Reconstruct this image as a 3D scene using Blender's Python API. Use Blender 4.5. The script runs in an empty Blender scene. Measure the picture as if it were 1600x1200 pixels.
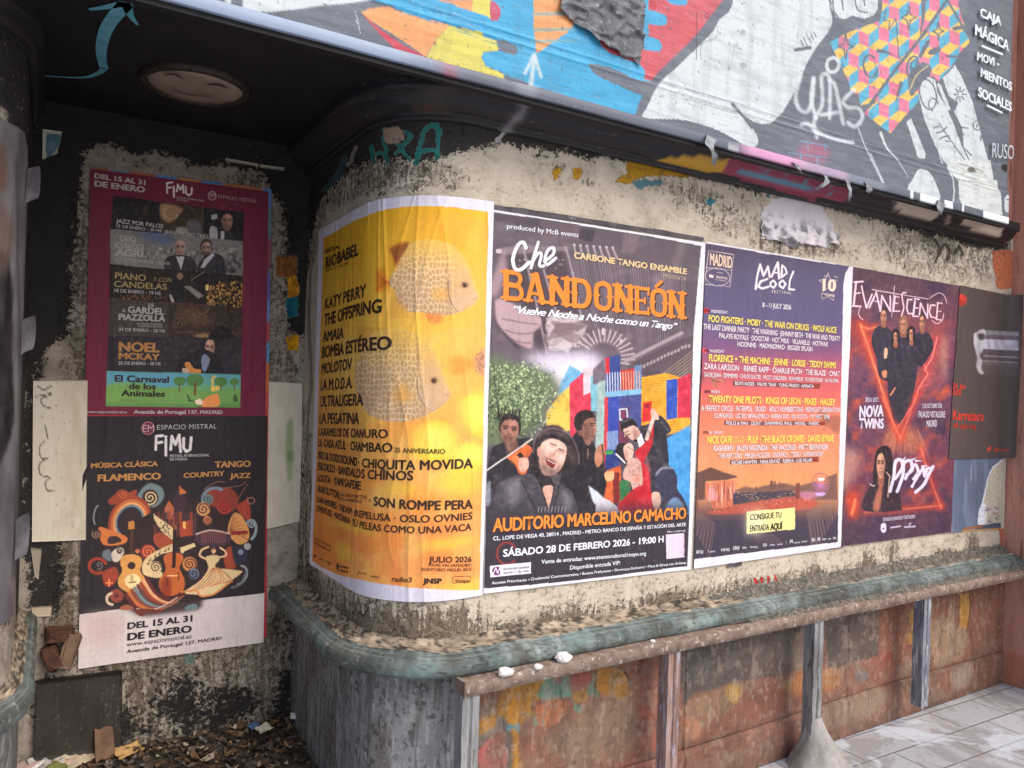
import bpy, bmesh, math, random
import numpy as np
from mathutils import Matrix, Vector

scene = bpy.context.scene
COL = scene.collection
R = math.radians
random.seed(7)

# ---------------------------------------------------------------- camera
CAM_F, CAM_D, CAM_H = 1184.1, 2.3772, 1.7257
YAW, PITCH, ROLL = R(31.365), R(-0.080), R(1.8166)
_fw = np.array([math.sin(YAW)*math.cos(PITCH), math.cos(YAW)*math.cos(PITCH), math.sin(PITCH)])
_r0 = np.array([math.cos(YAW), -math.sin(YAW), 0.0])
_u0 = np.cross(_r0, _fw)
CR = _r0*math.cos(ROLL) + _u0*math.sin(ROLL)
CU = -_r0*math.sin(ROLL) + _u0*math.cos(ROLL)
CP = np.array([0.0, -CAM_D, CAM_H])
cam = bpy.data.cameras.new('camera')
cam.sensor_width = 36.0
cam.lens = CAM_F/1600*36.0
cam.clip_start = 0.05
cam.clip_end = 500
cam_o = bpy.data.objects.new('camera', cam)
COL.objects.link(cam_o)
M = Matrix(((CR[0], CU[0], -_fw[0], CP[0]), (CR[1], CU[1], -_fw[1], CP[1]), (CR[2], CU[2], -_fw[2], CP[2]), (0, 0, 0, 1)))
cam_o.matrix_world = M
scene.camera = cam_o

# ---------------------------------------------------------------- world, sun, exposure
SUN_EL, SUN_AZ = 48.0, 158.0          # azimuth clockwise from +y (the wall faces 180)
world = bpy.data.worlds.new('World')
scene.world = world
world.use_nodes = True
wn = world.node_tree.nodes
sky = wn.new('ShaderNodeTexSky')
sky.sky_type = 'NISHITA'
sky.sun_disc = False
sky.sun_elevation = R(SUN_EL)
sky.sun_rotation = R(SUN_AZ)
sky.air_density = 1.0
sky.dust_density = 4.0
sky.ozone_density = 1.0
world.node_tree.links.new(sky.outputs[0], wn['Background'].inputs[0])
wn['Background'].inputs[1].default_value = 0.15
sl = bpy.data.lights.new('sun', 'SUN')
sl.energy = 1.0
sl.angle = R(38)
sl.color = (1.0, 0.97, 0.93)
so = bpy.data.objects.new('sun', sl)
COL.objects.link(so)
_az = R(SUN_AZ)
_sd = Vector((math.sin(_az)*math.cos(R(SUN_EL)), math.cos(_az)*math.cos(R(SUN_EL)), math.sin(R(SUN_EL))))
so.rotation_euler = (-_sd).to_track_quat('-Z', 'Y').to_euler()
scene.view_settings.view_transform = 'Standard'
scene.view_settings.look = 'None'
scene.view_settings.gamma = 1
scene.view_settings.exposure = 0.55
scene.cycles.max_bounces = 6

# ---------------------------------------------------------------- helpers: numbers
def lin(c):
    c = np.clip(np.asarray(c, float), 0, 1)
    return np.where(c <= 0.04045, c/12.92, ((c+0.055)/1.055)**2.4)

def L(r, g, b):
    v = lin(np.array([r, g, b])/255.0)
    return (float(v[0]), float(v[1]), float(v[2]), 1.0)

def hash2(ix, iy, seed):
    n = (ix.astype(np.int64)*374761393 + iy.astype(np.int64)*668265263 + seed*1442695041) & 0x7fffffff
    n = ((n ^ (n >> 13))*1274126177) & 0x7fffffff
    n = n ^ (n >> 16)
    return (n & 0xffff)/65535.0

def vnoise(x, y, seed=0):
    x = np.asarray(x, float); y = np.asarray(y, float)
    ix = np.floor(x); iy = np.floor(y)
    fx = x-ix; fy = y-iy
    fx = fx*fx*(3-2*fx); fy = fy*fy*(3-2*fy)
    a = hash2(ix, iy, seed); b = hash2(ix+1, iy, seed)
    c = hash2(ix, iy+1, seed); d = hash2(ix+1, iy+1, seed)
    return (a*(1-fx)+b*fx)*(1-fy) + (c*(1-fx)+d*fx)*fy

def fbm(x, y, seed=0, o=4):
    t = 0; a = 0.5; s = 0
    for k in range(o):
        t = t + a*vnoise(x*2**k, y*2**k, seed+k*17); s += a; a *= 0.55
    return t/s

def worley(x, y, seed=0):
    ix = np.floor(x); iy = np.floor(y)
    d1 = np.full(x.shape, 9.0); d2 = np.full(x.shape, 9.0)
    for dx in (-1, 0, 1):
        for dy in (-1, 0, 1):
            cx = ix+dx; cy = iy+dy
            px = cx+0.15+0.7*hash2(cx, cy, seed); py = cy+0.15+0.7*hash2(cx, cy, seed+5)
            d = np.hypot(x-px, y-py)
            d2 = np.where(d < d1, d1, np.minimum(d2, d)); d1 = np.minimum(d1, d)
    return d1, d2

# drawing frame: the elevation drawing the prints and stains were measured in
def to_frame(P):
    D = np.asarray(P, float)-CP
    z = D@_fw
    z = np.where(z < 0.05, 0.05, z)
    return 800+CAM_F*(D@CR)/z, 600-CAM_F*(D@CU)/z

def ray(px, py):
    return _fw + CR*(px-800)/CAM_F - CU*(py-600)/CAM_F

# ---------------------------------------------------------------- the plan of the wall
XS, RAD, DEPTH = 1.28, 0.30, 1.05
ARC = RAD*math.pi/2
MIR = XS-RAD-0.08                              # the far column mirrors this one
XRET = XS-RAD                                   # face of the return wall of the recess

def prof(s, off=0.0):
    """plan of the shop wall: straight, quarter round corner, return into the recess. s runs along the face"""
    s = np.asarray(s, float); t = np.clip((XS-s)/RAD, 0, math.pi/2)
    back = np.clip(XS-ARC-s, 0, None)
    r = RAD+off
    x = np.where(s >= XS, s, XS-r*np.sin(t))
    y = np.where(s >= XS, -off, RAD-r*np.cos(t)+back)
    return x, y

def wall_pt(s, z, off=0.0):
    x, y = prof(s, off)
    return np.stack([x, y, np.broadcast_to(z, x.shape)], -1)

def mir_pt(s, z, off=0.0):
    x, y = prof(s, off)
    return np.stack([MIR-x, y, np.broadcast_to(z, x.shape)], -1)

def flat_pt(y0):
    def f(s, z, off=0.0):
        s = np.asarray(s, float)
        return np.stack([s, np.broadcast_to(y0-off, s.shape), np.broadcast_to(z, s.shape)], -1)
    return f

_S = np.arange(-0.3, 5.6, 0.002)
def hit_wall(px, py, pt=wall_pt):
    P = pt(_S, 0.0); D = ray(px, py)
    cr = (P[:, 0]-CP[0])*D[1]-(P[:, 1]-CP[1])*D[0]
    k = np.where(cr[:-1]*cr[1:] <= 0)[0]
    best = None
    for i in k:
        w = cr[i]/(cr[i]-cr[i+1]+1e-12); s = _S[i]+w*(_S[i+1]-_S[i])
        q = pt(np.array([s]), 0.0)[0]
        t = ((q[0]-CP[0])*D[0]+(q[1]-CP[1])*D[1])/(D[0]**2+D[1]**2)
        if t > 0 and (best is None or t < best[0]):
            best = (t, s, CP[2]+t*D[2])
    return (best[1], best[2]) if best else (5.0, 1.5)

def hit_y(px, py, y):
    D = ray(px, py); t = (y-CP[1])/D[1]
    return CP[0]+t*D[0], CP[2]+t*D[2]

def hit_z(px, py, z):
    D = ray(px, py); t = (z-CP[2])/D[2]
    return CP[0]+t*D[0], CP[1]+t*D[1]

# ---------------------------------------------------------------- helpers: objects
def tag(o, label=None, cat=None, group=None, kind=None):
    if label: o['label'] = label
    if cat: o['category'] = cat
    if group: o['group'] = group
    if kind: o['kind'] = kind
    return o

def empty(name, loc, label, cat, group=None):
    o = bpy.data.objects.new(name, None)
    COL.objects.link(o); o.location = loc
    return tag(o, label, cat, group)

def link(name, me, mat=None, parent=None):
    o = bpy.data.objects.new(name, me); COL.objects.link(o)
    for m in (mat if isinstance(mat, (list, tuple)) else [mat]):
        if m: me.materials.append(m)
    if parent:
        o.parent = parent
        o.matrix_parent_inverse = Matrix.Translation(-Vector(parent.location))
    return o

def from_bm(name, bm, mat, parent=None, smooth=False):
    me = bpy.data.meshes.new(name)
    bmesh.ops.recalc_face_normals(bm, faces=bm.faces)
    bm.to_mesh(me); bm.free()
    if smooth: me.shade_smooth()
    return link(name, me, mat, parent)

def raw_mesh(name, V, F, uv=None, smooth=True):
    """V (n,3) array, F (m,4) array of quads"""
    me = bpy.data.meshes.new(name)
    n = len(V); m = len(F); k = F.shape[1]
    me.vertices.add(n); me.vertices.foreach_set('co', np.ascontiguousarray(V, np.float32).ravel())
    me.loops.add(m*k); me.loops.foreach_set('vertex_index', F.astype(np.int32).ravel())
    me.polygons.add(m)
    me.polygons.foreach_set('loop_start', np.arange(0, m*k, k, dtype=np.int32))
    if uv is not None:
        u = me.uv_layers.new(name='metres')
        u.data.foreach_set('uv', np.ascontiguousarray(uv[F.ravel()], np.float32).ravel())
    me.update(calc_edges=True)
    if smooth: me.shade_smooth()
    return me

def grid_faces(H, W):
    i = np.arange(H*W).reshape(H, W)
    return np.stack([i[:-1, :-1], i[:-1, 1:], i[1:, 1:], i[1:, :-1]], -1).reshape(-1, 4)

def set_col(me, name, rgba):
    a = me.color_attributes.new(name=name, type='FLOAT_COLOR', domain='POINT')
    a.data.foreach_set('color', np.ascontiguousarray(rgba, np.float32).ravel())

def bm_box(bm, x0, x1, y0, y1, z0, z1, bev=0.0):
    v = [bm.verts.new(p) for p in ((x0, y0, z0), (x1, y0, z0), (x1, y1, z0), (x0, y1, z0), (x0, y0, z1), (x1, y0, z1), (x1, y1, z1), (x0, y1, z1))]
    fs = [bm.faces.new([v[i] for i in q]) for q in ((0, 3, 2, 1), (4, 5, 6, 7), (0, 1, 5, 4), (1, 2, 6, 5), (2, 3, 7, 6), (3, 0, 4, 7))]
    if bev:
        es = {e for f in fs for e in f.edges}
        bmesh.ops.bevel(bm, geom=list(es), offset=bev, segments=2, affect='EDGES', profile=0.6)

# ---------------------------------------------------------------- helpers: painting on a grid of vertices
def catmull(pts, closed=True, n=6):
    p = np.array(pts, float); N = len(p); out = []
    rng = range(N if closed else N-1)
    for i in rng:
        if closed: a, b, c, d = p[(i-1) % N], p[i], p[(i+1) % N], p[(i+2) % N]
        else: a, b, c, d = p[max(i-1, 0)], p[i], p[i+1], p[min(i+2, N-1)]
        for k in range(n):
            t = k/n
            out.append(0.5*((2*b)+(c-a)*t+(2*a-5*b+4*c-d)*t*t+(3*b-a-3*c+d)*t**3))
    if not closed: out.append(p[-1])
    return np.array(out)

def gblur(m, sy, sx):
    for ax, s in ((0, sy), (1, sx)):
        if s < 0.3: continue
        r = int(2.5*s)+1; k = np.exp(-0.5*(np.arange(-r, r+1)/s)**2); k /= k.sum()
        pad = [(0, 0), (0, 0)]; pad[ax] = (r, r)
        q = np.pad(m, pad, mode='edge'); o = np.zeros_like(m)
        n = m.shape[ax]
        for i, w in enumerate(k):
            o += w*(q[i:i+n, :] if ax == 0 else q[:, i:i+n])
        m = o
    return m

class Print:
    """ink on a sheet: colours held per vertex of the sheet's grid, drawn in the elevation drawing's units"""
    def __init__(self, P, base):
        self.H, self.W = P.shape[:2]
        self.X, self.Y = to_frame(P.reshape(-1, 3))
        self.X = self.X.reshape(self.H, self.W); self.Y = self.Y.reshape(self.H, self.W)
        self.c = np.zeros((self.H, self.W, 3)) + np.array(base, float)
        self.a = np.zeros((self.H, self.W))
        gx = np.median(np.abs(np.diff(self.X, axis=1))); gy = np.median(np.abs(np.diff(self.Y, axis=0)))
        self.gx, self.gy = max(gx, 1e-3), max(gy, 1e-3)
        self.t = (0, 0, 1.0)
        self.clipm = None
    def crop(self, ox, oy, k):
        self.t = (ox, oy, k); return self
    def tp(self, pts):
        p = np.array(pts, float).reshape(-1, 2)
        return np.stack([self.t[0]+p[:, 0]/self.t[2], self.t[1]+p[:, 1]/self.t[2]], -1)
    def lx(self):
        return (self.X-self.t[0])*self.t[2], (self.Y-self.t[1])*self.t[2]
    def _win(self, x0, y0, x1, y1, pad):
        q = (self.X >= x0-pad) & (self.X <= x1+pad) & (self.Y >= y0-pad) & (self.Y <= y1+pad)
        r = np.where(q.any(1))[0]; c = np.where(q.any(0))[0]
        if len(r) == 0 or len(c) == 0: return None
        return slice(r[0], r[-1]+1), slice(c[0], c[-1]+1)
    def mask(self, pts, pad=1, blur=0):
        """pts already in frame units"""
        w = self._win(pts[:, 0].min(), pts[:, 1].min(), pts[:, 0].max(), pts[:, 1].max(), pad+3*blur)
        if w is None: return None, None
        X, Y = self.X[w], self.Y[w]; m = np.zeros(X.shape, bool)
        q = np.roll(pts, -1, 0)
        for (ax, ay), (bx, by) in zip(pts, q):
            if ay == by: continue
            m ^= ((ay <= Y) != (by <= Y)) & (X < ax+(Y-ay)*(bx-ax)/(by-ay))
        return w, m.astype(float)
    def put(self, w, m, col, a, blur=0):
        if w is None: return
        if blur: m = gblur(m, blur/self.gy, blur/self.gx)
        if self.clipm is not None: m = m*self.clipm[w]
        m = m*a
        c = np.array(col, float)
        self.c[w] = self.c[w]*(1-m[..., None]) + c*m[..., None]
        self.a[w] = self.a[w]*(1-m)+m
    def poly(self, pts, col, a=1.0, blur=0, sm=False, n=6):
        p = catmull(pts, True, n) if sm else np.array(pts, float)
        b = blur/self.t[2]
        w, m = self.mask(self.tp(p), 1, b)
        self.put(w, m if m is not None else None, col, a, b)
    def blob(self, pts, col, a=1.0, blur=0):
        self.poly(pts, col, a, blur, True)
    def ell(self, cx, cy, rx, ry, col, a=1.0, blur=0, rot=0):
        t = np.linspace(0, 2*math.pi, 28, endpoint=False); c, s = math.cos(R(rot)), math.sin(R(rot))
        x = rx*np.cos(t); y = ry*np.sin(t)
        self.poly(np.stack([cx+c*x-s*y, cy+s*x+c*y], -1), col, a, blur)
    def line(self, pts, wd, col, a=1.0, blur=0, sm=False, taper=False):
        p = catmull(pts, False, 6) if sm else np.array(pts, float)
        p = self.tp(p); wd = wd/self.t[2]/2; b = blur/self.t[2]
        w = self._win(p[:, 0].min(), p[:, 1].min(), p[:, 0].max(), p[:, 1].max(), wd+1+3*b)
        if w is None: return
        X, Y = self.X[w], self.Y[w]; m = np.zeros(X.shape); N = len(p)-1
        soft = 0.35*min(self.gx, self.gy)+0.25
        for i in range(N):
            (ax, ay), (bx, by) = p[i], p[i+1]
            dx, dy = bx-ax, by-ay; l2 = dx*dx+dy*dy+1e-9
            t = np.clip(((X-ax)*dx+(Y-ay)*dy)/l2, 0, 1)
            d = np.hypot(X-ax-t*dx, Y-ay-t*dy)
            ww = wd
            if taper:
                u = (i+t)/N; ww = wd*(1-u*0.9)
            m = np.maximum(m, np.clip((ww-d)/soft+0.5, 0, 1))
        self.put(w, m, col, a, b)
    def ring(self, cx, cy, rx, ry, wd, col, a=1.0, rot=0, a0=0, a1=360):
        t = np.radians(np.linspace(a0, a1, 30)); c, s = math.cos(R(rot)), math.sin(R(rot))
        x = rx*np.cos(t); y = ry*np.sin(t)
        self.line(np.stack([cx+c*x-s*y, cy+s*x+c*y], -1), wd, col, a)
    def spiral(self, cx, cy, r, turns, wd, col, a=1.0, ph=0, d=1):
        t = np.linspace(0.12, 1, int(14*turns)+4)
        an = ph+d*t*turns*2*math.pi
        self.line(np.stack([cx+r*t*np.cos(an), cy+r*t*np.sin(an)], -1), wd, col, a)
    def all(self, f, a=1.0):
        """f(x, y) in crop units gives (colour, alpha) everywhere"""
        x, y = self.lx(); c, m = f(x, y)
        m = np.broadcast_to(m, x.shape)*a
        if self.clipm is not None: m = m*self.clipm
        self.c = self.c*(1-m[..., None]) + np.asarray(c)*m[..., None]
    def ramp_y(self, stops, a=1.0, m=1.0, axis=1):
        ys = [s[0] for s in stops]; cs = np.array([s[1] for s in stops], float)
        def f(x, y):
            v = y if axis else x
            return np.stack([np.interp(v, ys, cs[:, k]) for k in range(3)], -1), np.broadcast_to(m, x.shape)
        self.all(f, a)
    def roughen(self, amp, sc, seed=2):
        """ragged outlines: brush and flaking wander"""
        x, y = self.X.copy(), self.Y.copy()
        self.X = x+amp*2*(fbm(x/sc, y/sc, seed, 5)-0.5); self.Y = y+amp*2*(fbm(x/sc, y/sc, seed+40, 5)-0.5)
    def set_clip(self, pts=None, sm=False, blur=0):
        if pts is None: self.clipm = None; return
        p = catmull(pts) if sm else np.array(pts, float)
        w, m = self.mask(self.tp(p)); k = np.zeros((self.H, self.W))
        if w is not None: k[w] = m
        b = blur/self.t[2]
        if b: k = gblur(k, b/self.gy, b/self.gx)
        self.clipm = k
    def rgba(self, gain=1.0):
        c = lin(self.c/255.0)*gain
        return np.concatenate([c, np.ones(c.shape[:2]+(1,))], -1).reshape(-1, 4)

# ---------------------------------------------------------------- helpers: lettering
_tcache = {}
def glyphs(s, bold, shear=0.0, space=1.0):
    k = (s, shear, space)
    if k in _tcache: return _tcache[k]
    c = bpy.data.curves.new('letters', 'FONT'); c.body = s; c.shear = shear; c.space_character = space
    c.resolution_u = 3
    o = bpy.data.objects.new('letters', c); COL.objects.link(o)
    dg = bpy.context.evaluated_depsgraph_get()
    me = o.evaluated_get(dg).to_mesh(); me.calc_loop_triangles()
    V = np.zeros(len(me.vertices)*3, np.float32); me.vertices.foreach_get('co', V)
    T = np.zeros(len(me.loop_triangles)*3, np.int32); me.loop_triangles.foreach_get('vertices', T)
    o.evaluated_get(dg).to_mesh_clear()
    COL.objects.unlink(o); bpy.data.objects.remove(o); bpy.data.curves.remove(c)
    V = V.reshape(-1, 3)[:, :2]; T = T.reshape(-1, 3)
    if len(V):
        x0, x1 = V[:, 0].min(), V[:, 0].max()
        V = np.stack([(V[:, 0]-x0)/(x1-x0+1e-9), V[:, 1]], -1)
    else: x0 = x1 = 0
    _tcache[k] = (V, T, x1-x0); return V, T, x1-x0
_capV = glyphs('H', 0.0)[0]
CAPH = float(_capV[:, 1].max())

class Letters:
    def __init__(self, hit, pt, off):
        self.hit, self.pt, self.off = hit, pt, off
        self.V, self.F, self.M = [], [], []
        self.t = (0, 0, 1.0)
    def crop(self, ox, oy, k): self.t = (ox, oy, k); return self
    def p(self, q): return self.hit(self.t[0]+q[0]/self.t[2], self.t[1]+q[1]/self.t[2])
    def add(self, s, a, b, h, col, bold=0.012, shear=0.0, space=1.0, lift=0.0, rise=None):
        """baseline from a to b, capital height h, all in crop units"""
        V, T, wu = glyphs(s, 0.0, shear, space)
        if bold > 0 and len(V):                                # heavier weights: the strokes are struck several times
            e = 1.7*bold/wu; g = 1.1*bold; n = len(V); hits = ((0, 0), (2, 0), (1, g), (1, -g), (0.4, g*0.8), (1.6, g*0.8), (0.4, -g*0.8), (1.6, -g*0.8)) if bold > 0.009 else ((0, 0), (2, 0))
            V = np.concatenate([V*[1-2*e, 1]+[k*e, d] for k, d in hits]); T = np.concatenate([T+k*n for k in range(len(hits))]); lift = lift+np.repeat(np.arange(len(hits))*0.00006, n)
        if not len(V): return
        (s0, z0), (s1, z1), (s2, z2) = self.p(a), self.p(b), self.p((a[0], a[1]-h))
        hz = (z2-z0)/CAPH
        hz1 = hz if rise is None else (self.p((b[0], b[1]-rise))[1]-z1)/CAPH
        S = s0+(s1-s0)*V[:, 0]
        Z = z0+(z1-z0)*V[:, 0]+(hz+(hz1-hz)*V[:, 0])*V[:, 1]
        P = self.pt(S, Z, self.off+lift+wave(S, Z))
        self.V.append(P); self.F.append(T); self.M.append(tuple(col))
    def build(self, name, parent, rough=0.55):
        for V, F, c in zip(self.V, self.F, self.M):
            link(name, raw_mesh(name, V, F, smooth=False), ink(c, rough), parent)

def wave(s, z):
    """how the pasted paper lifts and cockles: metres off the wall"""
    s = np.asarray(s, float); z = np.asarray(z, float)
    a = np.clip(1-np.abs(fbm(s*11+z*0.8, z*1.0, 31, 2)-0.5)*9, 0, 1)**2        # long vertical cockles
    b = np.clip(1-np.abs(fbm(s*6-z*1.1, z*1.4, 53, 2)-0.5)*12, 0, 1)**2
    return 0.0028*a + 0.0022*b + 0.0012*vnoise(s*30, z*1.6, 5) + 0.0035*(fbm(s*1.7, z*1.1, 77, 2)-0.3)

# ---------------------------------------------------------------- materials
class NT:
    def __init__(self, name, rough=0.8):
        self.m = bpy.data.materials.new(name); self.m.use_nodes = True
        self.t = self.m.node_tree; self.n = self.t.nodes
        self.b = self.n['Principled BSDF']; self.b.inputs['Roughness'].default_value = rough
        self.b.inputs['Specular IOR Level'].default_value = 0.3
    def link(self, a, b): self.t.links.new(a, b)
    def _set(self, sock, v):
        if hasattr(v, 'is_linked') or hasattr(v, 'links'): self.link(v, sock)
        else: sock.default_value = v
    def uv(self): n = self.n.new('ShaderNodeUVMap'); n.uv_map = 'metres'; return n.outputs[0]
    def obj(self): return self.n.new('ShaderNodeTexCoord').outputs['Object']
    def geo(self): return self.n.new('ShaderNodeNewGeometry').outputs['Position']
    def scale(self, v, s):
        n = self.n.new('ShaderNodeMapping'); self.link(v, n.inputs[0]); n.inputs['Scale'].default_value = s; return n.outputs[0]
    def noise(self, v, sc, det=5, ro=0.6, dist=0.0):
        n = self.n.new('ShaderNodeTexNoise'); self.link(v, n.inputs['Vector'])
        n.inputs['Scale'].default_value = sc; n.inputs['Detail'].default_value = det
        n.inputs['Roughness'].default_value = ro; n.inputs['Distortion'].default_value = dist
        return n.outputs[0]
    def vor(self, v, sc, feature='F1', out=0):
        n = self.n.new('ShaderNodeTexVoronoi'); n.feature = feature; self.link(v, n.inputs['Vector']); n.inputs['Scale'].default_value = sc
        return n.outputs[out]
    def math(self, op, a, b=0.0, clamp=False):
        n = self.n.new('ShaderNodeMath'); n.operation = op; n.use_clamp = clamp
        self._set(n.inputs[0], a); self._set(n.inputs[1], b); return n.outputs[0]
    def step(self, v, lo, hi):
        n = self.n.new('ShaderNodeMapRange'); n.interpolation_type = 'SMOOTHSTEP'; self._set(n.inputs[0], v)
        n.inputs[1].default_value = lo; n.inputs[2].default_value = hi; return n.outputs[0]
    def mix(self, f, a, b, mode='MIX'):
        n = self.n.new('ShaderNodeMix'); n.data_type = 'RGBA'; n.blend_type = mode
        self._set(n.inputs[0], f); self._set(n.inputs[6], a); self._set(n.inputs[7], b); return n.outputs[2]
    def attr(self, name):
        n = self.n.new('ShaderNodeAttribute'); n.attribute_name = name; return n
    def sep(self, c):
        n = self.n.new('ShaderNodeSeparateColor'); self.link(c, n.inputs[0]); return n.outputs
    def color(self, c): self._set(self.b.inputs['Base Color'], c)
    def bump(self, h, dist=0.004, st=1.0):
        n = self.n.new('ShaderNodeBump'); self.link(h, n.inputs['Height']); n.inputs['Distance'].default_value = dist
        n.inputs['Strength'].default_value = st; self.link(n.outputs[0], self.b.inputs['Normal'])

_ink = {}
def ink(c, rough=0.55):
    k = (tuple(c), rough)
    if k not in _ink:
        t = NT('ink', rough)
        n = t.noise(t.geo(), 160, 3)
        base = L(*c); dk = tuple(v*0.8 for v in base[:3])+(1,)
        t.color(t.mix(t.step(n, 0.35, 0.7), base, dk)); _ink[k] = t.m
    return _ink[k]

def print_mat(name, rough=0.5, grime=0.14, streak=1.0, bump=0.0022, spec=0.18):
    t = NT(name, rough); t.b.inputs['Specular IOR Level'].default_value = spec
    u = t.uv(); c = t.attr('ink').outputs['Color']
    st = t.noise(t.scale(u, (70, 3.5, 1)), 1.0, 4, 0.6, 0.4)
    st2 = t.noise(t.scale(u, (260, 9, 1)), 1.0, 3, 0.6)
    n = t.noise(u, 60, 6, 0.65)
    f = t.math('MULTIPLY', t.step(t.math('ADD', n, t.math('MULTIPLY', st, 0.5)), 0.62, 1.0), grime)
    c2 = t.mix(f, c, (0.12, 0.10, 0.09, 1))
    f2 = t.math('MULTIPLY', t.step(st2, 0.66, 0.82), 0.10*streak)
    t.color(t.mix(f2, c2, (0.62, 0.60, 0.60, 1)))
    h = t.math('ADD', t.math('MULTIPLY', st, 0.9), t.math('ADD', t.math('MULTIPLY', st2, 0.10), t.math('MULTIPLY', n, 0.12)))
    t.bump(h, bump*streak, 0.8)
    return t.m

def surf_mat(name, c1, c2, sc=6.0, rough=0.8, bump=0.004, c3=None, k3=(0.6, 0.7), streak=False, metal=0.0, det=7):
    t = NT(name, rough); v = t.geo(); t.b.inputs['Metallic'].default_value = metal
    vv = t.scale(v, (1, 1, 0.12)) if streak else v
    a = t.noise(vv, sc, det, 0.65, 0.3); b = t.noise(v, sc*6, 5, 0.7)
    c = t.mix(t.step(a, 0.35, 0.66), c1, c2)
    if c3 is not None:
        d = t.noise(vv, sc*1.7+3.1, 8, 0.7, 0.6)
        c = t.mix(t.step(d, *k3), c, c3)
    t.color(t.mix(t.math('MULTIPLY', t.step(b, 0.5, 0.8), 0.45), c, tuple(x*0.45 for x in c1[:3])+(1,)))
    t.bump(t.math('ADD', a, t.math('MULTIPLY', b, 0.6)), bump)
    return t.m

def plaster_mat(name='plaster', base=(0.66, 0.58, 0.47, 1), base2=(0.54, 0.47, 0.37, 1)):
    t = NT(name, 0.9); u = t.uv()
    m = t.sep(t.attr('stain').outputs['Color']); ti = t.attr('tint')
    n1 = t.noise(u, 9, 9, 0.68, 0.5); n2 = t.noise(u, 48, 7, 0.7, 0.2); n3 = t.noise(u, 150, 4, 0.7)
    st = t.noise(t.scale(u, (42, 6, 1)), 1.0, 7, 0.7, 0.6)
    mul = lambda a, k: t.math('MULTIPLY', t.math('SUBTRACT', a, 0.5), k)
    add = lambda *v: v[0] if len(v) == 1 else t.math('ADD', v[0], add(*v[1:]))
    nz = add(mul(n1, 1.5), mul(n2, 2.0), mul(n3, 1.1))
    nz2 = add(mul(st, 1.9), mul(n2, 1.5), mul(n3, 1.3))
    c = t.mix(t.step(n1, 0.35, 0.65), base, base2)
    c = t.mix(t.math('MULTIPLY', t.step(add(n2, mul(n1, 0.8)), 0.53, 0.66), 0.40), c, tuple(v*0.66 for v in base2[:3])+(1,))
    c = t.mix(t.math('MULTIPLY', t.step(n3, 0.60, 0.70), 0.25), c, (0.28, 0.22, 0.16, 1))
    pit = t.step(add(n3, mul(n2, 1.0), mul(n1, 0.9)), 0.76, 0.82)
    c = t.mix(t.math('MULTIPLY', pit, 0.8), c, (0.05, 0.04, 0.03, 1))
    fl = t.step(t.math('ADD', m[2], nz), 0.42, 0.50)
    c = t.mix(fl, c, t.mix(t.step(n2, 0.4, 0.6), (0.56, 0.52, 0.44, 1), (0.34, 0.29, 0.22, 1)))
    ga = t.math('ADD', m[1], nz2); gr = t.step(ga, 0.37, 0.55)
    c = t.mix(t.math('MULTIPLY', gr, 0.9), c, t.mix(t.step(n3, 0.38, 0.62), (0.050, 0.038, 0.026, 1), (0.21, 0.155, 0.095, 1)))
    pe = t.noise(u, 15, 6, 0.62, 0.8); gate = t.step(add(m[1], mul(n1, 0.35)), 0.13, 0.22)      # edges of flaking coats
    crk = t.math('SUBTRACT', 1.0, t.step(t.math('ABSOLUTE', t.math('SUBTRACT', pe, 0.52)), 0.004, 0.020))
    c = t.mix(t.math('MULTIPLY', t.math('MULTIPLY', t.step(pe, 0.515, 0.525), gate), 0.45), c, (0.30, 0.25, 0.19, 1))
    c = t.mix(t.math('MULTIPLY', t.math('MULTIPLY', crk, gate), 0.85), c, (0.045, 0.036, 0.028, 1))
    sa = t.math('ADD', m[0], nz); so_ = t.math('MULTIPLY', t.step(sa, 0.42, 0.56), 0.96)
    c = t.mix(so_, c, t.mix(t.step(n3, 0.45, 0.7), (0.012, 0.012, 0.014, 1), (0.048, 0.046, 0.045, 1)))
    ta = t.step(t.math('ADD', ti.outputs['Alpha'], t.math('MULTIPLY', nz, 0.55)), 0.42, 0.55)
    c = t.mix(ta, c, t.mix(t.math('MULTIPLY', t.step(n2, 0.45, 0.7), 0.5), ti.outputs['Color'], (0.05, 0.045, 0.04, 1)))
    t.color(c)
    h = t.math('ADD', t.math('ADD', t.math('MULTIPLY', n2, 0.8), t.math('MULTIPLY', n3, 0.35)), t.math('ADD', t.math('MULTIPLY', gr, 0.35), t.math('MULTIPLY', so_, -0.5)))
    t.bump(h, 0.011, 0.9)
    return t.m

def painted_mat(name, rough=0.65, bump=0.003, wear=(0.45, 0.42, 0.38, 1), wk=0.25, streak=True, dirt=(0.05, 0.045, 0.04, 1), dk=0.35):
    """paint in the grid's colours with scuffs, dirt and brush ridges"""
    t = NT(name, rough); u = t.uv(); c = t.attr('ink').outputs['Color']
    n1 = t.noise(u, 7, 8, 0.68, 0.3); n2 = t.noise(u, 55, 6, 0.7); sv = (38, 4, 1) if streak else (4, 60, 1)
    st = t.noise(t.scale(u, sv), 1.0, 6, 0.7, 0.4)
    w = t.math('MULTIPLY', t.step(t.math('ADD', t.math('MULTIPLY', st, 0.6), t.math('MULTIPLY', n2, 0.6)), 0.66, 0.74), wk)
    c = t.mix(w, c, wear)
    d = t.math('MULTIPLY', t.step(t.math('ADD', t.math('MULTIPLY', n1, 0.6), t.math('MULTIPLY', st, 0.5)), 0.56, 0.78), dk)
    t.color(t.mix(d, c, dirt))
    t.bump(t.math('ADD', t.math('MULTIPLY', st, 0.7), t.math('MULTIPLY', n2, 0.6)), bump, 0.9)
    return t.m

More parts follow.
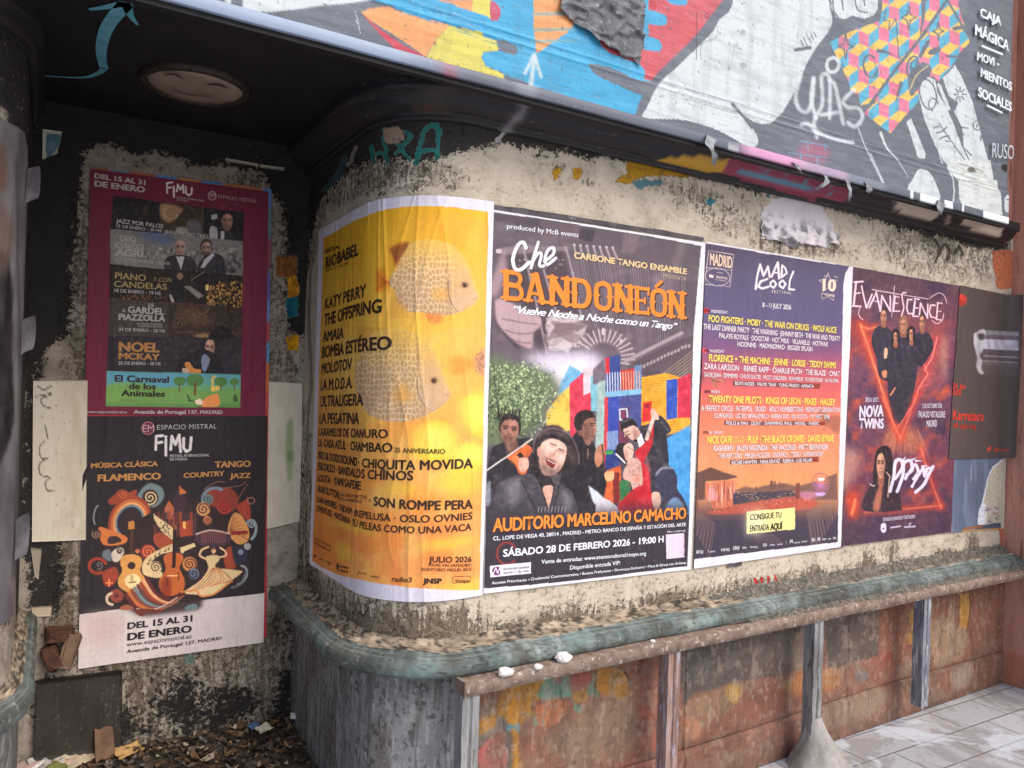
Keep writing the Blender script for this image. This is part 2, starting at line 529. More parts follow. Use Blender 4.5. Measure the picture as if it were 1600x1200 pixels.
M_PRINT = print_mat('printed_paper')
M_PRINT_OLD = print_mat('printed_paper_old', 0.55, 0.45, 1.3, 0.003, 0.15)
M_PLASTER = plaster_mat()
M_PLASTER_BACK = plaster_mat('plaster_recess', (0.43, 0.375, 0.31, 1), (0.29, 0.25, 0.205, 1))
M_PAINTED = painted_mat('painted_panel', 0.75, 0.004, wk=0.10, dk=0.10)
M_MURAL = painted_mat('mural_paint', 0.55, 0.0035, (0.55, 0.58, 0.6, 1), 0.20, False, (0.16, 0.17, 0.18, 1), 0.30)
M_CORNICE = painted_mat('cornice_paint', 0.30, 0.002, (0.30, 0.29, 0.28, 1), 0.25, False, (0.03, 0.03, 0.03, 1), 0.2)
M_SOFFIT = surf_mat('black_ceiling_paint', L(38, 37, 40), L(28, 28, 30), 5, 0.6, 0.002, L(70, 52, 46), (0.70, 0.82))
M_LEDGE = painted_mat('green_weathered_ledge', 0.85, 0.010, (0.42, 0.43, 0.40, 1), 0.55, True, (0.045, 0.043, 0.038, 1), 0.75)
M_PLINTH = surf_mat('grey_painted_plinth', L(120, 120, 126), L(98, 97, 98), 6, 0.7, 0.005, L(62, 56, 50), (0.52, 0.60), True)
M_PAVE = None
M_RUST = surf_mat('rusty_painted_steel', L(146, 128, 116), L(112, 92, 80), 22, 0.8, 0.006, L(192, 184, 176), (0.57, 0.63))
M_GREYPAINT = surf_mat('grey_painted_steel', L(152, 153, 154), L(112, 112, 112), 34, 0.75, 0.005, L(84, 68, 58), (0.56, 0.63), True)
M_CONCRETE = surf_mat('rough_concrete', L(165, 160, 156), L(140, 136, 130), 9, 0.95, 0.008, L(190, 190, 190), (0.6, 0.75))
M_TERRA = surf_mat('terracotta_render', L(206, 152, 134), L(186, 130, 112), 9, 0.9, 0.010, L(140, 98, 84), (0.54, 0.64), True)
M_WHITEBOARD = surf_mat('aged_white_panel', L(206, 198, 184), L(190, 180, 164), 5, 0.7, 0.002, L(136, 120, 100), (0.62, 0.78))
M_DARKWOOD = surf_mat('dark_old_board', L(60, 54, 48), L(42, 38, 34), 6, 0.85, 0.004, L(92, 84, 72), (0.58, 0.7))
M_PAPERWHITE = surf_mat('torn_white_paper', L(225, 222, 220), L(196, 192, 188), 20, 0.7, 0.002)
M_TAPE = surf_mat('grey_peeling_tape', L(150, 156, 160), L(110, 114, 118), 30, 0.35, 0.002, metal=0.2)
M_PLASTIC = surf_mat('crumpled_grey_sheeting', L(104, 107, 112), L(72, 75, 80), 30, 0.30, 0.003, L(176, 180, 184), (0.60, 0.66))
M_DIRT = surf_mat('dirt', L(92, 80, 68), L(60, 52, 44), 12, 0.95, 0.012, L(130, 118, 100), (0.6, 0.7))
M_LEAF = surf_mat('dry_leaves', L(108, 86, 60), L(70, 54, 40), 9, 0.8, 0.002, L(150, 124, 84), (0.6, 0.72))
M_ALU = surf_mat('aluminium_strip', L(150, 164, 186), L(132, 146, 166), 8, 0.35, 0.001, metal=0.3)

# ---------------------------------------------------------------- ground
def make_pavement():
    t = NT('pavement_tiles', 0.75); v = t.geo()
    mp = t.n.new('ShaderNodeMapping'); t.link(v, mp.inputs[0]); mp.inputs['Rotation'].default_value = (0, 0, R(2)); mp.inputs['Location'].default_value = (0.07, 0.12, 0)
    br = t.n.new('ShaderNodeTexBrick'); t.link(mp.outputs[0], br.inputs['Vector'])
    br.inputs['Scale'].default_value = 1.0; br.inputs['Brick Width'].default_value = 0.40; br.inputs['Row Height'].default_value = 0.20
    br.inputs['Mortar Size'].default_value = 0.004; br.inputs['Mortar Smooth'].default_value = 0.3
    br.offset = 0.5
    br.inputs['Color1'].default_value = L(178, 178, 182); br.inputs['Color2'].default_value = L(164, 165, 170); br.inputs['Mortar'].default_value = L(110, 106, 106)
    a = t.noise(v, 3.2, 9, 0.68, 0.8); b = t.noise(v, 40, 6, 0.7)
    wet = t.step(a, 0.50, 0.56)
    c = t.mix(t.math('MULTIPLY', wet, 0.55), br.outputs['Color'], L(132, 122, 120))
    pw = t.step(t.noise(v, 2.1, 7, 0.6, 1.0), 0.55, 0.60)
    c = t.mix(t.math('MULTIPLY', pw, 0.65), c, L(200, 208, 216))
    c = t.mix(t.math('MULTIPLY', t.step(b, 0.5, 0.75), 0.4), c, L(110, 104, 100))
    t.color(c)
    t.bump(t.math('ADD', t.math('MULTIPLY', br.outputs['Fac'], -1.0), t.math('MULTIPLY', b, 0.35)), 0.004)
    return t.m
M_PAVE = make_pavement()
bm = bmesh.new()
vs = [bm.verts.new(p) for p in ((-60, -60, 0), (60, -60, 0), (60, 3, 0), (-60, 3, 0))]
bm.faces.new(vs)
tag(from_bm('pavement', bm, M_PAVE), kind='structure')

# ---------------------------------------------------------------- the shop front: walls, recess, ceiling, cornice, ledge
shop = empty('shopfront', (2.0, 0.5, 0.0), 'derelict shop wall of stained cream plaster with round corner, recess, black cornice and green ledge', 'building')
CEIL = 2.75

def sheet(pt, s, z, off=0.0):
    """grid of points, rows from top to bottom"""
    S, Z = np.meshgrid(s, z)
    return S, Z, pt(S.ravel(), Z.ravel(), off).reshape(len(z), len(s), 3)

def wall_object(name, pt, s, z, mat, paint, parent=shop, off=0.0):
    S, Z, P = sheet(pt, s, z, off)
    soot = Print(P, (0, 0, 0)); tint = Print(P, (128, 128, 128)); tint.roughen(3.0, 9.0)
    paint(soot, tint)
    V = P.reshape(-1, 3)
    me = raw_mesh(name, V, grid_faces(*S.shape), np.stack([S.ravel(), Z.ravel()], -1))
    set_col(me, 'stain', np.concatenate([soot.c.reshape(-1, 3)/255.0, np.ones((len(V), 1))], -1))
    set_col(me, 'tint', np.concatenate([lin(tint.c.reshape(-1, 3)/255.0), tint.a.reshape(-1, 1)], -1))
    return link(name, me, mat, parent)

class Stain:
    """adds to one channel of the stain map"""
    def __init__(self, pr, ch): self.pr, self.ch = pr, ch
    def blob(self, pts, v, blur=12, sm=True):
        p = self.pr; q = catmull(pts) if sm else np.array(pts, float)
        w, m = p.mask(q, 1, blur)
        if w is None: return
        m = gblur(m, blur/p.gy, blur/p.gx)*v*255
        p.c[w][..., self.ch] = np.clip(p.c[w][..., self.ch]+m, -255, 330)
    def ell(self, cx, cy, rx, ry, v, blur=8):
        t = np.linspace(0, 2*math.pi, 20, endpoint=False)
        self.blob(np.stack([cx+rx*np.cos(t), cy+ry*np.sin(t)], -1), v, blur, False)

def paint_main(s, t):
    k, g, f = Stain(s, 0), Stain(s, 1), Stain(s, 2)
    # soot under the cornice, thickest on the round corner and in the re-entrant angle
    k.blob([(430, 190), (620, 150), (760, 165), (930, 200), (1110, 245), (1300, 300), (1470, 345), (1580, 375), (1580, 396), (1440, 362), (1290, 324), (1100, 276), (1000, 252), (930, 245), (860, 240), (790, 222), (740, 215), (700, 236), (640, 240), (585, 238), (545, 260), (505, 300), (480, 345), (470, 420), (460, 500), (430, 420)], 1.05, 11, False)
    k.blob([(575, 185), (730, 175), (800, 195), (760, 222), (690, 240), (590, 235)], 0.5, 10)
    k.blob([(455, 240), (505, 232), (500, 300), (488, 380), (478, 480), (462, 500)], 0.6, 8)
    k.blob([(500, 250), (600, 225), (740, 210), (760, 232), (690, 268), (640, 262), (585, 268), (545, 290), (510, 340), (488, 380)], 0.26, 12, False)
    k.blob([(478, 900), (560, 925), (640, 960), (600, 1010), (520, 1000), (470, 960)], 0.22, 14)
    for a, b, c in ((560, 275, 40), (600, 262, 50), (655, 258, 30), (1060, 290, 40), (1130, 300, 46), (1405, 365, 40)): k.ell(a, b+c/2, 5, c/2, 0.28, 5)
    for x, y, r in ((835, 250, 9), (812, 236, 8), (1450, 380, 14), (1520, 385, 18), (1110, 270, 10)): k.ell(x, y, r, r*1.4, 0.35, 5)
    # brown grime
    g.blob([(480, 300), (540, 250), (620, 235), (720, 262), (735, 285), (690, 290), (610, 290), (540, 320), (505, 350), (490, 420), (478, 420)], 0.36, 9)
    g.blob([(560, 270), (640, 262), (660, 292), (590, 312)], 0.18, 8)
    g.blob([(980, 270), (1100, 282), (1110, 340), (1060, 318), (1000, 300)], 0.22, 12)
    g.blob([(1090, 300), (1170, 320), (1185, 375), (1120, 370)], 0.24, 12)
    g.blob([(1395, 345), (1560, 385), (1545, 445), (1400, 425)], 0.24, 12)
    g.blob([(1290, 355), (1390, 360), (1385, 415), (1310, 400)], 0.05, 8)
    g.blob([(1190, 370), (1300, 372), (1310, 400), (1190, 395)], 0.36, 5)
    for x, y, a, b in ((645, 296, 12, 5), (705, 293, 10, 4), (1068, 268, 8, 12), (875, 262, 8, 10), (922, 285, 7, 8)): g.ell(x, y, a, b, 0.4, 3)
    # below the posters
    g.blob([(470, 600), (500, 860), (500, 1000), (455, 1000), (455, 600)], 0.42, 8, False)
    g.blob([(470, 900), (560, 925), (700, 950), (760, 1010), (620, 1030), (520, 1000), (460, 960)], 0.40, 14)
    g.blob([(500, 955), (640, 990), (760, 985), (900, 955), (1100, 920), (1300, 890), (1590, 850), (1590, 890), (1200, 950), (900, 1010), (640, 1030), (500, 1000)], 0.20, 8, False)
    g.blob([(480, 940), (600, 965), (760, 960), (900, 945), (900, 1010), (640, 1040), (480, 1010)], 0.16, 10, False); g.blob([(760, 985), (1100, 915), (1300, 885), (1590, 848), (1590, 890), (1200, 950), (900, 1010)], 0.22, 6, False)
    g.blob([(500, 885), (600, 925), (760, 925), (1080, 885), (1480, 830), (1580, 830), (1590, 890), (1200, 950), (900, 1010), (640, 1030), (490, 1000)], 0.04, 8, False)
    for x, y, a, b in ((680, 985, 9, 22), (722, 960, 9, 20), (853, 962, 7, 18), (892, 955, 9, 22), (915, 952, 7, 8), (1030, 940, 9, 14), (1050, 932, 8, 16), (800, 985, 14, 10), (1275, 895, 7, 14), (1355, 878, 10, 18), (1395, 862, 9, 16), (1480, 868, 22, 10), (1520, 850, 12, 20), (600, 970, 8, 16)):
        g.ell(x, y, a, b, 0.42, 5)
    k.blob([(470, 640), (486, 640), (490, 900), (475, 960), (455, 900)], 0.30, 6)
    # old pale paint layers
    f.blob([(1180, 320), (1300, 345), (1390, 350), (1395, 420), (1310, 402), (1180, 385)], 0.35, 10)
    f.blob([(760, 895), (1100, 880), (1480, 830), (1480, 860), (1100, 930), (780, 960)], 0.30, 12)
    # graffiti that survives on the plaster
    T = t.crop(400, 0, 3.2)
    tl = (40, 130, 124)
    T.line([(575, 730), (590, 810)], 20, tl, 1, 2); T.line([(640, 690), (655, 815)], 22, tl, 1, 2); T.line([(585, 775), (650, 760)], 18, tl, 1, 2)
    T.line([(640, 650), (750, 660), (780, 680), (700, 770)], 24, tl, 0.9, 3); T.line([(690, 690), (770, 800)], 20, tl, 1, 3)
    T.line([(800, 820), (840, 660), (890, 625), (915, 660), (905, 790)], 26, tl, 1, 3, True); T.line([(830, 760), (905, 745)], 20, tl, 1, 3)
    T.blob([(640, 650), (720, 640), (740, 690), (690, 720), (650, 710)], (178, 158, 136), 1, 1)
    T.line([(440, 790), (420, 870), (340, 950)], 34, (46, 92, 96), 0.8, 8); T.line([(500, 740), (460, 830)], 24, (170, 164, 158), 0.8, 3)
    T.line([(1205, 705), (1255, 640), (1300, 590)], 26, (205, 205, 208), 0.9, 4)
    T.blob([(1480, 850), (1520, 830), (1510, 880), (1490, 900)], (196, 156, 44), 1, 1); T.blob([(1580, 850), (1610, 840), (1610, 890), (1590, 890)], (196, 156, 44), 1, 1)
    T = t.crop(850, 0, 4)
    ye = (190, 142, 34)
    T.poly([(520, 1010), (720, 1000), (840, 1040), (960, 1060), (1000, 1095), (880, 1110), (740, 1100), (640, 1105), (560, 1130), (530, 1150), (440, 1130), (520, 1080)], ye, 1, 3)
    T.blob([(60, 1080), (100, 1060), (90, 1110), (60, 1125)], ye); T.blob([(185, 1060), (240, 1050), (220, 1110), (190, 1115)], ye)
    T.blob([(560, 1130), (640, 1125), (730, 1130), (720, 1160), (640, 1165), (600, 1190), (570, 1160)], (84, 134, 142), 0.9, 2)
    T = t.crop(1100, 150, 3.2)
    T.blob([(20, 510), (50, 515), (40, 545), (10, 540)], (60, 140, 150)); T.line([(325, 450), (322, 500)], 20, (60, 130, 150), 0.8)
    T.blob([(370, 400), (470, 440), (560, 470), (520, 490), (400, 460)], (120, 52, 62), 0.7, 6)
    T.blob([(1060, 700), (1160, 690), (1250, 730), (1300, 800), (1280, 880), (1180, 860), (1080, 830)], (128, 112, 80), 0.42, 14); T.blob([(1290, 730), (1420, 780), (1430, 900), (1320, 880)], (150, 140, 118), 0.45, 12)
    for q in ([(1150, 720), (1175, 760), (1160, 830)], [(1180, 780), (1205, 740), (1225, 770), (1215, 820)], [(1250, 790), (1275, 755), (1295, 790)]): T.line(q, 14, (74, 64, 48), 0.7, 3, True)
    T.blob([(60, 560), (160, 540), (200, 640), (120, 700), (40, 660)], (132, 116, 92), 0.40, 14)
    T.poly([(1435, 770), (1560, 770), (1570, 965), (1465, 965), (1450, 870)], (196, 124, 92), 1.2, 4)
    # red letters low on the wall
    T = t.crop(1175, 850, 3.43)
    T.line([(15, 182), (50, 250)], 16, (208, 60, 52), 1.1); T.line([(50, 250), (52, 180)], 14, (208, 60, 52), 1.1)
    T.line([(85, 180), (90, 245)], 14, (208, 60, 52), 1); T.line([(120, 175), (140, 205), (130, 240)], 14, (200, 70, 60), 0.9)
    T = t.crop(1310, 620, 5)
    T.poly([(1265, 480), (1420, 480), (1420, 1200), (1270, 1200), (1250, 1000)], (182, 112, 88), 1.2, 5)

s_main = np.concatenate([np.arange(0.05, 1.4, 0.006), np.arange(1.4, 5.001, 0.009)])
wall_object('plaster', wall_pt, s_main, np.arange(2.70, 0.68, -0.0075), M_PLASTER, paint_main)

# plain returns so that the wall is solid seen from the side
def paint_left(s, t):
    k, g, f = Stain(s, 0), Stain(s, 1), Stain(s, 2)
    k.blob([(-300, 0), (60, 0), (75, 200), (60, 500), (45, 980), (25, 1000), (22, 700), (30, 300), (10, 170), (-60, 150), (-300, 150)], 0.8, 8, False)
    g.blob([(-300, 100), (60, 100), (60, 1000), (-300, 1000)], 0.35, 10, False)
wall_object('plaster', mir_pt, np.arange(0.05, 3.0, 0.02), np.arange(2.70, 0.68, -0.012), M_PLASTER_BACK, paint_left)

def paint_back(s, t):
    k, g, f = Stain(s, 0), Stain(s, 1), Stain(s, 2)
    k.blob([(30, 120), (500, 160), (510, 380), (480, 520), (455, 520), (450, 330), (415, 262), (370, 258), (300, 255), (275, 245), (235, 232), (215, 250), (195, 225), (150, 218), (128, 250), (120, 330), (112, 430), (108, 520), (60, 560), (30, 600)], 1.1, 11, False)
    k.blob([(40, 560), (70, 600), (60, 830), (100, 850), (95, 960), (50, 970), (20, 800)], 0.9, 10, False)
    k.blob([(380, 255), (450, 290), (470, 400), (440, 330)], 0.3, 8)
    k.blob([(440, 420), (480, 380), (480, 600), (462, 620), (450, 500)], 0.30, 8)
    g.blob([(110, 300), (150, 300), (150, 620), (100, 620)], 0.55, 14, False)
    g.blob([(410, 320), (470, 320), (470, 600), (410, 600)], 0.34, 8, False)
    g.blob([(380, 250), (430, 270), (430, 320), (360, 290)], 0.30, 6)
    g.blob([(150, 230), (400, 270), (400, 300), (150, 262)], 0.18, 8, False)
    g.blob([(100, 820), (125, 820), (125, 1000), (60, 1000)], 0.5, 8, False)
    g.blob([(120, 1000), (480, 940), (480, 1200), (100, 1200)], 0.44, 14, False)
    k.blob([(255, 1060), (360, 1035), (400, 1100), (330, 1160), (255, 1130)], 0.32, 12)
    k.blob([(415, 900), (480, 960), (480, 1180), (420, 1150), (440, 1020)], 0.42, 12)
    k.blob([(60, 1040), (190, 1050), (190, 1180), (60, 1180)], 0.4, 10)
    k.blob([(150, 1120), (300, 1075), (480, 1060), (490, 1220), (100, 1220)], 0.30, 16, False); k.blob([(200, 1040), (290, 1030), (300, 1110), (210, 1120)], 0.18, 14)
    T = t.crop(380, 250, 1.6)
    T.poly([(80, 240), (135, 240), (135, 290), (85, 292)], (150, 104, 62), 1.2, 1); T.poly([(108, 292), (138, 292), (138, 340), (112, 345)], (204, 146, 46), 1.2, 1)
    T.poly([(105, 345), (138, 345), (138, 392), (112, 396)], (36, 116, 128), 1.2, 1); T.poly([(108, 440), (138, 436), (138, 476), (110, 478)], (210, 158, 34), 1.2, 1)
    T = t.crop(100, 800, 4.571)
    T.blob([(860, 1020), (920, 1010), (940, 1060), (900, 1100), (850, 1080)], (120, 146, 126), 0.8, 8)
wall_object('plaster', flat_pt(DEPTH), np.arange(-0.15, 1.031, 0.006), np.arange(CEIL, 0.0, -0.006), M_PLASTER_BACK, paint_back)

# grey plinth under the ledge, round corner included, and the same on the far side of the recess
def strip_obj(name, pt, s, z, off, mat):
    S, Z, P = sheet(pt, s, z, off)
    return link(name, raw_mesh(name, P.reshape(-1, 3), grid_faces(*S.shape), np.stack([S.ravel(), Z.ravel()], -1)), mat, shop)
def plinth(pt, smax):
    S, Z, P = sheet(pt, np.arange(0.05, min(smax, 1.5), 0.005) if smax < 2 else np.arange(0.05, smax, 0.012), np.arange(0.72, -0.005, -0.005 if smax < 2 else -0.012), 0.012)
    f = lambda a, b, sd: fbm(S*a, Z*b, sd, 5)[..., None]
    c = np.array([104, 103, 104])*(1-f(9, 4, 3))+np.array([150, 150, 151])*f(9, 4, 3)
    c = np.where(f(24, 10, 8) > 0.54, c*0.75+np.array([164, 164, 166])*0.25, c); c = np.where(f(70, 9, 4) > 0.61, c*0.55+np.array([182, 180, 178])*0.45, c)
    c = c+(np.array([74, 66, 58])-c)*0.6*np.clip((f(8, 3, 19)-0.48)*4, 0, 1); c = np.where(f(90, 40, 24) > 0.63, c*0.7, c); c = np.where(f(80, 3, 29) > 0.63, c*0.6+np.array([64, 60, 58])*0.4, c)
    me = raw_mesh('plinth', P.reshape(-1, 3), grid_faces(*S.shape), np.stack([S.ravel(), Z.ravel()], -1))
    set_col(me, 'ink', np.concatenate([lin(c/255.0), np.ones(S.shape+(1,))], -1)); link('plinth', me, painted_mat('grey_painted_plinth', 0.75, 0.006, (0.46, 0.46, 0.47, 1), 0.45, True, (0.05, 0.045, 0.04, 1), 0.5), shop)
plinth(wall_pt, 1.31); plinth(mir_pt, 3.0)

# mouldings swept along the plan
def sweep(name, pt, s, profile, mat, lump=0.0, paint=None, seed=3, k=1.0):
    pf = np.array(profile, float)*np.array([[k, 1.0]])
    if lump:
        d = np.concatenate([[0], np.cumsum(np.hypot(*np.diff(pf, axis=0).T))]); q = np.linspace(0, d[-1], 90); pf = np.stack([np.interp(q, d, pf[:, 0]), np.interp(q, d, pf[:, 1])], -1)
    S = np.repeat(s[None, :], len(pf), 0)
    O = np.repeat(pf[:, :1], len(s), 1); Z = np.repeat(pf[:, 1:], len(s), 1)
    if lump:
        lump = lump*np.where(O < 0.05, 2.2, 0.7)
        n = fbm(S*30, Z*40+O*40, seed, 5)-0.5; O0 = O; O = O+n*lump; Z = Z+(fbm(S*34, O0*60, seed+9, 5)-0.35)*lump*np.clip(O0/0.01, 0, 1)
    x, y = prof(S, O)
    P = np.stack([x, y, Z], -1)
    if pt is mir_pt: P[..., 0] = MIR-P[..., 0]
    arc = np.concatenate([[0], np.cumsum(np.hypot(*np.diff(pf, axis=0).T))])
    A = np.repeat(arc[:, None], len(s), 1)
    me = raw_mesh(name, P.reshape(-1, 3), grid_faces(*S.shape), np.stack([S.ravel(), A.ravel()], -1))
    if paint:
        pr = Print(P, (44, 43, 47)); pr.arc, pr.S = A/arc[-1], S; paint(pr); set_col(me, 'ink', pr.rgba())
    return link(name, me, mat, shop)

def paint_cornice(p):
    p.crop(400, 0, 3.2)
    p.line([(1200, 710), (1260, 640), (1330, 560), (1345, 500)], 34, (190, 190, 194), 0.75, 8)
    p.blob([(830, 440), (960, 440), (960, 500), (850, 500)], (80, 76, 62), 0.5, 14)
    p.blob([(780, 535), (960, 545), (960, 565), (800, 560)], (92, 66, 56), 0.7, 5)
    p.crop(850, 0, 4)
    p.poly([(700, 1000), (830, 978), (1010, 970), (1170, 1000), (1110, 1090), (960, 1060)], (206, 160, 56), 1, 3)
    p.poly([(1170, 985), (1230, 950), (1700, 1120), (1700, 1260), (1110, 1085)], (150, 62, 86), 1, 3)
    p.crop(1100, 150, 3.2)
    p.poly([(90, 380), (150, 285), (730, 460), (710, 530), (560, 500), (300, 440)], (150, 62, 86), 1, 3)
    for ln in ([(170, 375), (360, 425), (720, 500)], [(280, 345), (300, 405)], [(330, 350), (300, 400)], [(420, 370), (410, 430)], [(510, 420), (500, 450)], [(640, 450), (630, 490)], [(230, 390), (520, 460)]):
        p.line(ln, 10, (84, 156, 178), 0.9, 2)
    p.poly([(970, 520), (1180, 580), (1160, 620), (985, 585), (960, 550)], (206, 194, 176), 1, 3)
    p.poly([(1215, 585), (1240, 590), (1225, 640), (1205, 650)], (150, 138, 124), 1, 2)
    p.poly([(1310, 610), (1500, 660), (1480, 700), (1280, 650)], (206, 192, 172), 1, 3)
    p.poly([(940, 515), (955, 518), (970, 590), (950, 570)], (150, 140, 130), 0.8, 2)
corn = [(0.004, 2.632), (0.022, 2.630), (0.026, 2.640), (0.022, 2.650), (0.030, 2.656), (0.050, 2.660), (0.066, 2.674), (0.078, 2.690), (0.086, 2.704), (0.098, 2.708), (0.104, 2.712), (0.106, 2.725), (0.106, 2.76)]
sm = np.concatenate([np.arange(0.02, 1.35, 0.02), np.arange(1.35, 4.86, 0.02)])
sweep('cornice', wall_pt, sm, corn, M_CORNICE, 0.0, paint_cornice)
sweep('cornice', mir_pt, np.arange(0.02, 3.0, 0.02), corn, M_CORNICE, 0.0, lambda p: None, 3, 0.35)
def paint_ledge(p):
    a, S = p.arc, p.S; A = a*0.30
    iso = lambda f, sd, o=5: fbm(S*f, A*f, sd, o)[..., None]
    top = np.array([176, 160, 138])*(0.55+0.75*iso(22, 3)); top = np.where(iso(40, 7) > 0.60, top*0.5, top); top = np.where(iso(120, 17) > 0.58, top*0.7, top)
    v = fbm(S*150, A*9, 5, 4)[..., None]; g = iso(7, 12)
    c = (np.array([78, 88, 86])*(1-v)+np.array([148, 158, 155])*v)*(0.60+0.72*g)
    c = c+(np.array([70, 66, 60])-c)*0.6*np.clip((iso(9, 23)-0.50)*6, 0, 1); c = np.where(iso(120, 29) > 0.64, c*0.5+np.array([52, 48, 44])*0.5, c); c = np.where(iso(11, 37) > 0.60, c*0.7+np.array([112, 144, 142])*0.3, c)
    edge = 0.25+0.16*(iso(10, 41)-0.5)+0.10*(iso(50, 43)-0.5)
    c = np.where(a[..., None] < edge, top, c)
    for l0 in (0.285, 0.375): c = c+(np.array([138, 152, 148])-c)*0.55*np.exp(-((a-l0)/0.010)**2)[..., None]*(iso(9, 47) > 0.42)
    p.c = c
ledge = [(0.0, 0.822), (0.004, 0.812), (0.014, 0.804), (0.034, 0.797), (0.050, 0.793), (0.056, 0.797), (0.064, 0.798), (0.070, 0.794), (0.072, 0.787), (0.082, 0.788), (0.090, 0.787), (0.096, 0.782), (0.106, 0.780), (0.118, 0.774), (0.125, 0.762), (0.127, 0.748), (0.124, 0.734), (0.114, 0.723), (0.097, 0.717), (0.05, 0.712), (0.0, 0.70)]
sweep('ledge', wall_pt, np.concatenate([np.arange(0.05, 1.4, 0.012), np.arange(1.4, 4.99, 0.015)]), ledge, M_LEDGE, 0.004, paint_ledge)
sweep('ledge', mir_pt, np.arange(0.05, 3.0, 0.02), ledge, M_LEDGE, 0.004, paint_ledge, 8, 0.5)

# ceiling of the recess and the underside of the sign
bm = bmesh.new()
bm_box(bm, -3.0, 4.5, -0.17, DEPTH+0.05, CEIL, CEIL+0.1)
from_bm('ceiling', bm, M_SOFFIT, shop)
def paint_arrow():
    z = CEIL-0.003; bm = bmesh.new()
    def stroke(pts, w0, w1):
        P = [Vector(hit_z(a/3.2, b/3.2, z)+(z,)) for a, b in catmull(pts, False, 6)]; prev = None
        for i, q in enumerate(P):
            d = (P[min(i+1, len(P)-1)]-P[max(i-1, 0)]).normalized(); nn = Vector((-d.y, d.x, 0)); w = (w0+(w1-w0)*i/(len(P)-1))/2
            cur = (bm.verts.new(q+nn*w), bm.verts.new(q-nn*w))
            if prev: bm.faces.new((prev[0], prev[1], cur[1], cur[0]))
            prev = cur
    stroke([(215, 378), (330, 386), (430, 386), (495, 365), (520, 340)], 0.010, 0.022)
    stroke([(520, 345), (508, 290), (508, 230), (530, 150), (575, 80), (630, 20)], 0.026, 0.042)
    stroke([(445, 48), (520, 38), (640, 14)], 0.010, 0.030); stroke([(632, 14), (648, 70), (688, 126)], 0.034, 0.008)
    for f in bm.faces:
        f.normal_update()
        if f.normal.z > 0: f.normal_flip()
    me = bpy.data.meshes.new('painted_arrow'); bm.to_mesh(me); bm.free()
    link('painted_arrow', me, surf_mat('pale_blue_spray_paint', L(110, 178, 196), L(92, 160, 180), 20, 0.7, 0.001), shop)
paint_arrow()

# raised floor of the recess
bm = bmesh.new()
bm_box(bm, MIR-XRET, XRET, 0.05, DEPTH, 0.0, 0.10, 0.006)
tag(from_bm('recess_floor', bm, M_DIRT), kind='structure')

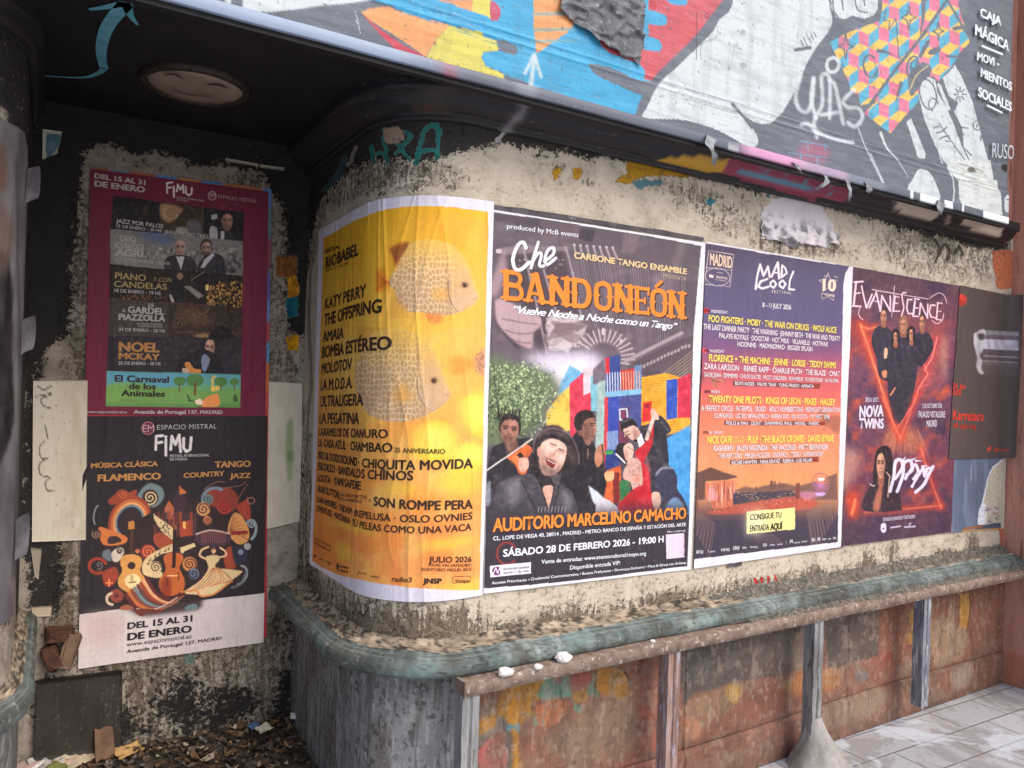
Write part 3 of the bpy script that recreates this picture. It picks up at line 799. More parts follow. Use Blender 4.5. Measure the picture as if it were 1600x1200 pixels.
# painted panel wall below the ledge
def lower_wall():
    s = np.concatenate([np.arange(1.27, 3.4, 0.0045), np.arange(3.4, 5.0, 0.007)]); z = np.arange(0.75, -0.001, -0.0045)
    S, Z, P = sheet(flat_pt(0.0), s, z, 0.022)
    d = np.zeros(S.shape)
    for xj in (2.35, 3.47, 4.45): d += np.exp(-((S-xj)/0.004)**2)
    sk = 0.185+0.01*np.sin(S*2)
    d += np.exp(-((Z-sk)/0.006)**2)
    P[..., 1] += d*0.012
    P[..., 1] -= np.where(Z < sk, 0.012, 0.0)
    p = Print(P, (160, 100, 78)); p.roughen(5.0, 16.0)
    def f(x, y):
        n = fbm(x/60, y/90, 3, 5); m = fbm(x/22, y/60, 9, 4)
        c = np.array([172, 108, 84])*(1-n[..., None])+np.array([136, 80, 64])*n[..., None]
        c = c*(1-0.25*(m > 0.58)[..., None])+0.25*(m > 0.58)[..., None]*np.array([140, 112, 86]); return c, 1.0
    p.all(f)
    p.crop(700, 1000, 4)
    p.blob([(330, 330), (460, 270), (640, 240), (620, 330), (520, 420), (560, 470), (480, 500), (440, 620), (470, 800), (390, 800), (370, 520), (320, 480)], (204, 132, 36), 1, 6)
    p.blob([(190, 520), (300, 440), (300, 540), (190, 640)], (206, 140, 52), 1, 4)
    p.blob([(190, 420), (300, 350), (310, 440), (200, 500)], (146, 130, 106), 0.8, 10)
    p.blob([(560, 340), (640, 220), (700, 270), (740, 200), (770, 330), (800, 430), (760, 350), (680, 370), (600, 370)], (96, 148, 124), 1, 4)
    p.blob([(540, 470), (565, 480), (555, 525), (535, 520)], (96, 158, 120)); p.blob([(870, 310), (930, 200), (935, 350), (880, 340)], (100, 148, 120), 1, 3)
    p.blob([(800, 400), (840, 410), (830, 460), (790, 430)], (100, 156, 130))
    p.blob([(930, 190), (1060, 170), (1120, 230), (1135, 330), (1080, 370), (980, 330), (920, 300)], (178, 116, 36), 1, 6)
    p.blob([(790, 330), (860, 300), (880, 370), (810, 390)], (200, 134, 44), 1, 4)
    p.ring(1000, 260, 130, 110, 16, (96, 66, 50), 0.7, 0, 200, 350)
    p.line([(190, 650), (300, 560), (340, 500), (380, 600), (380, 800)], 46, (92, 88, 90), 0.9, 8)
    p.blob([(370, 520), (410, 535), (450, 515), (440, 590), (410, 555), (375, 575)], (92, 140, 160), 0.9, 3)
    p.blob([(190, 680), (300, 620), (360, 690), (360, 800), (190, 800)], (196, 100, 92), 1, 8)
    p.blob([(580, 400), (720, 370), (700, 500), (600, 540), (540, 480)], (208, 118, 70), 0.9, 8)
    p.blob([(760, 220), (890, 200), (890, 260), (800, 290)], (172, 82, 72), 0.9, 8)
    p.blob([(850, 420), (1000, 350), (1150, 400), (1180, 600), (1080, 740), (800, 780), (650, 720), (580, 600), (700, 560)], (150, 122, 98), 0.7, 20)
    p.blob([(1150, 110), (1360, 60), (1360, 700), (1220, 690), (1190, 400)], (186, 96, 76), 0.8, 10)
    p.line([(1210, 100), (1190, 200)], 30, (138, 46, 32), 0.8, 8)
    p.blob([(1040, 800), (1150, 750), (1355, 710), (1355, 800)], (206, 112, 100), 0.9, 6)
    p.crop(750, 880, 3.75)
    p.poly([(1170, 480), (1700, 380), (1700, 640), (1500, 700), (1240, 770), (1180, 860)], (96, 88, 84), 1, 8)
    p.blob([(1190, 920), (1270, 910), (1300, 1000), (1210, 1040)], (206, 124, 82), 1, 8)
    p.blob([(1210, 820), (1440, 720), (1540, 720), (1520, 800), (1400, 900), (1200, 900)], (158, 124, 88), 0.8, 14)
    p.blob([(1450, 730), (1520, 715), (1510, 810), (1460, 800)], (204, 146, 54), 0.9, 6)
    p.crop(1175, 850, 3.43)
    p.poly([(-20, 460), (320, 400), (320, 640), (200, 690), (-20, 730)], (100, 90, 86), 1, 6)
    p.poly([(390, 390), (660, 330), (685, 350), (685, 590), (520, 640), (400, 660)], (94, 82, 76), 1, 6)
    p.blob([(230, 500), (320, 470), (320, 650), (230, 660)], (150, 128, 104), 0.8, 8); p.ell(610, 410, 26, 30, (136, 122, 116), 0.9, 6)
    p.blob([(180, 720), (320, 670), (470, 670), (460, 760), (320, 800), (200, 800)], (204, 132, 62), 0.7, 14)
    p.ell(585, 705, 32, 34, (126, 120, 116), 0.9, 8)
    p.blob([(700, 300), (900, 280), (900, 520), (720, 640)], (176, 84, 60), 0.9, 14)
    p.blob([(820, 480), (850, 360), (900, 300), (960, 300), (960, 540), (830, 540)], (200, 132, 48), 0.9, 6)
    p.ring(950, 400, 120, 130, 14, (110, 70, 52), 0.7, 0, 130, 300)
    p.line([(965, 280), (1010, 265), (1050, 300), (1040, 400)], 12, (104, 62, 48), 0.7, 3, True)
    p.poly([(1110, 270), (1170, 260), (1165, 390), (1150, 460), (1110, 450)], (204, 138, 36), 0.95, 4)
    p.blob([(960, 440), (1080, 400), (1150, 500), (1130, 600), (1060, 640), (970, 650)], (180, 148, 108), 0.7, 14)
    p.line([(1070, 300), (1075, 600)], 30, (150, 128, 112), 0.5, 10)
    p.blob([(1070, 680), (1170, 640), (1160, 740), (1080, 790)], (176, 154, 134), 0.9, 10)
    p.blob([(0, 960), (320, 880), (320, 1000), (0, 1130)], (168, 112, 96), 0.7, 14)
    p.blob([(330, 890), (560, 800), (700, 770), (700, 880), (400, 990)], (164, 140, 116), 0.8, 14)
    # old tags and runs of paint
    p.crop(1175, 850, 3.43)
    for ln, wd, c in (([(815, 500), (850, 360), (905, 300), (960, 300)], 9, (96, 58, 44)), ([(830, 540), (870, 560), (930, 545)], 8, (104, 64, 48)), ([(1000, 290), (1020, 420), (1000, 560)], 7, (104, 70, 52)), ([(1110, 270), (1100, 450)], 8, (110, 70, 40)), ([(1172, 262), (1160, 400), (1150, 470)], 8, (110, 70, 40)), ([(60, 720), (120, 700), (170, 760)], 6, (110, 60, 46)), ([(540, 350), (610, 340), (660, 400)], 6, (130, 110, 90))): p.line(ln, wd, c, 0.75, 0, True)
    p.crop(700, 1000, 4)
    for ln, wd, c in (([(840, 220), (900, 170), (1000, 155), (1090, 190), (1130, 250)], 11, (92, 62, 46)), ([(700, 300), (720, 400), (700, 520)], 7, (84, 62, 52)), ([(470, 480), (560, 470), (600, 520)], 6, (70, 110, 100)), ([(930, 200), (915, 330)], 8, (70, 60, 52)), ([(330, 340), (300, 470)], 7, (120, 70, 36))): p.line(ln, wd, c, 0.75, 0, True)
    for i in range(60):
        x = random.uniform(200, 3400); y = random.uniform(0, 300)-0.16*(x-200); p.line([(x, y), (x+random.uniform(-4, 4), y+random.uniform(60, 340))], random.uniform(2, 6), random.choice([(120, 60, 46), (206, 150, 130), (84, 60, 50), (196, 128, 60), (150, 120, 100)]), 0.5, 0)
    # wear: peeled spots, rain streaks; then darker mottling at foot and skirting line
    p.crop(0, 0, 1)
    def wear(lo, hi, col, al, sx, sy, seed, m=lambda x, y: 1.0):
        p.all(lambda x, y: (np.array(col, float)+0*x[..., None], al*np.clip((fbm(S*sx, Z*sy, seed, 5)-lo)/(hi-lo), 0, 1)*m(x, y)))
    wear(0.54, 0.60, (128, 108, 90), 0.35, 5, 4, 3); wear(0.60, 0.64, (82, 66, 56), 0.25, 26, 12, 9); wear(0.60, 0.63, (196, 172, 152), 0.40, 40, 26, 14)
    wear(0.50, 0.62, (96, 72, 60), 0.22, 60, 1.2, 21); wear(0.62, 0.66, (60, 48, 44), 0.22, 70, 60, 27); wear(0.58, 0.62, (150, 132, 112), 0.30, 9, 20, 33)
    p.all(lambda x, y: (np.array([84, 70, 60])+0*x[..., None], 0.65*np.exp(-Z/0.05)*fbm(S*9, Z*9, 6, 4)*1.6))
    p.all(lambda x, y: (np.array([92, 66, 54])+0*x[..., None], 0.5*np.exp(-np.abs(Z-0.19)/0.02)*fbm(S*12, Z*12, 8, 4)*1.6))
    me = raw_mesh('lower_wall', P.reshape(-1, 3), grid_faces(*S.shape), np.stack([S.ravel(), Z.ravel()], -1))
    p.c = p.c*0.92+(p.c.mean(-1, keepdims=True)-p.c)*0.16
    set_col(me, 'ink', p.rgba()); link('lower_wall', me, M_PAINTED, shop)
lower_wall()

bm = bmesh.new(); bm_box(bm, -3.0, 5.0, 0.012, 0.3, 2.86, 4.8); bm_box(bm, 4.5, 5.0, 0.014, 0.3, 2.69, 2.86)
from_bm('upper_wall', bm, M_TERRA, shop)
# neighbour's terracotta pier closing the view on the right
bm = bmesh.new()
bm_box(bm, 5.0, 6.4, -0.75, 1.5, 0.0, 4.8, 0.01)
nb = empty('neighbouring_pier', (5.7, -0.2, 0), 'terracotta painted pier of the next building, standing at the end of the ledge', 'wall')
from_bm('pier_wall', bm, M_TERRA, nb)
bm = bmesh.new()
bm_box(bm, 4.988, 6.41, -0.762, 0.0, 0.0, 0.19, 0.004)
from_bm('skirting', bm, surf_mat('terracotta_skirting', L(196, 134, 110), L(176, 112, 90), 6, 0.85, 0.005, L(130, 104, 86), (0.6, 0.7), True), nb)

# ---------------------------------------------------------------- the painted sign board above
SY = -0.20
sign = empty('sign_board', (2.0, SY, 2.69), 'long painted sign board with a white and blue graffiti mural, over the posters', 'sign')
WHITE, CHAR, BLUE, RED, ORA, YEL = (216, 226, 230), (108, 116, 128), (70, 174, 222), (214, 92, 106), (246, 168, 106), (226, 216, 104)
Z_RIDGE = float(hit_y(1000, 127, SY)[1])

def make_mural():
    s = np.concatenate([np.arange(-0.1, 2.4, 0.0034), np.arange(2.4, 4.5, 0.0046), [4.5]]); z = np.arange(4.12, 2.724, -0.0042)
    S, Z, P = sheet(flat_pt(SY), s, z, 0.0)
    step = np.clip((Z_RIDGE-Z)/0.006+0.5, 0, 1)*0.010 + np.exp(-((Z-Z_RIDGE)/0.006)**2)*0.006 + np.exp(-((Z-Z_RIDGE-0.03)/0.004)**2)*0.003
    P[..., 1] -= step + (fbm(S*2, Z*3, 4, 3)-0.5)*0.006
    p = Print(P, CHAR); p.roughen(0.7, 4.0)
    # left: white figure and charcoal ground
    p.crop(340, 0, 6.154)
    p.poly([(70, -900), (130, 0), (128, 40), (75, 15), (-400, -600)], WHITE)
    p.poly([(235, -900), (235, 0), (245, 85), (330, 105), (480, 118), (700, 95), (870, 75), (1010, 55), (1180, 40), (1440, 8), (2400, -140), (2400, -900)], WHITE, 1, 4)
    p.line([(1320, 100), (1355, 230), (1370, 320)], 7, WHITE, 0.8); p.line([(1330, 190), (1352, 235), (1362, 185)], 6, WHITE, 0.8)
    for i in range(26):
        x = random.uniform(300, 1300); y = random.uniform(130, 300); p.line([(x, y), (x+random.uniform(-30, 60), y+random.uniform(-10, 30))], 4, (150, 160, 172), 0.25)
    p.crop(400, 0, 3.2)
    # blue field
    p.poly([(560, -10), (640, 15), (780, 78), (940, 120), (1130, 160), (1140, 188), (1205, 200), (1300, 228), (1308, 258), (1290, 276), (1212, 256), (1140, 260), (1125, 285), (1150, 330), (1235, 365), (1245, 385), (1300, 395), (1600, 500), (2900, 900), (2900, -400), (300, -400)], BLUE)
    p.poly([(300, -400), (880, -400), (900, 0), (1090, 0), (1080, 55), (960, 15), (700, -60), (560, -120)], ORA); p.poly([(1095, -100), (1178, -100), (1172, 90), (1080, 56)], YEL)
    p.blob([(1172, 10), (1205, 20), (1225, 60), (1215, 95), (1190, 105), (1172, 90)], (196, 84, 110))
    p.poly([(524, 62), (560, 45), (655, 32), (760, 70), (970, 128), (900, 200), (850, 285), (700, 180), (560, 95)], ORA, 1, 2)
    p.poly([(540, 75), (600, 130), (720, 215), (850, 285), (848, 297), (705, 258), (640, 190), (580, 130)], (206, 72, 92), 1, 2)
    p.poly([(885, 318), (960, 348), (1003, 396), (930, 378)], (206, 72, 92), 1, 2)
    p.poly([(970, 128), (1130, 160), (1140, 188), (1202, 202), (1212, 255), (1140, 258), (1126, 285), (1150, 332), (1236, 368), (1242, 398), (1285, 415), (1296, 475), (1003, 396), (960, 345), (850, 292), (900, 200)], YEL, 1, 2)
    p.line([(1235, 222), (1285, 250)], 46, CHAR, 1, 2)
    p.poly([(1240, 370), (1340, 405), (1420, 460), (1300, 480)], CHAR, 1, 4)
    for a, b in (((640, 20), (1340, 130)), ((820, 90), (1380, 280)), ((1000, 140), (1390, 240)), ((760, 72), (1280, 172))): p.line([a, b], 4, (40, 128, 178), 0.5, 1)
    for i in range(50):
        x = random.uniform(620, 1560); y = random.uniform(20, 440); q = (x-600)*0.27+20; p.line([(x, y), (x+random.uniform(6, 26), y+random.uniform(2, 8))], 3, (50, 60, 66), 0.25)
    p.poly([(1385, -60), (1640, -60), (1620, 90), (1560, 160), (1402, 268), (1390, 160)], ORA, 1, 2)
    for y in (-20, 70, 150, 207): p.line([(1380, y), (1600, y-4)], 13, (120, 178, 190), 0.85, 3)
    p.line([(1372, 450), (1393, 285)], 22, WHITE, 0.9, 4); p.line([(1345, 365), (1392, 272), (1425, 385)], 16, WHITE, 0.95, 3)
    p.line([(1400, 445), (1375, 500)], 30, (206, 210, 212), 0.9, 4)
    # red, drips, the large white hand
    p.crop(850, 0, 4)
    p.poly([(700, -400), (720, 520), (625, 580), (565, 728), (600, 745), (3600, 1800), (3600, -400)], CHAR)
    p.poly([(345, 245), (360, 285), (400, 325), (470, 352), (600, 400), (632, 440), (626, 490), (690, 515), (740, 480), (960, 260), (1100, 100), (1180, 0), (1180, -400), (650, -400), (655, 220), (500, 240)], (214, 92, 104), 1, 2)
    p.blob([(640, 70), (700, 68), (765, 105), (762, 155), (700, 158), (640, 135)], BLUE); p.blob([(480, 245), (600, 222), (700, 240), (738, 285), (715, 322), (620, 305)], BLUE)
    p.blob([(740, -30), (880, -10), (885, 30), (800, 25)], BLUE); p.blob([(660, 0), (700, 20), (700, 60), (665, 60)], (196, 66, 80))
    p.line([(1190, -40), (1080, 100), (955, 260), (790, 420), (690, 530), (630, 640), (598, 735)], 62, CHAR, 1, 3, True)
    p.blob([(280, 405), (340, 405), (460, 440), (560, 490), (700, 520), (720, 560), (630, 600), (480, 540), (330, 470)], CHAR)
    p.poly([(1215, -400), (1180, 20), (1100, 115), (1060, 190), (975, 280), (830, 420), (740, 500), (690, 570), (650, 660), (612, 738), (700, 742), (850, 748), (980, 775), (1100, 820), (1200, 875), (1270, 915), (1325, 915), (1338, 875), (1310, 810), (1250, 740), (1175, 665), (1180, 645), (1240, 710), (1310, 760), (1390, 775), (1450, 745), (1530, 640), (1600, 490), (1640, 400), (1700, 300), (1800, 150), (1780, 0), (1780, -400)], WHITE, 1, 2, True, 3)
    p.line([(1178, 648), (1240, 722), (1300, 800)], 16, CHAR, 1, 2)
    p.line([(955, 65), (953, 370)], 5, (90, 60, 70), 0.7); p.line([(955, 65), (1040, 95), (1082, 170), (1070, 240), (985, 278), (980, 370)], 5, (120, 130, 140), 0.7, 0, True); p.ring(1018, 100, 14, 14, 6, (110, 60, 70), 0.8)
    for x, y in ((1242, 205), (1245, 410), (1485, 285), (1440, 455)): p.ring(x, y, 15, 15, 6, (120, 128, 134), 0.8); p.ell(x, y, 6, 6, (90, 96, 100))
    for i in range(60):
        x = random.uniform(680, 1500); y = random.uniform(520, 760)*0.4+0.28*x+120; p.line([(x, y), (x+random.uniform(4, 40), y+random.uniform(0, 12))], 4, (120, 120, 112), 0.45)
    for k in (0, 40, 75): p.line([(680, 505+k*0.6), (1200, 640+k), (1640, 770+k)], 4, (150, 160, 168), 0.7)
    p.line([(1195, 270), (1160, 440)], 4, (150, 158, 164), 0.6); p.line([(1430, 350), (1428, 520)], 4, (150, 158, 164), 0.6)
    # right side: face, kerchief, hand
    p.crop(1200, 0, 4)
    p.poly([(-100, -300), (360, -300), (370, 0), (400, 95), (385, 155), (305, 205), (255, 290), (240, 400), (200, 500), (150, 600), (85, 700), (60, 735), (-40, 690)], WHITE, 1, 2)
    p.poly([(385, -300), (690, -300), (685, 60), (660, 95), (600, 118), (530, 95), (480, 120), (430, 110), (395, 50)], WHITE)
    for ln in ([(405, -20), (410, 60), (440, 110)], [(460, -20), (470, 60)], [(540, -20), (560, 60), (620, 80)], [(600, -10), (605, 35)]): p.line(ln, 9, CHAR, 1, 0, True)
    p.line([(172, 312), (262, 298)], 22, CHAR)
    for a, b in (((225, 300), (205, 250)), ((245, 290), (222, 235)), ((268, 270), (245, 220)), ((285, 245), (270, 212)), ((300, 230), (290, 205))): p.line([a, b], 6, CHAR)
    ker = [(385, 262), (520, 195), (700, 130), (712, 60), (720, -300), (1190, -300), (1190, 40), (1222, 140), (1262, 262), (1185, 345), (1170, 385), (1065, 512), (1030, 470), (960, 560), (930, 645), (860, 720), (800, 790), (765, 835), (680, 770), (600, 705), (690, 625), (580, 660), (560, 590), (520, 570), (500, 500), (450, 400)]
    p.set_clip(ker)
    def cubes(x, y):
        W, h, E = 126.0, 76.0, 80.0; pit = E+h/2; yy = y+0.22*x; c = np.zeros(x.shape+(3,))+np.array([246, 206, 104])
        for par in (0, 1):
            r0 = np.floor((yy/pit-par)/2)
            for dr in (0, 1):
                r = (r0+dr)*2+par; cy = r*pit; cx = (np.floor((x-par*W/2)/W)+0.5)*W+par*W/2; dx = (x-cx)/(W/2)
                inside = (yy > cy-h+np.abs(dx)*h/2) & (yy < cy+E-np.abs(dx)*h/2); side = inside & (yy > cy-np.abs(dx)*h/2)
                c = np.where((side & (dx < 0))[..., None], np.array([236, 130, 160]), np.where((side & (dx >= 0))[..., None], np.array([92, 182, 214]), c))
        return c, 1.0
    p.all(cubes)
    for cx, cy, a, b in ((485, 290, 50, 82), (880, 110, 45, 78), (1065, 195, 36, 58)):
        st = []
        for k in range(4):
            an = k*math.pi/2; st += [(cx+a*math.cos(an), cy+b*math.sin(an)), (cx+a*0.3*math.cos(an+0.78), cy+b*0.3*math.sin(an+0.78))]
        p.line(st+[st[0]], 9, CHAR)
    p.line([(740, 60), (720, 130), (760, 130), (755, 185), (800, 115), (812, 290)], 7, CHAR)
    p.ring(640, 415, 42, 70, 12, CHAR, 1, -8, 20, 320); p.ring(838, 310, 26, 60, 8, CHAR, 1, 0, 20, 190)
    p.line([(975, -40), (968, 120), (952, 225)], 34, CHAR, 1, 0, False, True); p.line([(690, 318), (735, 325), (795, 348)], 26, CHAR, 1, 0, True, True); p.ell(1040, 318, 44, 20, CHAR, 1, 0, -22)
    p.line([(1000, 262), (952, 350)], 24, CHAR); p.line([(832, 520), (800, 635)], 24, CHAR, 1, 0, False, True)
    p.ring(905, 420, 36, 68, 12, CHAR, 1, 8); p.ring(910, 415, 18, 40, 8, CHAR, 1, 8)
    for i in range(40):
        x = random.uniform(420, 1150); y = random.uniform(180, 760); p.line([(x, y), (x+random.uniform(-12, 12), y+random.uniform(5, 24))], 5, (60, 64, 70), 0.6)
    p.set_clip()
    p.line([(1140, -30), (960, 230), (800, 430), (640, 650)], 20, CHAR, 0.95); p.line([(1120, 0), (1250, 220)], 16, CHAR, 0.9); p.line([(1165, 180), (1225, 168)], 24, CHAR); p.line([(1115, 350), (1190, 355)], 14, CHAR)
    # hand at right
    p.blob([(880, 470), (960, 390), (1020, 420), (1010, 480), (960, 530), (900, 600), (880, 560)], CHAR); p.line([(890, 555), (930, 470), (1000, 410)], 7, (236, 206, 140), 0.9, 0, True)
    p.poly([(942, 600), (955, 520), (1000, 480), (1045, 500), (1060, 580), (1110, 660), (1155, 760), (1205, 900), (1265, 1030), (1290, 1060), (1150, 1050), (1100, 1010), (1040, 900), (975, 740)], WHITE, 1, 1)
    p.ring(1000, 590, 50, 95, 9, CHAR, 1, -12); p.ring(1035, 655, 30, 40, 8, CHAR, 1, -12, 120, 360)
    p.poly([(1092, 490), (1170, 408), (1205, 470), (1280, 640), (1335, 850), (1405, 1110), (1310, 1095), (1225, 930), (1215, 800), (1165, 700), (1190, 640), (1130, 600)], WHITE, 1, 1)
    p.line([(1068, 530), (1130, 680)], 20, WHITE); p.line([(1180, 640), (1140, 620), (1110, 560)], 8, CHAR, 1, 0, True); p.line([(1170, 790), (1250, 800)], 8, CHAR)
    for cx, cy in ((1200, 590),):
        for k in range(8): an = k*0.785; p.line([(cx+14*math.cos(an), cy+18*math.sin(an)), (cx+36*math.cos(an), cy+45*math.sin(an))], 9, CHAR)
    p.spiral(1310, 790, 42, 2, 8, CHAR, 1, 1.0); p.line([(1330, 880), (1335, 830)], 8, CHAR)
    for ln in ([(1035, 800), (1070, 790)], [(1055, 830), (1090, 820), (1115, 795)], [(1072, 870), (1100, 855), (1130, 850)], [(1110, 880), (1135, 885)], [(1220, 920), (1270, 970)]): p.line(ln, 9, CHAR, 1, 0, True)
    p.line([(1070, 770), (1130, 860), (1240, 1010), (1270, 1030)], 7, CHAR, 1, 0, True); p.line([(1050, 900), (1090, 1020)], 6, WHITE)
    p.poly([(865, 760), (895, 740), (985, 960), (980, 992), (940, 990)], WHITE); p.line([(705, 830), (740, 920), (810, 1000), (880, 1110)], 18, WHITE, 0.95, 0, True, True); p.line([(565, 800), (600, 900), (720, 1150)], 7, WHITE, 0.9)
    p.line([(640, 960), (700, 1090), (740, 1180)], 7, WHITE, 0.9)
    p.crop(1400, 250, 8)
    p.poly([(145, 370), (215, 230), (270, 130), (340, 110), (420, 160), (490, 270), (530, 380), (550, 490), (350, 430)], WHITE, 1, 3, True, 3)
    p.poly([(600, 0), (1180, 0), (1220, 250), (1265, 255), (1275, 370), (1310, 400), (1330, 690), (1100, 640), (830, 560), (790, 480), (780, 260), (700, 180), (640, 60)], (220, 228, 226), 1, 2)
    p.line([(640, 80), (715, 240), (730, 400), (715, 520)], 20, WHITE, 0.9); p.line([(770, 240), (960, 270), (1260, 350), (1460, 400)], 8, (110, 108, 100), 0.8)
    p.blob([(890, 110), (940, 90), (1000, 140), (920, 155)], (110, 106, 96)); p.line([(770, 40), (880, 70), (1090, 140)], 10, (90, 92, 90), 0.7)
    for i in range(20): x = random.uniform(650, 1260); y = 60+0.25*(x-600)+random.uniform(-20, 80); p.line([(x, y), (x+random.uniform(10, 50), y+random.uniform(-4, 14))], 10, (150, 146, 130), 0.5)
    p.blob([(1355, 500), (1370, 460), (1400, 440), (1440, 470), (1455, 640), (1365, 640)], (214, 222, 226)); p.ell(1400, 495, 22, 12, (120, 126, 132))
    p.line([(1200, 45), (1300, 60), (1450, 120)], 9, (170, 180, 190), 0.7, 0, True)
    # spray tag and pink bricks
    p.crop(1200, 0, 4)
    tg = (226, 236, 242)
    p.ring(405, 405, 38, 46, 22, tg, 0.85, 10, 60, 400)
    for ln in ([(205, 480), (172, 600), (195, 680), (250, 695), (280, 600), (285, 490)], [(285, 490), (270, 620), (300, 740)], [(300, 730), (340, 640), (335, 480), (385, 490), (385, 740)], [(330, 720), (440, 700)], [(385, 500), (420, 540), (470, 775)], [(540, 560), (470, 630), (500, 670), (570, 680), (590, 740), (540, 792), (500, 765)], [(210, 780), (250, 775), (300, 830), (305, 860)], [(300, 720), (290, 800), (380, 860), (530, 890)]):
        p.line(ln, 24, tg, 0.82, 5, True)
    p.blob([(180, 980), (230, 890), (330, 890), (380, 930), (370, 1000), (300, 1020), (220, 1010)], (186, 108, 136), 0.75, 16)
    p.poly([(-120, 940), (40, 950), (300, 1040), (520, 1100), (420, 1110), (100, 1010), (-80, 970)], (208, 140, 180), 0.55, 16)
    for ln in ([(130, 955), (365, 985)], [(205, 960), (205, 1000)], [(310, 980), (308, 1035)], [(200, 880), (378, 912)], [(250, 880), (250, 930)], [(355, 905), (358, 940)]): p.line(ln, 9, (120, 168, 206), 0.8, 2)
    for i in range(90):
        x = random.uniform(-1400, 1300); y = random.uniform(0, 1000); a = random.uniform(0.3, 1.4)
        p.line([(x, y), (x+12*math.cos(a), y+12*math.sin(a))], 4, (70, 76, 84), 0.5)
    p.crop(0, 0, 1)
    p.all(lambda x, y: (np.where((fbm(S*9, Z*60, 71, 4) > 0.5)[..., None], np.array([240, 244, 246]), np.array([40, 46, 54])), np.clip(np.abs(fbm(S*9, Z*60, 71, 4)-0.5)*0.4, 0, 0.09)))      # brush marks and fading
    p.all(lambda x, y: (np.array([92, 96, 100])+0*x[..., None], 0.10*np.clip((fbm(S*30, Z*3, 75, 4)-0.57)*6, 0, 1)))      # runs of dirt
    p.all(lambda x, y: (np.array([110, 108, 100])+0*x[..., None], 0.55*np.clip((fbm(S*60, Z*60, 79, 3)-0.76)*14, 0, 1)))
    me = raw_mesh('board', P.reshape(-1, 3), grid_faces(*S.shape), np.stack([S.ravel(), Z.ravel()], -1))
    set_col(me, 'ink', p.rgba(0.80)); o = link('board', me, M_MURAL, sign)
    # metal strip along the lower edge
    s = np.concatenate([np.arange(-3.0, 0, 0.1), np.arange(0, 4.501, 0.006)])
    pf = [(0.0085, 2.7272), (0.0125, 2.7275), (0.0135, 2.726), (0.0135, 2.694), (0.0125, 2.6915), (0.000, 2.6915)]
    S = np.repeat(s[None], 6, 0); O = np.repeat(np.array([a for a, b in pf])[:, None], len(s), 1); Z = np.repeat(np.array([b for a, b in pf])[:, None], len(s), 1)
    P = np.stack([S, SY-O-(fbm(S*3, Z*0, 8, 3)-0.5)*0.004, Z+(fbm(S*2.3, Z*0, 2, 3)-0.5)*0.004], -1)
    q = Print(P, (138, 154, 178))
    q.all(lambda x, y: (np.array([92, 98, 110]) + 0*x[..., None], np.clip((x-620)/120, 0, 1)))
    q.crop(400, 0, 3.2); q.poly([(890, 300), (960, 320), (1010, 400), (960, 400)], (176, 84, 100), 0.8, 6); q.poly([(1290, 380), (1420, 420), (1380, 520), (1300, 470)], (170, 178, 186), 0.35, 10)
    q.crop(850, 0, 4); q.poly([(1160, 880), (1220, 900), (1215, 990), (1150, 970)], (176, 184, 190)); q.poly([(1270, 910), (1640, 980), (1640, 1090), (1220, 970)], (204, 146, 182), 1, 10)
    q.crop(1100, 150, 3.2); q.poly([(150, 240), (720, 380), (700, 440), (500, 380), (150, 290)], (190, 140, 172), 0.8, 14); q.poly([(480, 330), (900, 440), (900, 500), (480, 390)], (150, 160, 172), 0.8, 10)
    q.crop(1400, 250, 8)
    for a, b in ((170, 210), (295, 535), (600, 705), (825, 845), (1090, 1450)): q.poly([(a+10, 280), (b+10, 300), (b, 900), (a, 880)], (224, 232, 234), 1, 3)
    me = raw_mesh('edge_strip', P.reshape(-1, 3), grid_faces(*S.shape), np.stack([S.ravel(), Z.ravel()], -1))
    set_col(me, 'ink', q.rgba()); link('edge_strip', me, painted_mat('strip_paint', 0.4, 0.001, (0.5, 0.52, 0.55, 1), 0.15, False, (0.05, 0.05, 0.06, 1), 0.3), sign)
    bm = bmesh.new(); bm_box(bm, -3.0, 4.498, SY+0.002, SY+0.03, 2.676, 4.12); bm_box(bm, -3.0, 4.498, SY-0.004, SY+0.04, 4.125, 4.7)
    from_bm('backing', bm, M_SOFFIT, sign)
    # hand lettering
    lt = Letters(lambda x, y: hit_y(x, y, SY), flat_pt(SY), 0.012)
    w = (222, 232, 236)
    lt.crop(1200, 0, 4)
    lt.add('CAJA', (1308, 105), (1442, 168), 52, w, 0.03); lt.add('MÁGICA', (1278, 218), (1490, 325), 62, w, 0.03, 0, 1.0)
    lt.add('MOVI -', (1290, 378), (1428, 425), 48, w, 0.03); lt.add('MIENTOS', (1312, 482), (1508, 572), 52, w, 0.03); lt.add('SOCIALES', (1296, 605), (1508, 702), 58, w, 0.03)
    lt.add('RUSO', (1385, 985), (1520, 1000), 90, (190, 200, 210), -0.004)
    for a, b in (((1320, 298), (1450, 352)), ((1352, 668), (1448, 716))): lt.add('I', a, b, 13, w, 0.0)
    lt.build('lettering', sign, 0.5)
make_mural()

# ---------------------------------------------------------------- posters
def corner_pt(s, z, off=0.0):
    """flat wall turning towards the street where the paper runs up on the pier"""
    s = np.asarray(s, float); x0, r = 4.90, 0.085
    t = np.clip((s-x0)/r, 0, math.pi/2); ex = np.clip(s-x0-r*math.pi/2, 0, None)
    x = np.where(s < x0, s, x0+(r-off*0)*np.sin(t)); y = np.where(s < x0, -off, -off-r*(1-np.cos(t))-ex)
    return np.stack([x, y, np.broadcast_to(z, s.shape)], -1)

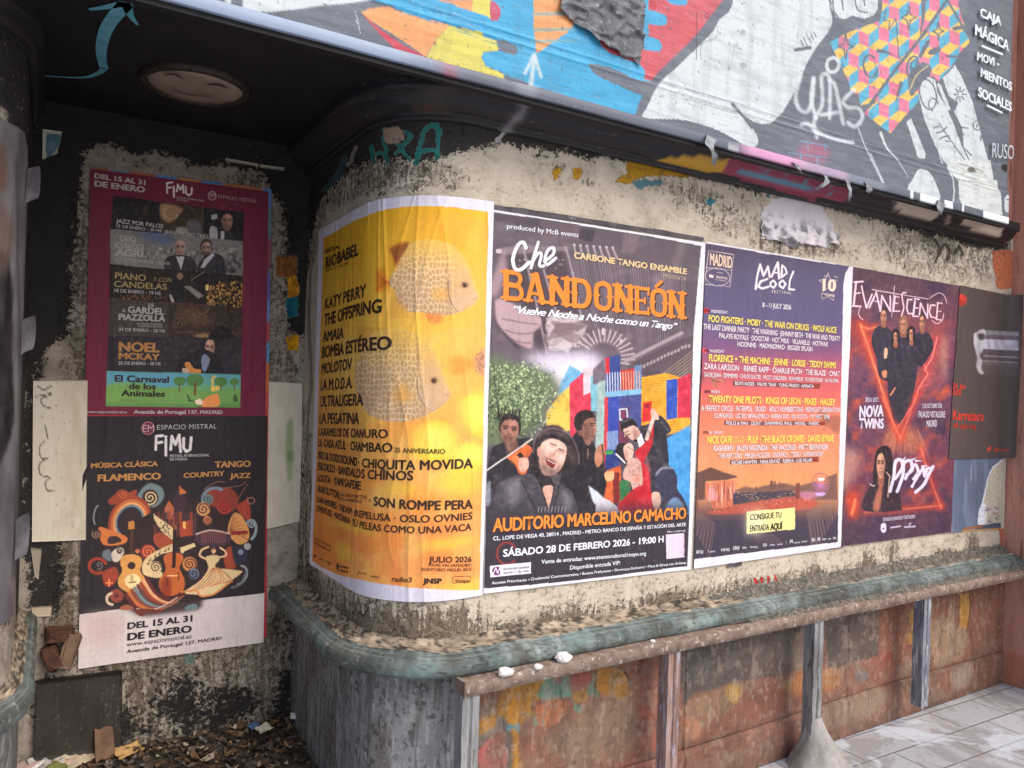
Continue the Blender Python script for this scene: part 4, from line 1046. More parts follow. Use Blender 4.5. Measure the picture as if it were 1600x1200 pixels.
class Poster:
    """a sheet pasted between four corners measured on the wall; corners clockwise from top left"""
    def __init__(self, name, label, corners, hit, pt, off, nx, ny, base=(235, 234, 238), cat='poster', wav=1.0):
        self.hit, self.pt, self.off, self.name = hit, pt, off, name
        c = np.array([hit(*q) for q in corners])
        u = np.linspace(0, 1, nx)[None, :, None]; v = np.linspace(0, 1, ny)[:, None, None]
        Q = (1-v)*((1-u)*c[0]+u*c[1])+v*((1-u)*c[3]+u*c[2])
        self.S, self.Z = Q[..., 0], Q[..., 1]; self.wav = wav
        Pm = pt(self.S.ravel(), self.Z.ravel(), off).reshape(ny, nx, 3)
        self.pr = Print(Pm, base)
        self.lt = Letters(hit, pt, off+0.0016)
        cen = Pm.reshape(-1, 3).mean(0)
        self.root = empty(name, (float(cen[0]), float(cen[1]), float(Pm[..., 2].min())), label, cat)
    def crop(self, *a): self.pr.crop(*a); self.lt.crop(*a)
    def build(self, mat=M_PRINT, gain=1.0, rough=0.5, part='sheet'):
        g = 0.05*(fbm(self.S*160, self.Z*160, 61, 3)-0.5)+0.10*(fbm(self.S*14, self.Z*5, 67, 5)-0.5)      # coarse halftone of the print
        self.pr.c = np.clip(self.pr.c*(1+g[..., None])+18*g[..., None], 0, 255)
        w = wave(self.S, self.Z)
        P = self.pt(self.S.ravel(), self.Z.ravel(), (self.off+w.ravel()))
        n = len(P); F = grid_faces(*self.S.shape)
        me = raw_mesh(part, P, F, np.stack([self.S.ravel(), self.Z.ravel()], -1))
        set_col(me, 'ink', self.pr.rgba(gain))
        self.sheet = link(part, me, mat, self.root)
        if self.lt.V: self.lt.build('lettering', self.root, rough)

def Wtx(p, lst):
    for a in lst: p.lt.add(*a)

# ---- yellow festival poster on the round corner
def poster_yellow():
    P = Poster('poster', 'yellow and orange poster with two big spotted fish, wrapped round the wall corner', [(502, 360), (770, 316), (752, 929), (487, 881)], hit_wall, wall_pt, 0.0075, 400, 560, (226, 222, 236))
    p = P.pr
    A, B, C5 = (480, 300, 5.333), (480, 500, 5.333), (480, 700, 5.0)
    inner = [p.crop(*A).tp([q])[0] for q in [(140, 385), (260, 318), (400, 240), (580, 165), (690, 140), (800, 125), (1000, 117), (1250, 130), (1508, 165)]]
    inner += [p.crop(*C5).tp([q])[0] for q in [(1372, 0), (1345, 1110), (1220, 1112), (1100, 1108), (800, 1090), (500, 1048), (250, 992), (120, 935), (42, 882), (50, 640), (78, 0)]]
    p.crop(0, 0, 1)
    p.set_clip(inner)
    p.ramp_y([(310, (243, 180, 40)), (420, (249, 190, 60)), (520, (252, 196, 82)), (600, (252, 192, 92)), (700, (251, 176, 88)), (800, (250, 160, 80)), (930, (247, 140, 70))])
    p.all(lambda x, y: (np.array([255, 222, 130])+0*x[..., None], 0.55*np.clip((fbm(x/46, y/60, 44, 4)-0.46)*4, 0, 1)*np.clip((y-420)/120, 0, 1)))
    p.all(lambda x, y: (np.array([250, 160, 72])+0*x[..., None], 0.50*np.clip((fbm(x/38, y/30, 48, 5)-0.50)*5, 0, 1)*np.clip((y-560)/120, 0, 1)))
    p.all(lambda x, y: (np.array([196, 142, 20])+0*x[..., None], np.clip((575-x)/90, 0, 1)*np.clip((560-y)/160, 0, 1)*0.6))  # shading of the rounded upper left, put into the ink colour
    p.all(lambda x, y: (np.array([214, 128, 40])+0*x[..., None], np.clip((560-x)/90, 0, 1)*np.clip((y-440)/160, 0, 1)*0.55))  # the same painted shading, lower down the rounded left side
    p.all(lambda x, y: (np.array([246, 152, 92])+0*x[..., None], np.clip((x-690)/70, 0, 1)*np.clip((y-330)/40, 0, 1)*0.35))
    p.crop(*A)
    p.blob([(950, 250), (1400, 200), (1490, 420), (1300, 420), (1050, 330)], (248, 172, 76), 0.7, 60)
    p.line([(1450, 180), (1330, 560)], 34, (252, 206, 92), 0.7, 14); p.line([(1200, 120), (1330, 420)], 26, (250, 204, 96), 0.4, 14)
    p.line([(560, 170), (700, 420)], 24, (250, 206, 80), 0.4, 14); p.line([(620, 200), (600, 700)], 40, (248, 200, 70), 0.4, 20)
    # clouds
    p.crop(*B)
    for pts in ([(900, 1000), (920, 900), (1000, 860), (1080, 830), (1150, 860), (1220, 960), (1230, 1060), (1150, 1180), (1000, 1180), (900, 1120)], [(1290, 700), (1330, 640), (1480, 580), (1480, 980), (1400, 960), (1320, 860)], [(1210, 1120), (1290, 1040), (1360, 1010), (1440, 1060), (1470, 1180), (1300, 1300), (1200, 1220)]):
        p.blob(pts, (254, 216, 70), 0.95, 16); q = np.array(pts, float); p.blob(q*0.7+q.mean(0)*0.3+np.array([20, -14]), (255, 236, 130), 0.7, 26)
    p.blob([(1250, 120), (1330, 60), (1480, 80), (1480, 600), (1330, 600), (1210, 480), (1200, 330)], (250, 176, 86), 0.6, 20)
    p.crop(*C5)
    for pts in ([(560, 340), (640, 280), (760, 260), (860, 300), (900, 380), (760, 360)], [(1000, 240), (1120, 180), (1300, 120), (1360, 260), (1240, 380), (1040, 320)], [(880, 760), (960, 720), (1060, 700), (1200, 680), (1280, 720), (1200, 760), (1000, 800)], [(230, 760), (300, 740), (340, 780), (330, 860), (250, 880)], [(1000, 1090), (1060, 1060), (1200, 1060), (1300, 1000), (1350, 1110), (1100, 1115)], [(120, 560), (400, 600), (560, 680), (400, 660)]):
        p.blob(pts, (252, 202, 74), 0.85, 22)
    for pts in ([(640, 200), (800, 180), (900, 240), (760, 260)], [(780, 620), (1000, 620), (1300, 540), (1360, 640), (1000, 720)], [(560, 800), (900, 860), (1300, 860), (1350, 1000), (800, 1000)]):
        p.blob(pts, (248, 140, 82), 0.55, 40)
    # fish
    def fish(crop, body, eye, pect, top, sx, fins, seed):
        p.crop(*crop)
        for f, col, a in fins: p.blob(f, col, a, 6)
        b = catmull(body); p.poly(b, (228, 186, 134), 0.85, 5); p.line(np.vstack([b, b[:1]])[:len(b)//2], 9, (252, 222, 140), 0.6, 5)
        outer = p.clipm
        w, m = p.mask(p.tp(b)); k = np.zeros((p.H, p.W)); k[w] = m; p.clipm = k
        x0, y0 = b.min(0); x1, y1 = b.max(0)
        p.all(lambda x, y: (np.array([246, 196, 96])+0*x[..., None], np.clip(1-(y-y0)/((y1-y0)*0.42), 0, 1)*0.9))
        p.all(lambda x, y: (np.array([190, 156, 128])+0*x[..., None], np.clip((y-y0-(y1-y0)*0.35)/((y1-y0)*0.5), 0, 1)*0.55))
        def scales(x, y):
            d1, d2 = worley(x/34.0+0.7*fbm(x/90, y/90, seed, 2), y/50.0+0.5*fbm(x/80, y/80, seed+4, 2), seed)
            spot = np.clip((d2-d1-0.10)/0.16, 0, 1)[..., None]
            return spot*np.array([204, 156, 106])+(1-spot)*np.array([255, 238, 194])
        p.all(lambda x, y: (scales(x, y), 0.62*np.clip((x1-(x1-x0)*0.20-x)/150, 0, 1)*np.clip((y-y0)/150, 0.35, 1)))
        p.all(lambda x, y: (np.array([250, 196, 84])+0*x[..., None], np.clip(1-(y-y0)/((y1-y0)*0.40), 0, 1)*0.55))
        p.blob([(x0+40, (y0+y1)/2), ((x0+x1)/2, (y0+y1)/2+20), ((x0+x1)/2+60, y1-80), (x0+140, y1-50)], (176, 146, 136), 0.22, 60)
        fx = x1-(x1-x0)*0.27
        p.ring(eye[0]+10, eye[1]+10, 150, 235, 10, (150, 112, 88), 0.8, 0, 75, 190); p.ring(eye[0]+22, eye[1]+10, 150, 235, 7, (238, 214, 188), 0.7, 0, 75, 190)
        for i in range(14): a = eye[1]+30+i*14; p.line([(eye[0]-60-random.uniform(0, 40), a), (eye[0]-20, a+26)], 4, (230, 206, 178), 0.5)
        p.blob([(eye[0]+20, eye[1]+20), (x1-20, eye[1]+60), (x1, eye[1]+110), (x1-40, eye[1]+170), (eye[0]-60, eye[1]+220), (eye[0]-40, eye[1]+110)], (226, 190, 156), 0.5, 24)
        p.clipm = outer
        p.blob(pect, (244, 178, 84), 0.92, 14)
        p.ell(eye[0], eye[1], 34, 34, (196, 150, 110), 0.9, 4); p.ell(eye[0], eye[1], 24, 24, (122, 84, 66)); p.ell(eye[0], eye[1], 13, 13, (62, 42, 40)); p.ell(eye[0]+4, eye[1]-4, 4, 4, (200, 180, 170))
        p.line([(x1-10, eye[1]+112), (x1-50, eye[1]+120)], 6, (196, 110, 84), 0.8)
    fish(A, [(1422, 868), (1385, 770), (1345, 640), (1270, 510), (1150, 430), (1010, 403), (880, 425), (800, 500), (765, 610), (700, 715), (690, 770), (735, 830), (760, 930), (850, 995), (1000, 1008), (1120, 1032), (1240, 1012), (1350, 960), (1405, 915)], (1313, 775), [(1090, 780), (1120, 800), (1165, 855), (1120, 900), (1075, 905), (1062, 840)], 0, 1,
         [([(690, 470), (760, 430), (860, 420), (800, 560), (750, 640), (720, 560)], (190, 112, 50), 0.95), ([(690, 770), (640, 640), (575, 660), (580, 750), (570, 830), (630, 830)], (240, 150, 48), 0.9), ([(740, 840), (660, 860), (640, 1040), (760, 1060), (900, 1030), (860, 960)], (250, 192, 84), 0.8), ([(980, 1005), (1140, 1030), (1120, 1080), (1060, 1110), (1000, 1060)], (246, 156, 84), 0.8)], 3)
    for i in range(16):
        p.line([(700+i*9, 475-i*3), (745+i*6, 600-i*9)], 6, (132, 70, 34), 0.8); p.line([(690, 770-i*2), (585, 660+i*11)], 5, (204, 110, 36), 0.75); p.line([(740+i*6, 860+i*6), (650+i*14, 1045+(i%3)*6)], 4, (222, 150, 60), 0.7); p.line([(990+i*9, 1010), (1010+i*6, 1080)], 4, (220, 110, 60), 0.6)
    fish(B, [(1192, 610), (1165, 550), (1125, 460), (1085, 330), (1010, 210), (900, 120), (760, 85), (620, 95), (510, 160), (440, 320), (400, 480), (430, 640), (500, 760), (590, 820), (720, 848), (860, 838), (1000, 790), (1100, 730), (1170, 670)], (1057, 505), [(770, 540), (800, 520), (840, 590), (862, 640), (800, 690), (760, 690), (745, 610)], 0, 1,
         [([(420, 60), (560, 60), (700, 80), (520, 180), (440, 220)], (226, 160, 66), 0.5), ([(430, 700), (560, 810), (640, 850), (480, 860), (420, 800)], (250, 196, 90), 0.6)], 8)
    p.crop(*B); p.blob([(1200, 330), (1250, 300), (1390, 350), (1380, 380), (1300, 440), (1215, 460)], (250, 152, 66), 0.8, 10); p.blob([(1390, 340), (1430, 270), (1490, 240), (1490, 470), (1430, 440)], (206, 150, 116), 0.95, 8)
    for i in range(40): p.ell(random.uniform(1400, 1480), random.uniform(270, 440), 6, 9, (150, 110, 92), 0.6)
    p.set_clip()
    # words
    k = (62, 48, 40)
    l = P.lt
    l.crop(*A)
    for a in (('FESTIV', (172, 520), (262, 483), 34, k, 0.01), ('AL', (258, 480), (300, 470), 22, k, 0.02), ('RIOBABEL', (174, 640), (455, 525), 88, k, 0.024, 0, 1, 0, 96), ('MADRID 3 4 5 JULIO 2026', (174, 672), (368, 605), 20, k, 0.0),
              ('KATY PERRY', (168, 980), (512, 872), 84, k, 0.020, 0, 1, 0, 100), ('THE OFFSPRING', (165, 1115), (640, 1005), 92, k, 0.022, 0, 1, 0, 108)): l.add(*a)
    l.crop(*B)
    for a in (('AMAIA', (150, 184), (328, 150), 82, k, 0.02, 0, 1, 0, 90), ('BOMBA ESTÉREO', (143, 318), (720, 246), 92, k, 0.022, 0, 1, 0, 108), ('MOLOTOV', (140, 450), (398, 412), 84, k, 0.02, 0, 1, 0, 92), ('LA M.O.D.A.', (133, 588), (406, 566), 86, k, 0.02, 0, 1, 0, 92),
              ('ULTRALIGERA', (130, 722), (488, 710), 86, k, 0.02, 0, 1, 0, 96), ('LA PEGATINA', (122, 862), (455, 866), 84, k, 0.02, 0, 1, 0, 92), ('CARAMELOS DE CIANURO', (114, 962), (688, 982), 62, k, 0.018, 0, 1, 0, 72), ('LA CASA AZUL · CHAMBAO', (112, 1052), (724, 1100), 62, k, 0.018, 0, 1, 0, 76), ('25 ANIVERSARIO', (740, 1098), (1145, 1112), 38, k, 0.01)): l.add(*a)
    l.crop(*C5)
    for a in (('ISEO & DODOSOUND · CHIQUITA MOVIDA', (104, 80), (1282, 150), 56, k, 0.02, 0, 1, 0, 72), ('ESKORZO · BANDALOS CHINOS', (102, 168), (836, 248), 56, k, 0.018, 0, 1, 0, 72), ('LOLITA · YAMI SAFDIE', (100, 256), (442, 326), 52, k, 0.018, 0, 1, 0, 66),
              ('ALAN SUTTON', (98, 340), (268, 396), 54, k, 0.014), ('LAS CREATURITAS', (280, 372), (485, 394), 22, k, 0.006), ('DE LA ANSIEDAD', (270, 404), (445, 428), 22, k, 0.006), ('· SON ROMPE PERA', (500, 440), (1282, 468), 68, k, 0.022),
              ('ILAN AMORES · YADAM · IREPELUSA · OSLO OVNIES', (94, 418), (1280, 552), 46, k, 0.014, 0, 1, 0, 54), ('JUVENTUDE · MACHAKA · TÚ PELEAS COMO UNA VACA', (92, 488), (1274, 636), 46, k, 0.014, 0, 1, 0, 52),
              ('JULIO 2026', (950, 884), (1274, 884), 44, k, 0.016), ('RIVAS VACIAMADRID', (950, 918), (1274, 920), 24, k, 0.006), ('AUDITORIO MIGUEL RÍOS', (890, 950), (1274, 954), 24, k, 0.006), ('radio3', (672, 1036), (822, 1042), 38, k, 0.01), ('JNSP', (905, 1050), (1050, 1052), 38, k, 0.03), ('shangay', (1150, 1042), (1260, 1044), 26, k, 0.004),
              ('COMPRA TU ENTRADA EN', (76, 716), (210, 778), 18, k, 0.004), ('FESTIVALRIOBABEL.COM', (72, 746), (204, 816), 18, k, 0.004), ('sgae', (64, 842), (90, 852), 20, k, 0.004), ('tnuba', (110, 868), (148, 882), 18, k, 0.004), ('RIVAS', (165, 895), (206, 912), 20, k, 0.004), ('Comunidad', (250, 922), (340, 942), 18, k, 0.01), ('de Madrid', (250, 956), (340, 974), 18, k, 0.01), ('ayuntamiento', (425, 976), (480, 984), 14, k, 0.0), ('mahou', (510, 1004), (574, 1012), 18, k, 0.006)): l.add(*a)
    p.crop(*C5); p.poly([(230, 900), (248, 905), (248, 948), (230, 944)], k); p.line([(1136, 1006), (1274, 1000), (1274, 1046), (1138, 1056), (1136, 1006)], 6, k, 0.8); p.line([(390, 995), (405, 960), (412, 985)], 5, k, 0.7)
    P.build()
poster_yellow()

# ---- tango show poster
def portrait(p, cx, cy, rx, ry, skin=(216, 168, 150), rot=0, look=1, hair=None, beard=0.0, mouth=0):
    """a small printed face: modelling in tones, not lines"""
    c, s_ = math.cos(R(rot)), math.sin(R(rot))
    q = lambda u, v: (cx+(u*c-v*s_)*rx, cy*1.0+(u*s_*rx+v*c*ry) if rot else cy+v*ry)
    Q = lambda *a: [q(*t) for t in a]
    k = np.array(skin, float); dk, dd, hi = k*0.70, k*0.42, np.minimum(k*1.14+6, 255)
    if hair: p.blob(Q((-1.08, 0.2), (-1.12, -0.5), (-0.7, -1.15), (0, -1.32), (0.8, -1.12), (1.12, -0.45), (1.06, 0.25), (0.6, 0.0), (-0.6, 0.0)), hair, 1, 1)
    p.blob(Q((-0.86, -0.55), (-0.5, -0.98), (0, -1.05), (0.5, -0.98), (0.86, -0.55), (0.9, 0.1), (0.72, 0.62), (0.3, 1.02), (-0.3, 1.02), (-0.72, 0.62), (-0.9, 0.1)), k, 1, rx*0.04)
    p.blob(Q((-look*0.95, -0.6), (-look*0.45, -0.5), (-look*0.35, 0.3), (-look*0.25, 0.95), (-look*0.6, 0.8), (-look*0.92, 0.1)), dk, 0.75, rx*0.22)
    p.blob(Q((look*0.1, -0.9), (look*0.6, -0.75), (look*0.55, -0.4), (0, -0.45)), hi, 0.8, rx*0.18)
    for u in (-0.42, 0.42):
        p.blob(Q((u-0.28, -0.22), (u, -0.34), (u+0.28, -0.22), (u+0.2, -0.02), (u-0.2, -0.02)), dk*0.85, 0.75, rx*0.10); p.line(Q((u-0.28, -0.30), (u+0.26, -0.31)), ry*0.09, dd*0.7, 0.85, rx*0.03); p.line(Q((u-0.2, -0.12), (u+0.2, -0.12)), ry*0.08, dd*0.6, 0.95)
    p.blob(Q((look*0.02, -0.2), (look*0.20, 0.22), (look*0.05, 0.32), (-look*0.2, 0.28), (-look*0.12, 0.0)), dk, 0.7, rx*0.08); p.line(Q((look*0.08, -0.15), (look*0.14, 0.2)), rx*0.14, hi, 0.8, rx*0.05); p.line(Q((-0.18, 0.32), (0.2, 0.32)), ry*0.06, dd, 0.7, rx*0.03)
    p.line(Q((-0.34, 0.56), (0.34, 0.56)), ry*(0.09+0.2*mouth), (np.array([140, 66, 62])*0.5+dd*0.5), 0.9); p.blob(Q((-0.25, 0.68), (0.25, 0.68), (0.16, 0.8), (-0.16, 0.8)), dk, 0.5, rx*0.06)
    if beard: p.blob(Q((-0.85, 0.15), (-0.5, 0.42), (0, 0.40), (0.5, 0.42), (0.85, 0.15), (0.74, 0.66), (0.3, 1.06), (-0.3, 1.06), (-0.74, 0.66)), dd*0.9, beard, rx*0.14); p.line(Q((-0.3, 0.57), (0.3, 0.57)), ry*0.07, (150, 86, 80), 0.8)
    if hair: p.blob(Q((-0.95, -0.35), (-0.8, -0.95), (0, -1.22), (0.8, -0.95), (0.95, -0.35), (0.6, -0.78), (0.1, -0.90), (-0.55, -0.74)), hair, 1, rx*0.05); p.line(Q((-0.4, -1.1), (0.3, -1.16)), ry*0.08, np.minimum(np.array(hair)+44, 255), 0.5, rx*0.06)

SKIN, SKIN2, SUIT = (216, 168, 150), (176, 122, 106), (52, 48, 54)
def slab(p, ch, x, y, w, h, col, sl):
    """tall western slab capital in a box whose baseline slopes by sl"""
    t = w*0.245
    q = lambda u, v: (x+u*w, y-v*h+sl*u*w)
    ln = lambda a, b, wd=t: p.line([q(*a), q(*b)], wd, col)
    def stem(u): ln((u, 0.04), (u, 0.96)); ln((u-0.20, 0.05), (u+0.20, 0.05), h*0.10); ln((u-0.20, 0.95), (u+0.20, 0.95), h*0.10); p.ell(*q(u, 0.5), t*0.75, h*0.045, col)
    if ch in 'BDENP': stem(0.2)
    if ch == 'N': stem(0.84); ln((0.2, 0.93), (0.84, 0.07), t*1.05)
    if ch == 'B':
        p.line([q(0.2, 0.95), q(0.7, 0.93), q(0.84, 0.74), q(0.68, 0.53), q(0.3, 0.53)], t*0.8, col, 1, 0, True); p.line([q(0.3, 0.5), q(0.74, 0.48), q(0.9, 0.26), q(0.74, 0.06), q(0.2, 0.05)], t*0.85, col, 1, 0, True)
    if ch == 'D': p.line([q(0.2, 0.95), q(0.66, 0.93), q(0.86, 0.7), q(0.86, 0.3), q(0.66, 0.07), q(0.2, 0.05)], t*0.9, col, 1, 0, True)
    if ch == 'O': p.line([q(0.5, 0.96), q(0.8, 0.84), q(0.84, 0.5), q(0.8, 0.16), q(0.5, 0.04), q(0.2, 0.16), q(0.16, 0.5), q(0.2, 0.84), q(0.5, 0.96)], t*0.95, col, 1, 0, True); p.ell(*q(0.16, 0.5), t*0.75, h*0.05, col); p.ell(*q(0.84, 0.5), t*0.75, h*0.05, col)
    if ch == 'E':
        for v in (0.06, 0.94): ln((0.2, v), (0.88, v), h*0.12)
        ln((0.2, 0.5), (0.66, 0.5), h*0.10); ln((0.88, 0.02), (0.88, 0.26), t*0.5); ln((0.88, 0.74), (0.88, 0.98), t*0.5); ln((0.66, 0.4), (0.66, 0.6), t*0.45)
    if ch == 'A':
        ln((0.18, 0.04), (0.46, 0.96), t*0.75); ln((0.82, 0.04), (0.54, 0.96), t*1.0); ln((0.28, 0.30), (0.72, 0.30), h*0.10); ln((0.32, 0.95), (0.62, 0.95), h*0.10)
        for u in (0.18, 0.82): ln((u-0.18, 0.05), (u+0.18, 0.05), h*0.10)

def poster_tango():
    P = Poster('poster', 'dark poster with orange slab title, tango dancers and a singer in a hat', [(768, 328), (1101, 380), (1077, 889), (754, 927)], hit_wall, wall_pt, 0.0055, 440, 600, (226, 224, 232))
    p = P.pr; D, E, F6 = (750, 320, 4.444), (750, 550, 4.571), (750, 740, 4.571)
    inner = [p.crop(*D).tp([q])[0] for q in [(80, 48), (500, 110), (900, 175), (1250, 232), (1535, 285), (1480, 900)]] + [p.crop(*F6).tp([q])[0] for q in [(1495, 300), (1478, 660), (1000, 722), (500, 780), (28, 820), (45, 0)]]
    p.crop(0, 0, 1); p.set_clip(inner)
    p.ramp_y([(325, (92, 82, 90)), (420, (98, 86, 94)), (520, (94, 82, 90)), (600, (120, 108, 124)), (760, (70, 64, 70)), (930, (62, 56, 64))])
    p.all(lambda x, y: (np.array([150, 134, 144])+0*x[..., None], 0.35*np.clip((fbm(x/40, y/25, 6, 4)-0.5)*4, 0, 1)*(y < 560)))
    p.crop(*D)
    # instrument: bellows, end plates, hand
    dk, li = (62, 52, 60), (164, 148, 156)
    p.poly([(80, 60), (620, 130), (640, 180), (520, 200), (90, 110)], (80, 70, 78), 0.8, 10)
    p.poly([(420, 110), (700, 150), (720, 250), (440, 240)], (110, 92, 100), 0.7, 8); p.poly([(690, 160), (800, 180), (770, 260), (680, 235)], (64, 54, 62), 0.8, 6)
    p.poly([(1000, 200), (1110, 215), (1070, 340), (980, 330)], (132, 112, 116), 0.6, 6); p.line([(1400, 280), (1350, 430)], 50, (136, 122, 122), 0.6, 24)
    p.poly([(120, 330), (560, 290), (740, 980), (600, 1040), (420, 1060), (200, 460)], (78, 66, 74), 0.9, 8)
    p.poly([(140, 300), (300, 280), (600, 290), (610, 320), (150, 350)], (150, 134, 140), 0.7, 5)
    for x0, y0, x1, y1 in ((300, 300, 470, 1060), (590, 295, 640, 480), (440, 450, 610, 1040), (640, 470, 740, 980)): p.line([(x0, y0), (x1, y1)], 15, li, 0.85, 3)
    for i in range(40): p.blob([(q[0]+480+random.uniform(-40, 240), q[1]+880+random.uniform(-130, 120)) for q in ((0, 0), (14, -10), (22, 14), (4, 22))], random.choice([(190, 174, 178), (120, 100, 104), (206, 190, 190)]), 0.6, 2)
    for i in range(26): p.ell(random.uniform(260, 580), random.uniform(380, 450), random.uniform(4, 11), random.uniform(4, 9), (178, 162, 168), 0.5, 2)
    for i in range(7): p.line([(650+i*45, 285+i*3), (660+i*48, 345+i*4)], 14, (170, 154, 160), 0.9, 2); p.ell(650+i*45, 280+i*3, 10, 8, (186, 172, 176))
    for i in range(44):
        t = i/43; x0 = 640+t*780; y0 = 360+t*130+random.uniform(-6, 6); x1 = 760+t*640; y1 = 880+math.sin(t*3.1)*40+t*60
        p.line([(x0, y0), (x1, y1)], 5, random.choice([(150, 134, 142), (122, 106, 116), (172, 158, 166)]), 0.5)
    cx, cy = 855, 1070
    for i in range(30):
        a = R(150-i*5.6); r0, r1 = 120, 120+75; p.line([(cx+r0*math.cos(a), cy-r0*math.sin(a)), (cx+r1*math.cos(a)*1.1, cy-r1*math.sin(a)*1.05)], 13, (190, 174, 178) if i % 2 else (120, 100, 108), 0.9)
    p.ring(cx, cy, 118, 112, 14, (120, 106, 112), 0.9, 0, 180, 370); p.ell(850, 880, 12, 26, (200, 186, 190)); p.ell(975, 950, 12, 20, (190, 176, 180))
    p.line([(1010, 1085), (1400, 890)], 26, (170, 152, 158), 0.95, 3); p.line([(1040, 1110), (1420, 930)], 8, (80, 68, 76), 0.9); p.poly([(1020, 1120), (1480, 900), (1480, 1250), (1000, 1250)], (92, 78, 86), 0.9, 6)
    for i in range(16): x = 1090+i*24; p.ell(x, 1140-i*11+random.uniform(-6, 6), 9, 14, (184, 170, 172), 0.8, 2, 20)
    for i in range(9): p.line([(1180+i*30, 1240), (1480, 1010+i*24)], 7, (172, 152, 120), 0.7)
    p.blob([(60, 580), (120, 420), (160, 300), (185, 420), (160, 520), (110, 640)], (176, 148, 154), 0.8, 12)
    p.blob([(90, 690), (150, 650), (230, 690), (330, 740), (420, 790), (410, 850), (370, 890), (360, 990), (300, 985), (200, 920), (110, 820)], (190, 160, 164), 0.95, 6)
    for a, b in (((150, 790), (400, 830)), ((170, 870), (370, 890)), ((210, 930), (350, 960))): p.line([a, ((a[0]+b[0])/2, a[1]+26), b], 9, (122, 96, 102), 0.8, 3, True)
    p.line([(90, 680), (110, 820), (200, 930), (260, 990)], 16, (60, 50, 58), 0.7, 6, True); p.ell(130, 322, 22, 16, (196, 182, 186))
    p.blob([(330, 1110), (420, 1050), (520, 1030), (700, 1050), (560, 1090)], (72, 62, 70), 0.9, 8)
    # glow of sky and the coloured houses
    p.crop(*E)
    p.blob([(330, 40), (560, -10), (840, 20), (850, 140), (560, 260), (440, 200)], (222, 214, 232), 0.95, 34)
    p.poly([(560, 100), (740, 60), (800, 140), (780, 300), (560, 320)], (226, 220, 236), 0.8, 14)
    p.poly([(560, 250), (635, 95), (700, 130), (740, 160), (740, 300), (560, 300)], (116, 176, 214), 1, 3)
    p.poly([(470, 430), (560, 310), (640, 240), (640, 560), (470, 600)], (238, 196, 84), 1, 3)
    p.poly([(636, 230), (735, 145), (790, 290), (790, 560), (700, 640), (640, 610)], (214, 60, 84), 1, 2); p.poly([(735, 110), (800, 110), (830, 130), (830, 270), (735, 310)], (214, 200, 206), 1, 2)
    p.poly([(785, 180), (840, 140), (900, 150), (900, 420), (790, 420)], (126, 188, 206), 1, 2)
    p.poly([(800, 130), (880, 50), (900, 230), (800, 230)], (110, 92, 108), 0.9, 4); p.poly([(840, 220), (895, 200), (895, 700), (820, 720)], (172, 196, 190), 1, 2)
    for i in range(24): p.line([(835, 230+i*20), (895, 215+i*20)], 4, (128, 156, 160), 0.6)
    p.poly([(893, 40), (1000, 20), (1000, 300), (893, 300)], (58, 74, 140), 1, 3); p.poly([(893, 40), (922, 40), (922, 160), (893, 160)], (206, 48, 60))
    p.poly([(1000, 130), (1150, 110), (1150, 270), (1000, 280)], (192, 60, 60), 1, 2); p.poly([(1100, 100), (1150, 90), (1150, 280), (1100, 280)], (110, 140, 180))
    for i in range(13): p.line([(905+i*19, 150-i), (908+i*19, 285-i*2)], 7, (226, 230, 238) if i < 6 else (232, 180, 150), 0.9)
    p.poly([(893, 285), (1150, 262), (1152, 300), (893, 325)], (134, 190, 222)); p.poly([(893, 325), (1150, 300), (1150, 560), (893, 620)], (74, 80, 140), 1, 2)
    p.poly([(893, 330), (990, 318), (985, 700), (893, 700)], (52, 72, 170), 0.9, 2); p.poly([(990, 400), (1060, 395), (1060, 700), (985, 700)], (120, 52, 76), 0.9, 3); p.line([(995, 410), (1045, 405), (1050, 480), (998, 485), (995, 410)], 9, (196, 222, 236))
    p.poly([(886, 320), (912, 320), (908, 850), (880, 850)], (206, 60, 70))
    p.poly([(1150, 180), (1330, 150), (1500, 200), (1500, 560), (1280, 600), (1150, 520)], (236, 168, 52), 1, 2)
    for i in range(22): p.line([(1150, 200+i*18), (1500, 170+i*19)], 4, (176, 116, 34), 0.6)
    p.poly([(1330, 200), (1410, 190), (1405, 470), (1328, 485)], (48, 80, 176)); p.poly([(1412, 190), (1505, 150), (1502, 470), (1408, 470)], (214, 54, 78))
    for i in range(14): p.line([(1412, 210+i*20), (1504, 180+i*21)], 4, (160, 34, 58), 0.6)
    p.poly([(1158, 360), (1224, 350), (1220, 495), (1155, 500)], (222, 52, 48)); p.poly([(1172, 375), (1210, 368), (1208, 400), (1170, 405)], (150, 30, 34))
    p.poly([(1290, 640), (1500, 520), (1500, 1160), (1300, 1160)], (76, 158, 222), 1, 6)
    for i in range(9): p.line([(905+i*9, 570-i), (905+i*9, 700)], 5, (170, 196, 214), 0.9)
    p.poly([(893, 700), (1000, 700), (990, 850), (893, 850)], (44, 58, 120)); p.poly([(893, 705), (950, 700), (948, 728), (893, 735)], (70, 150, 80))
    p.poly([(890, 850), (1000, 810), (1010, 1080), (880, 1080)], (210, 96, 50), 1, 2); p.poly([(990, 920), (1070, 910), (1070, 1060), (1000, 1080)], (52, 116, 70), 1, 2); p.poly([(945, 860), (990, 860), (995, 1080), (950, 1080)], (122, 42, 40))
    # tree
    p.blob([(40, 60), (260, 80), (500, 150), (560, 280), (500, 360), (450, 470), (380, 560), (300, 600), (40, 640)], (104, 118, 88), 0.96, 26)
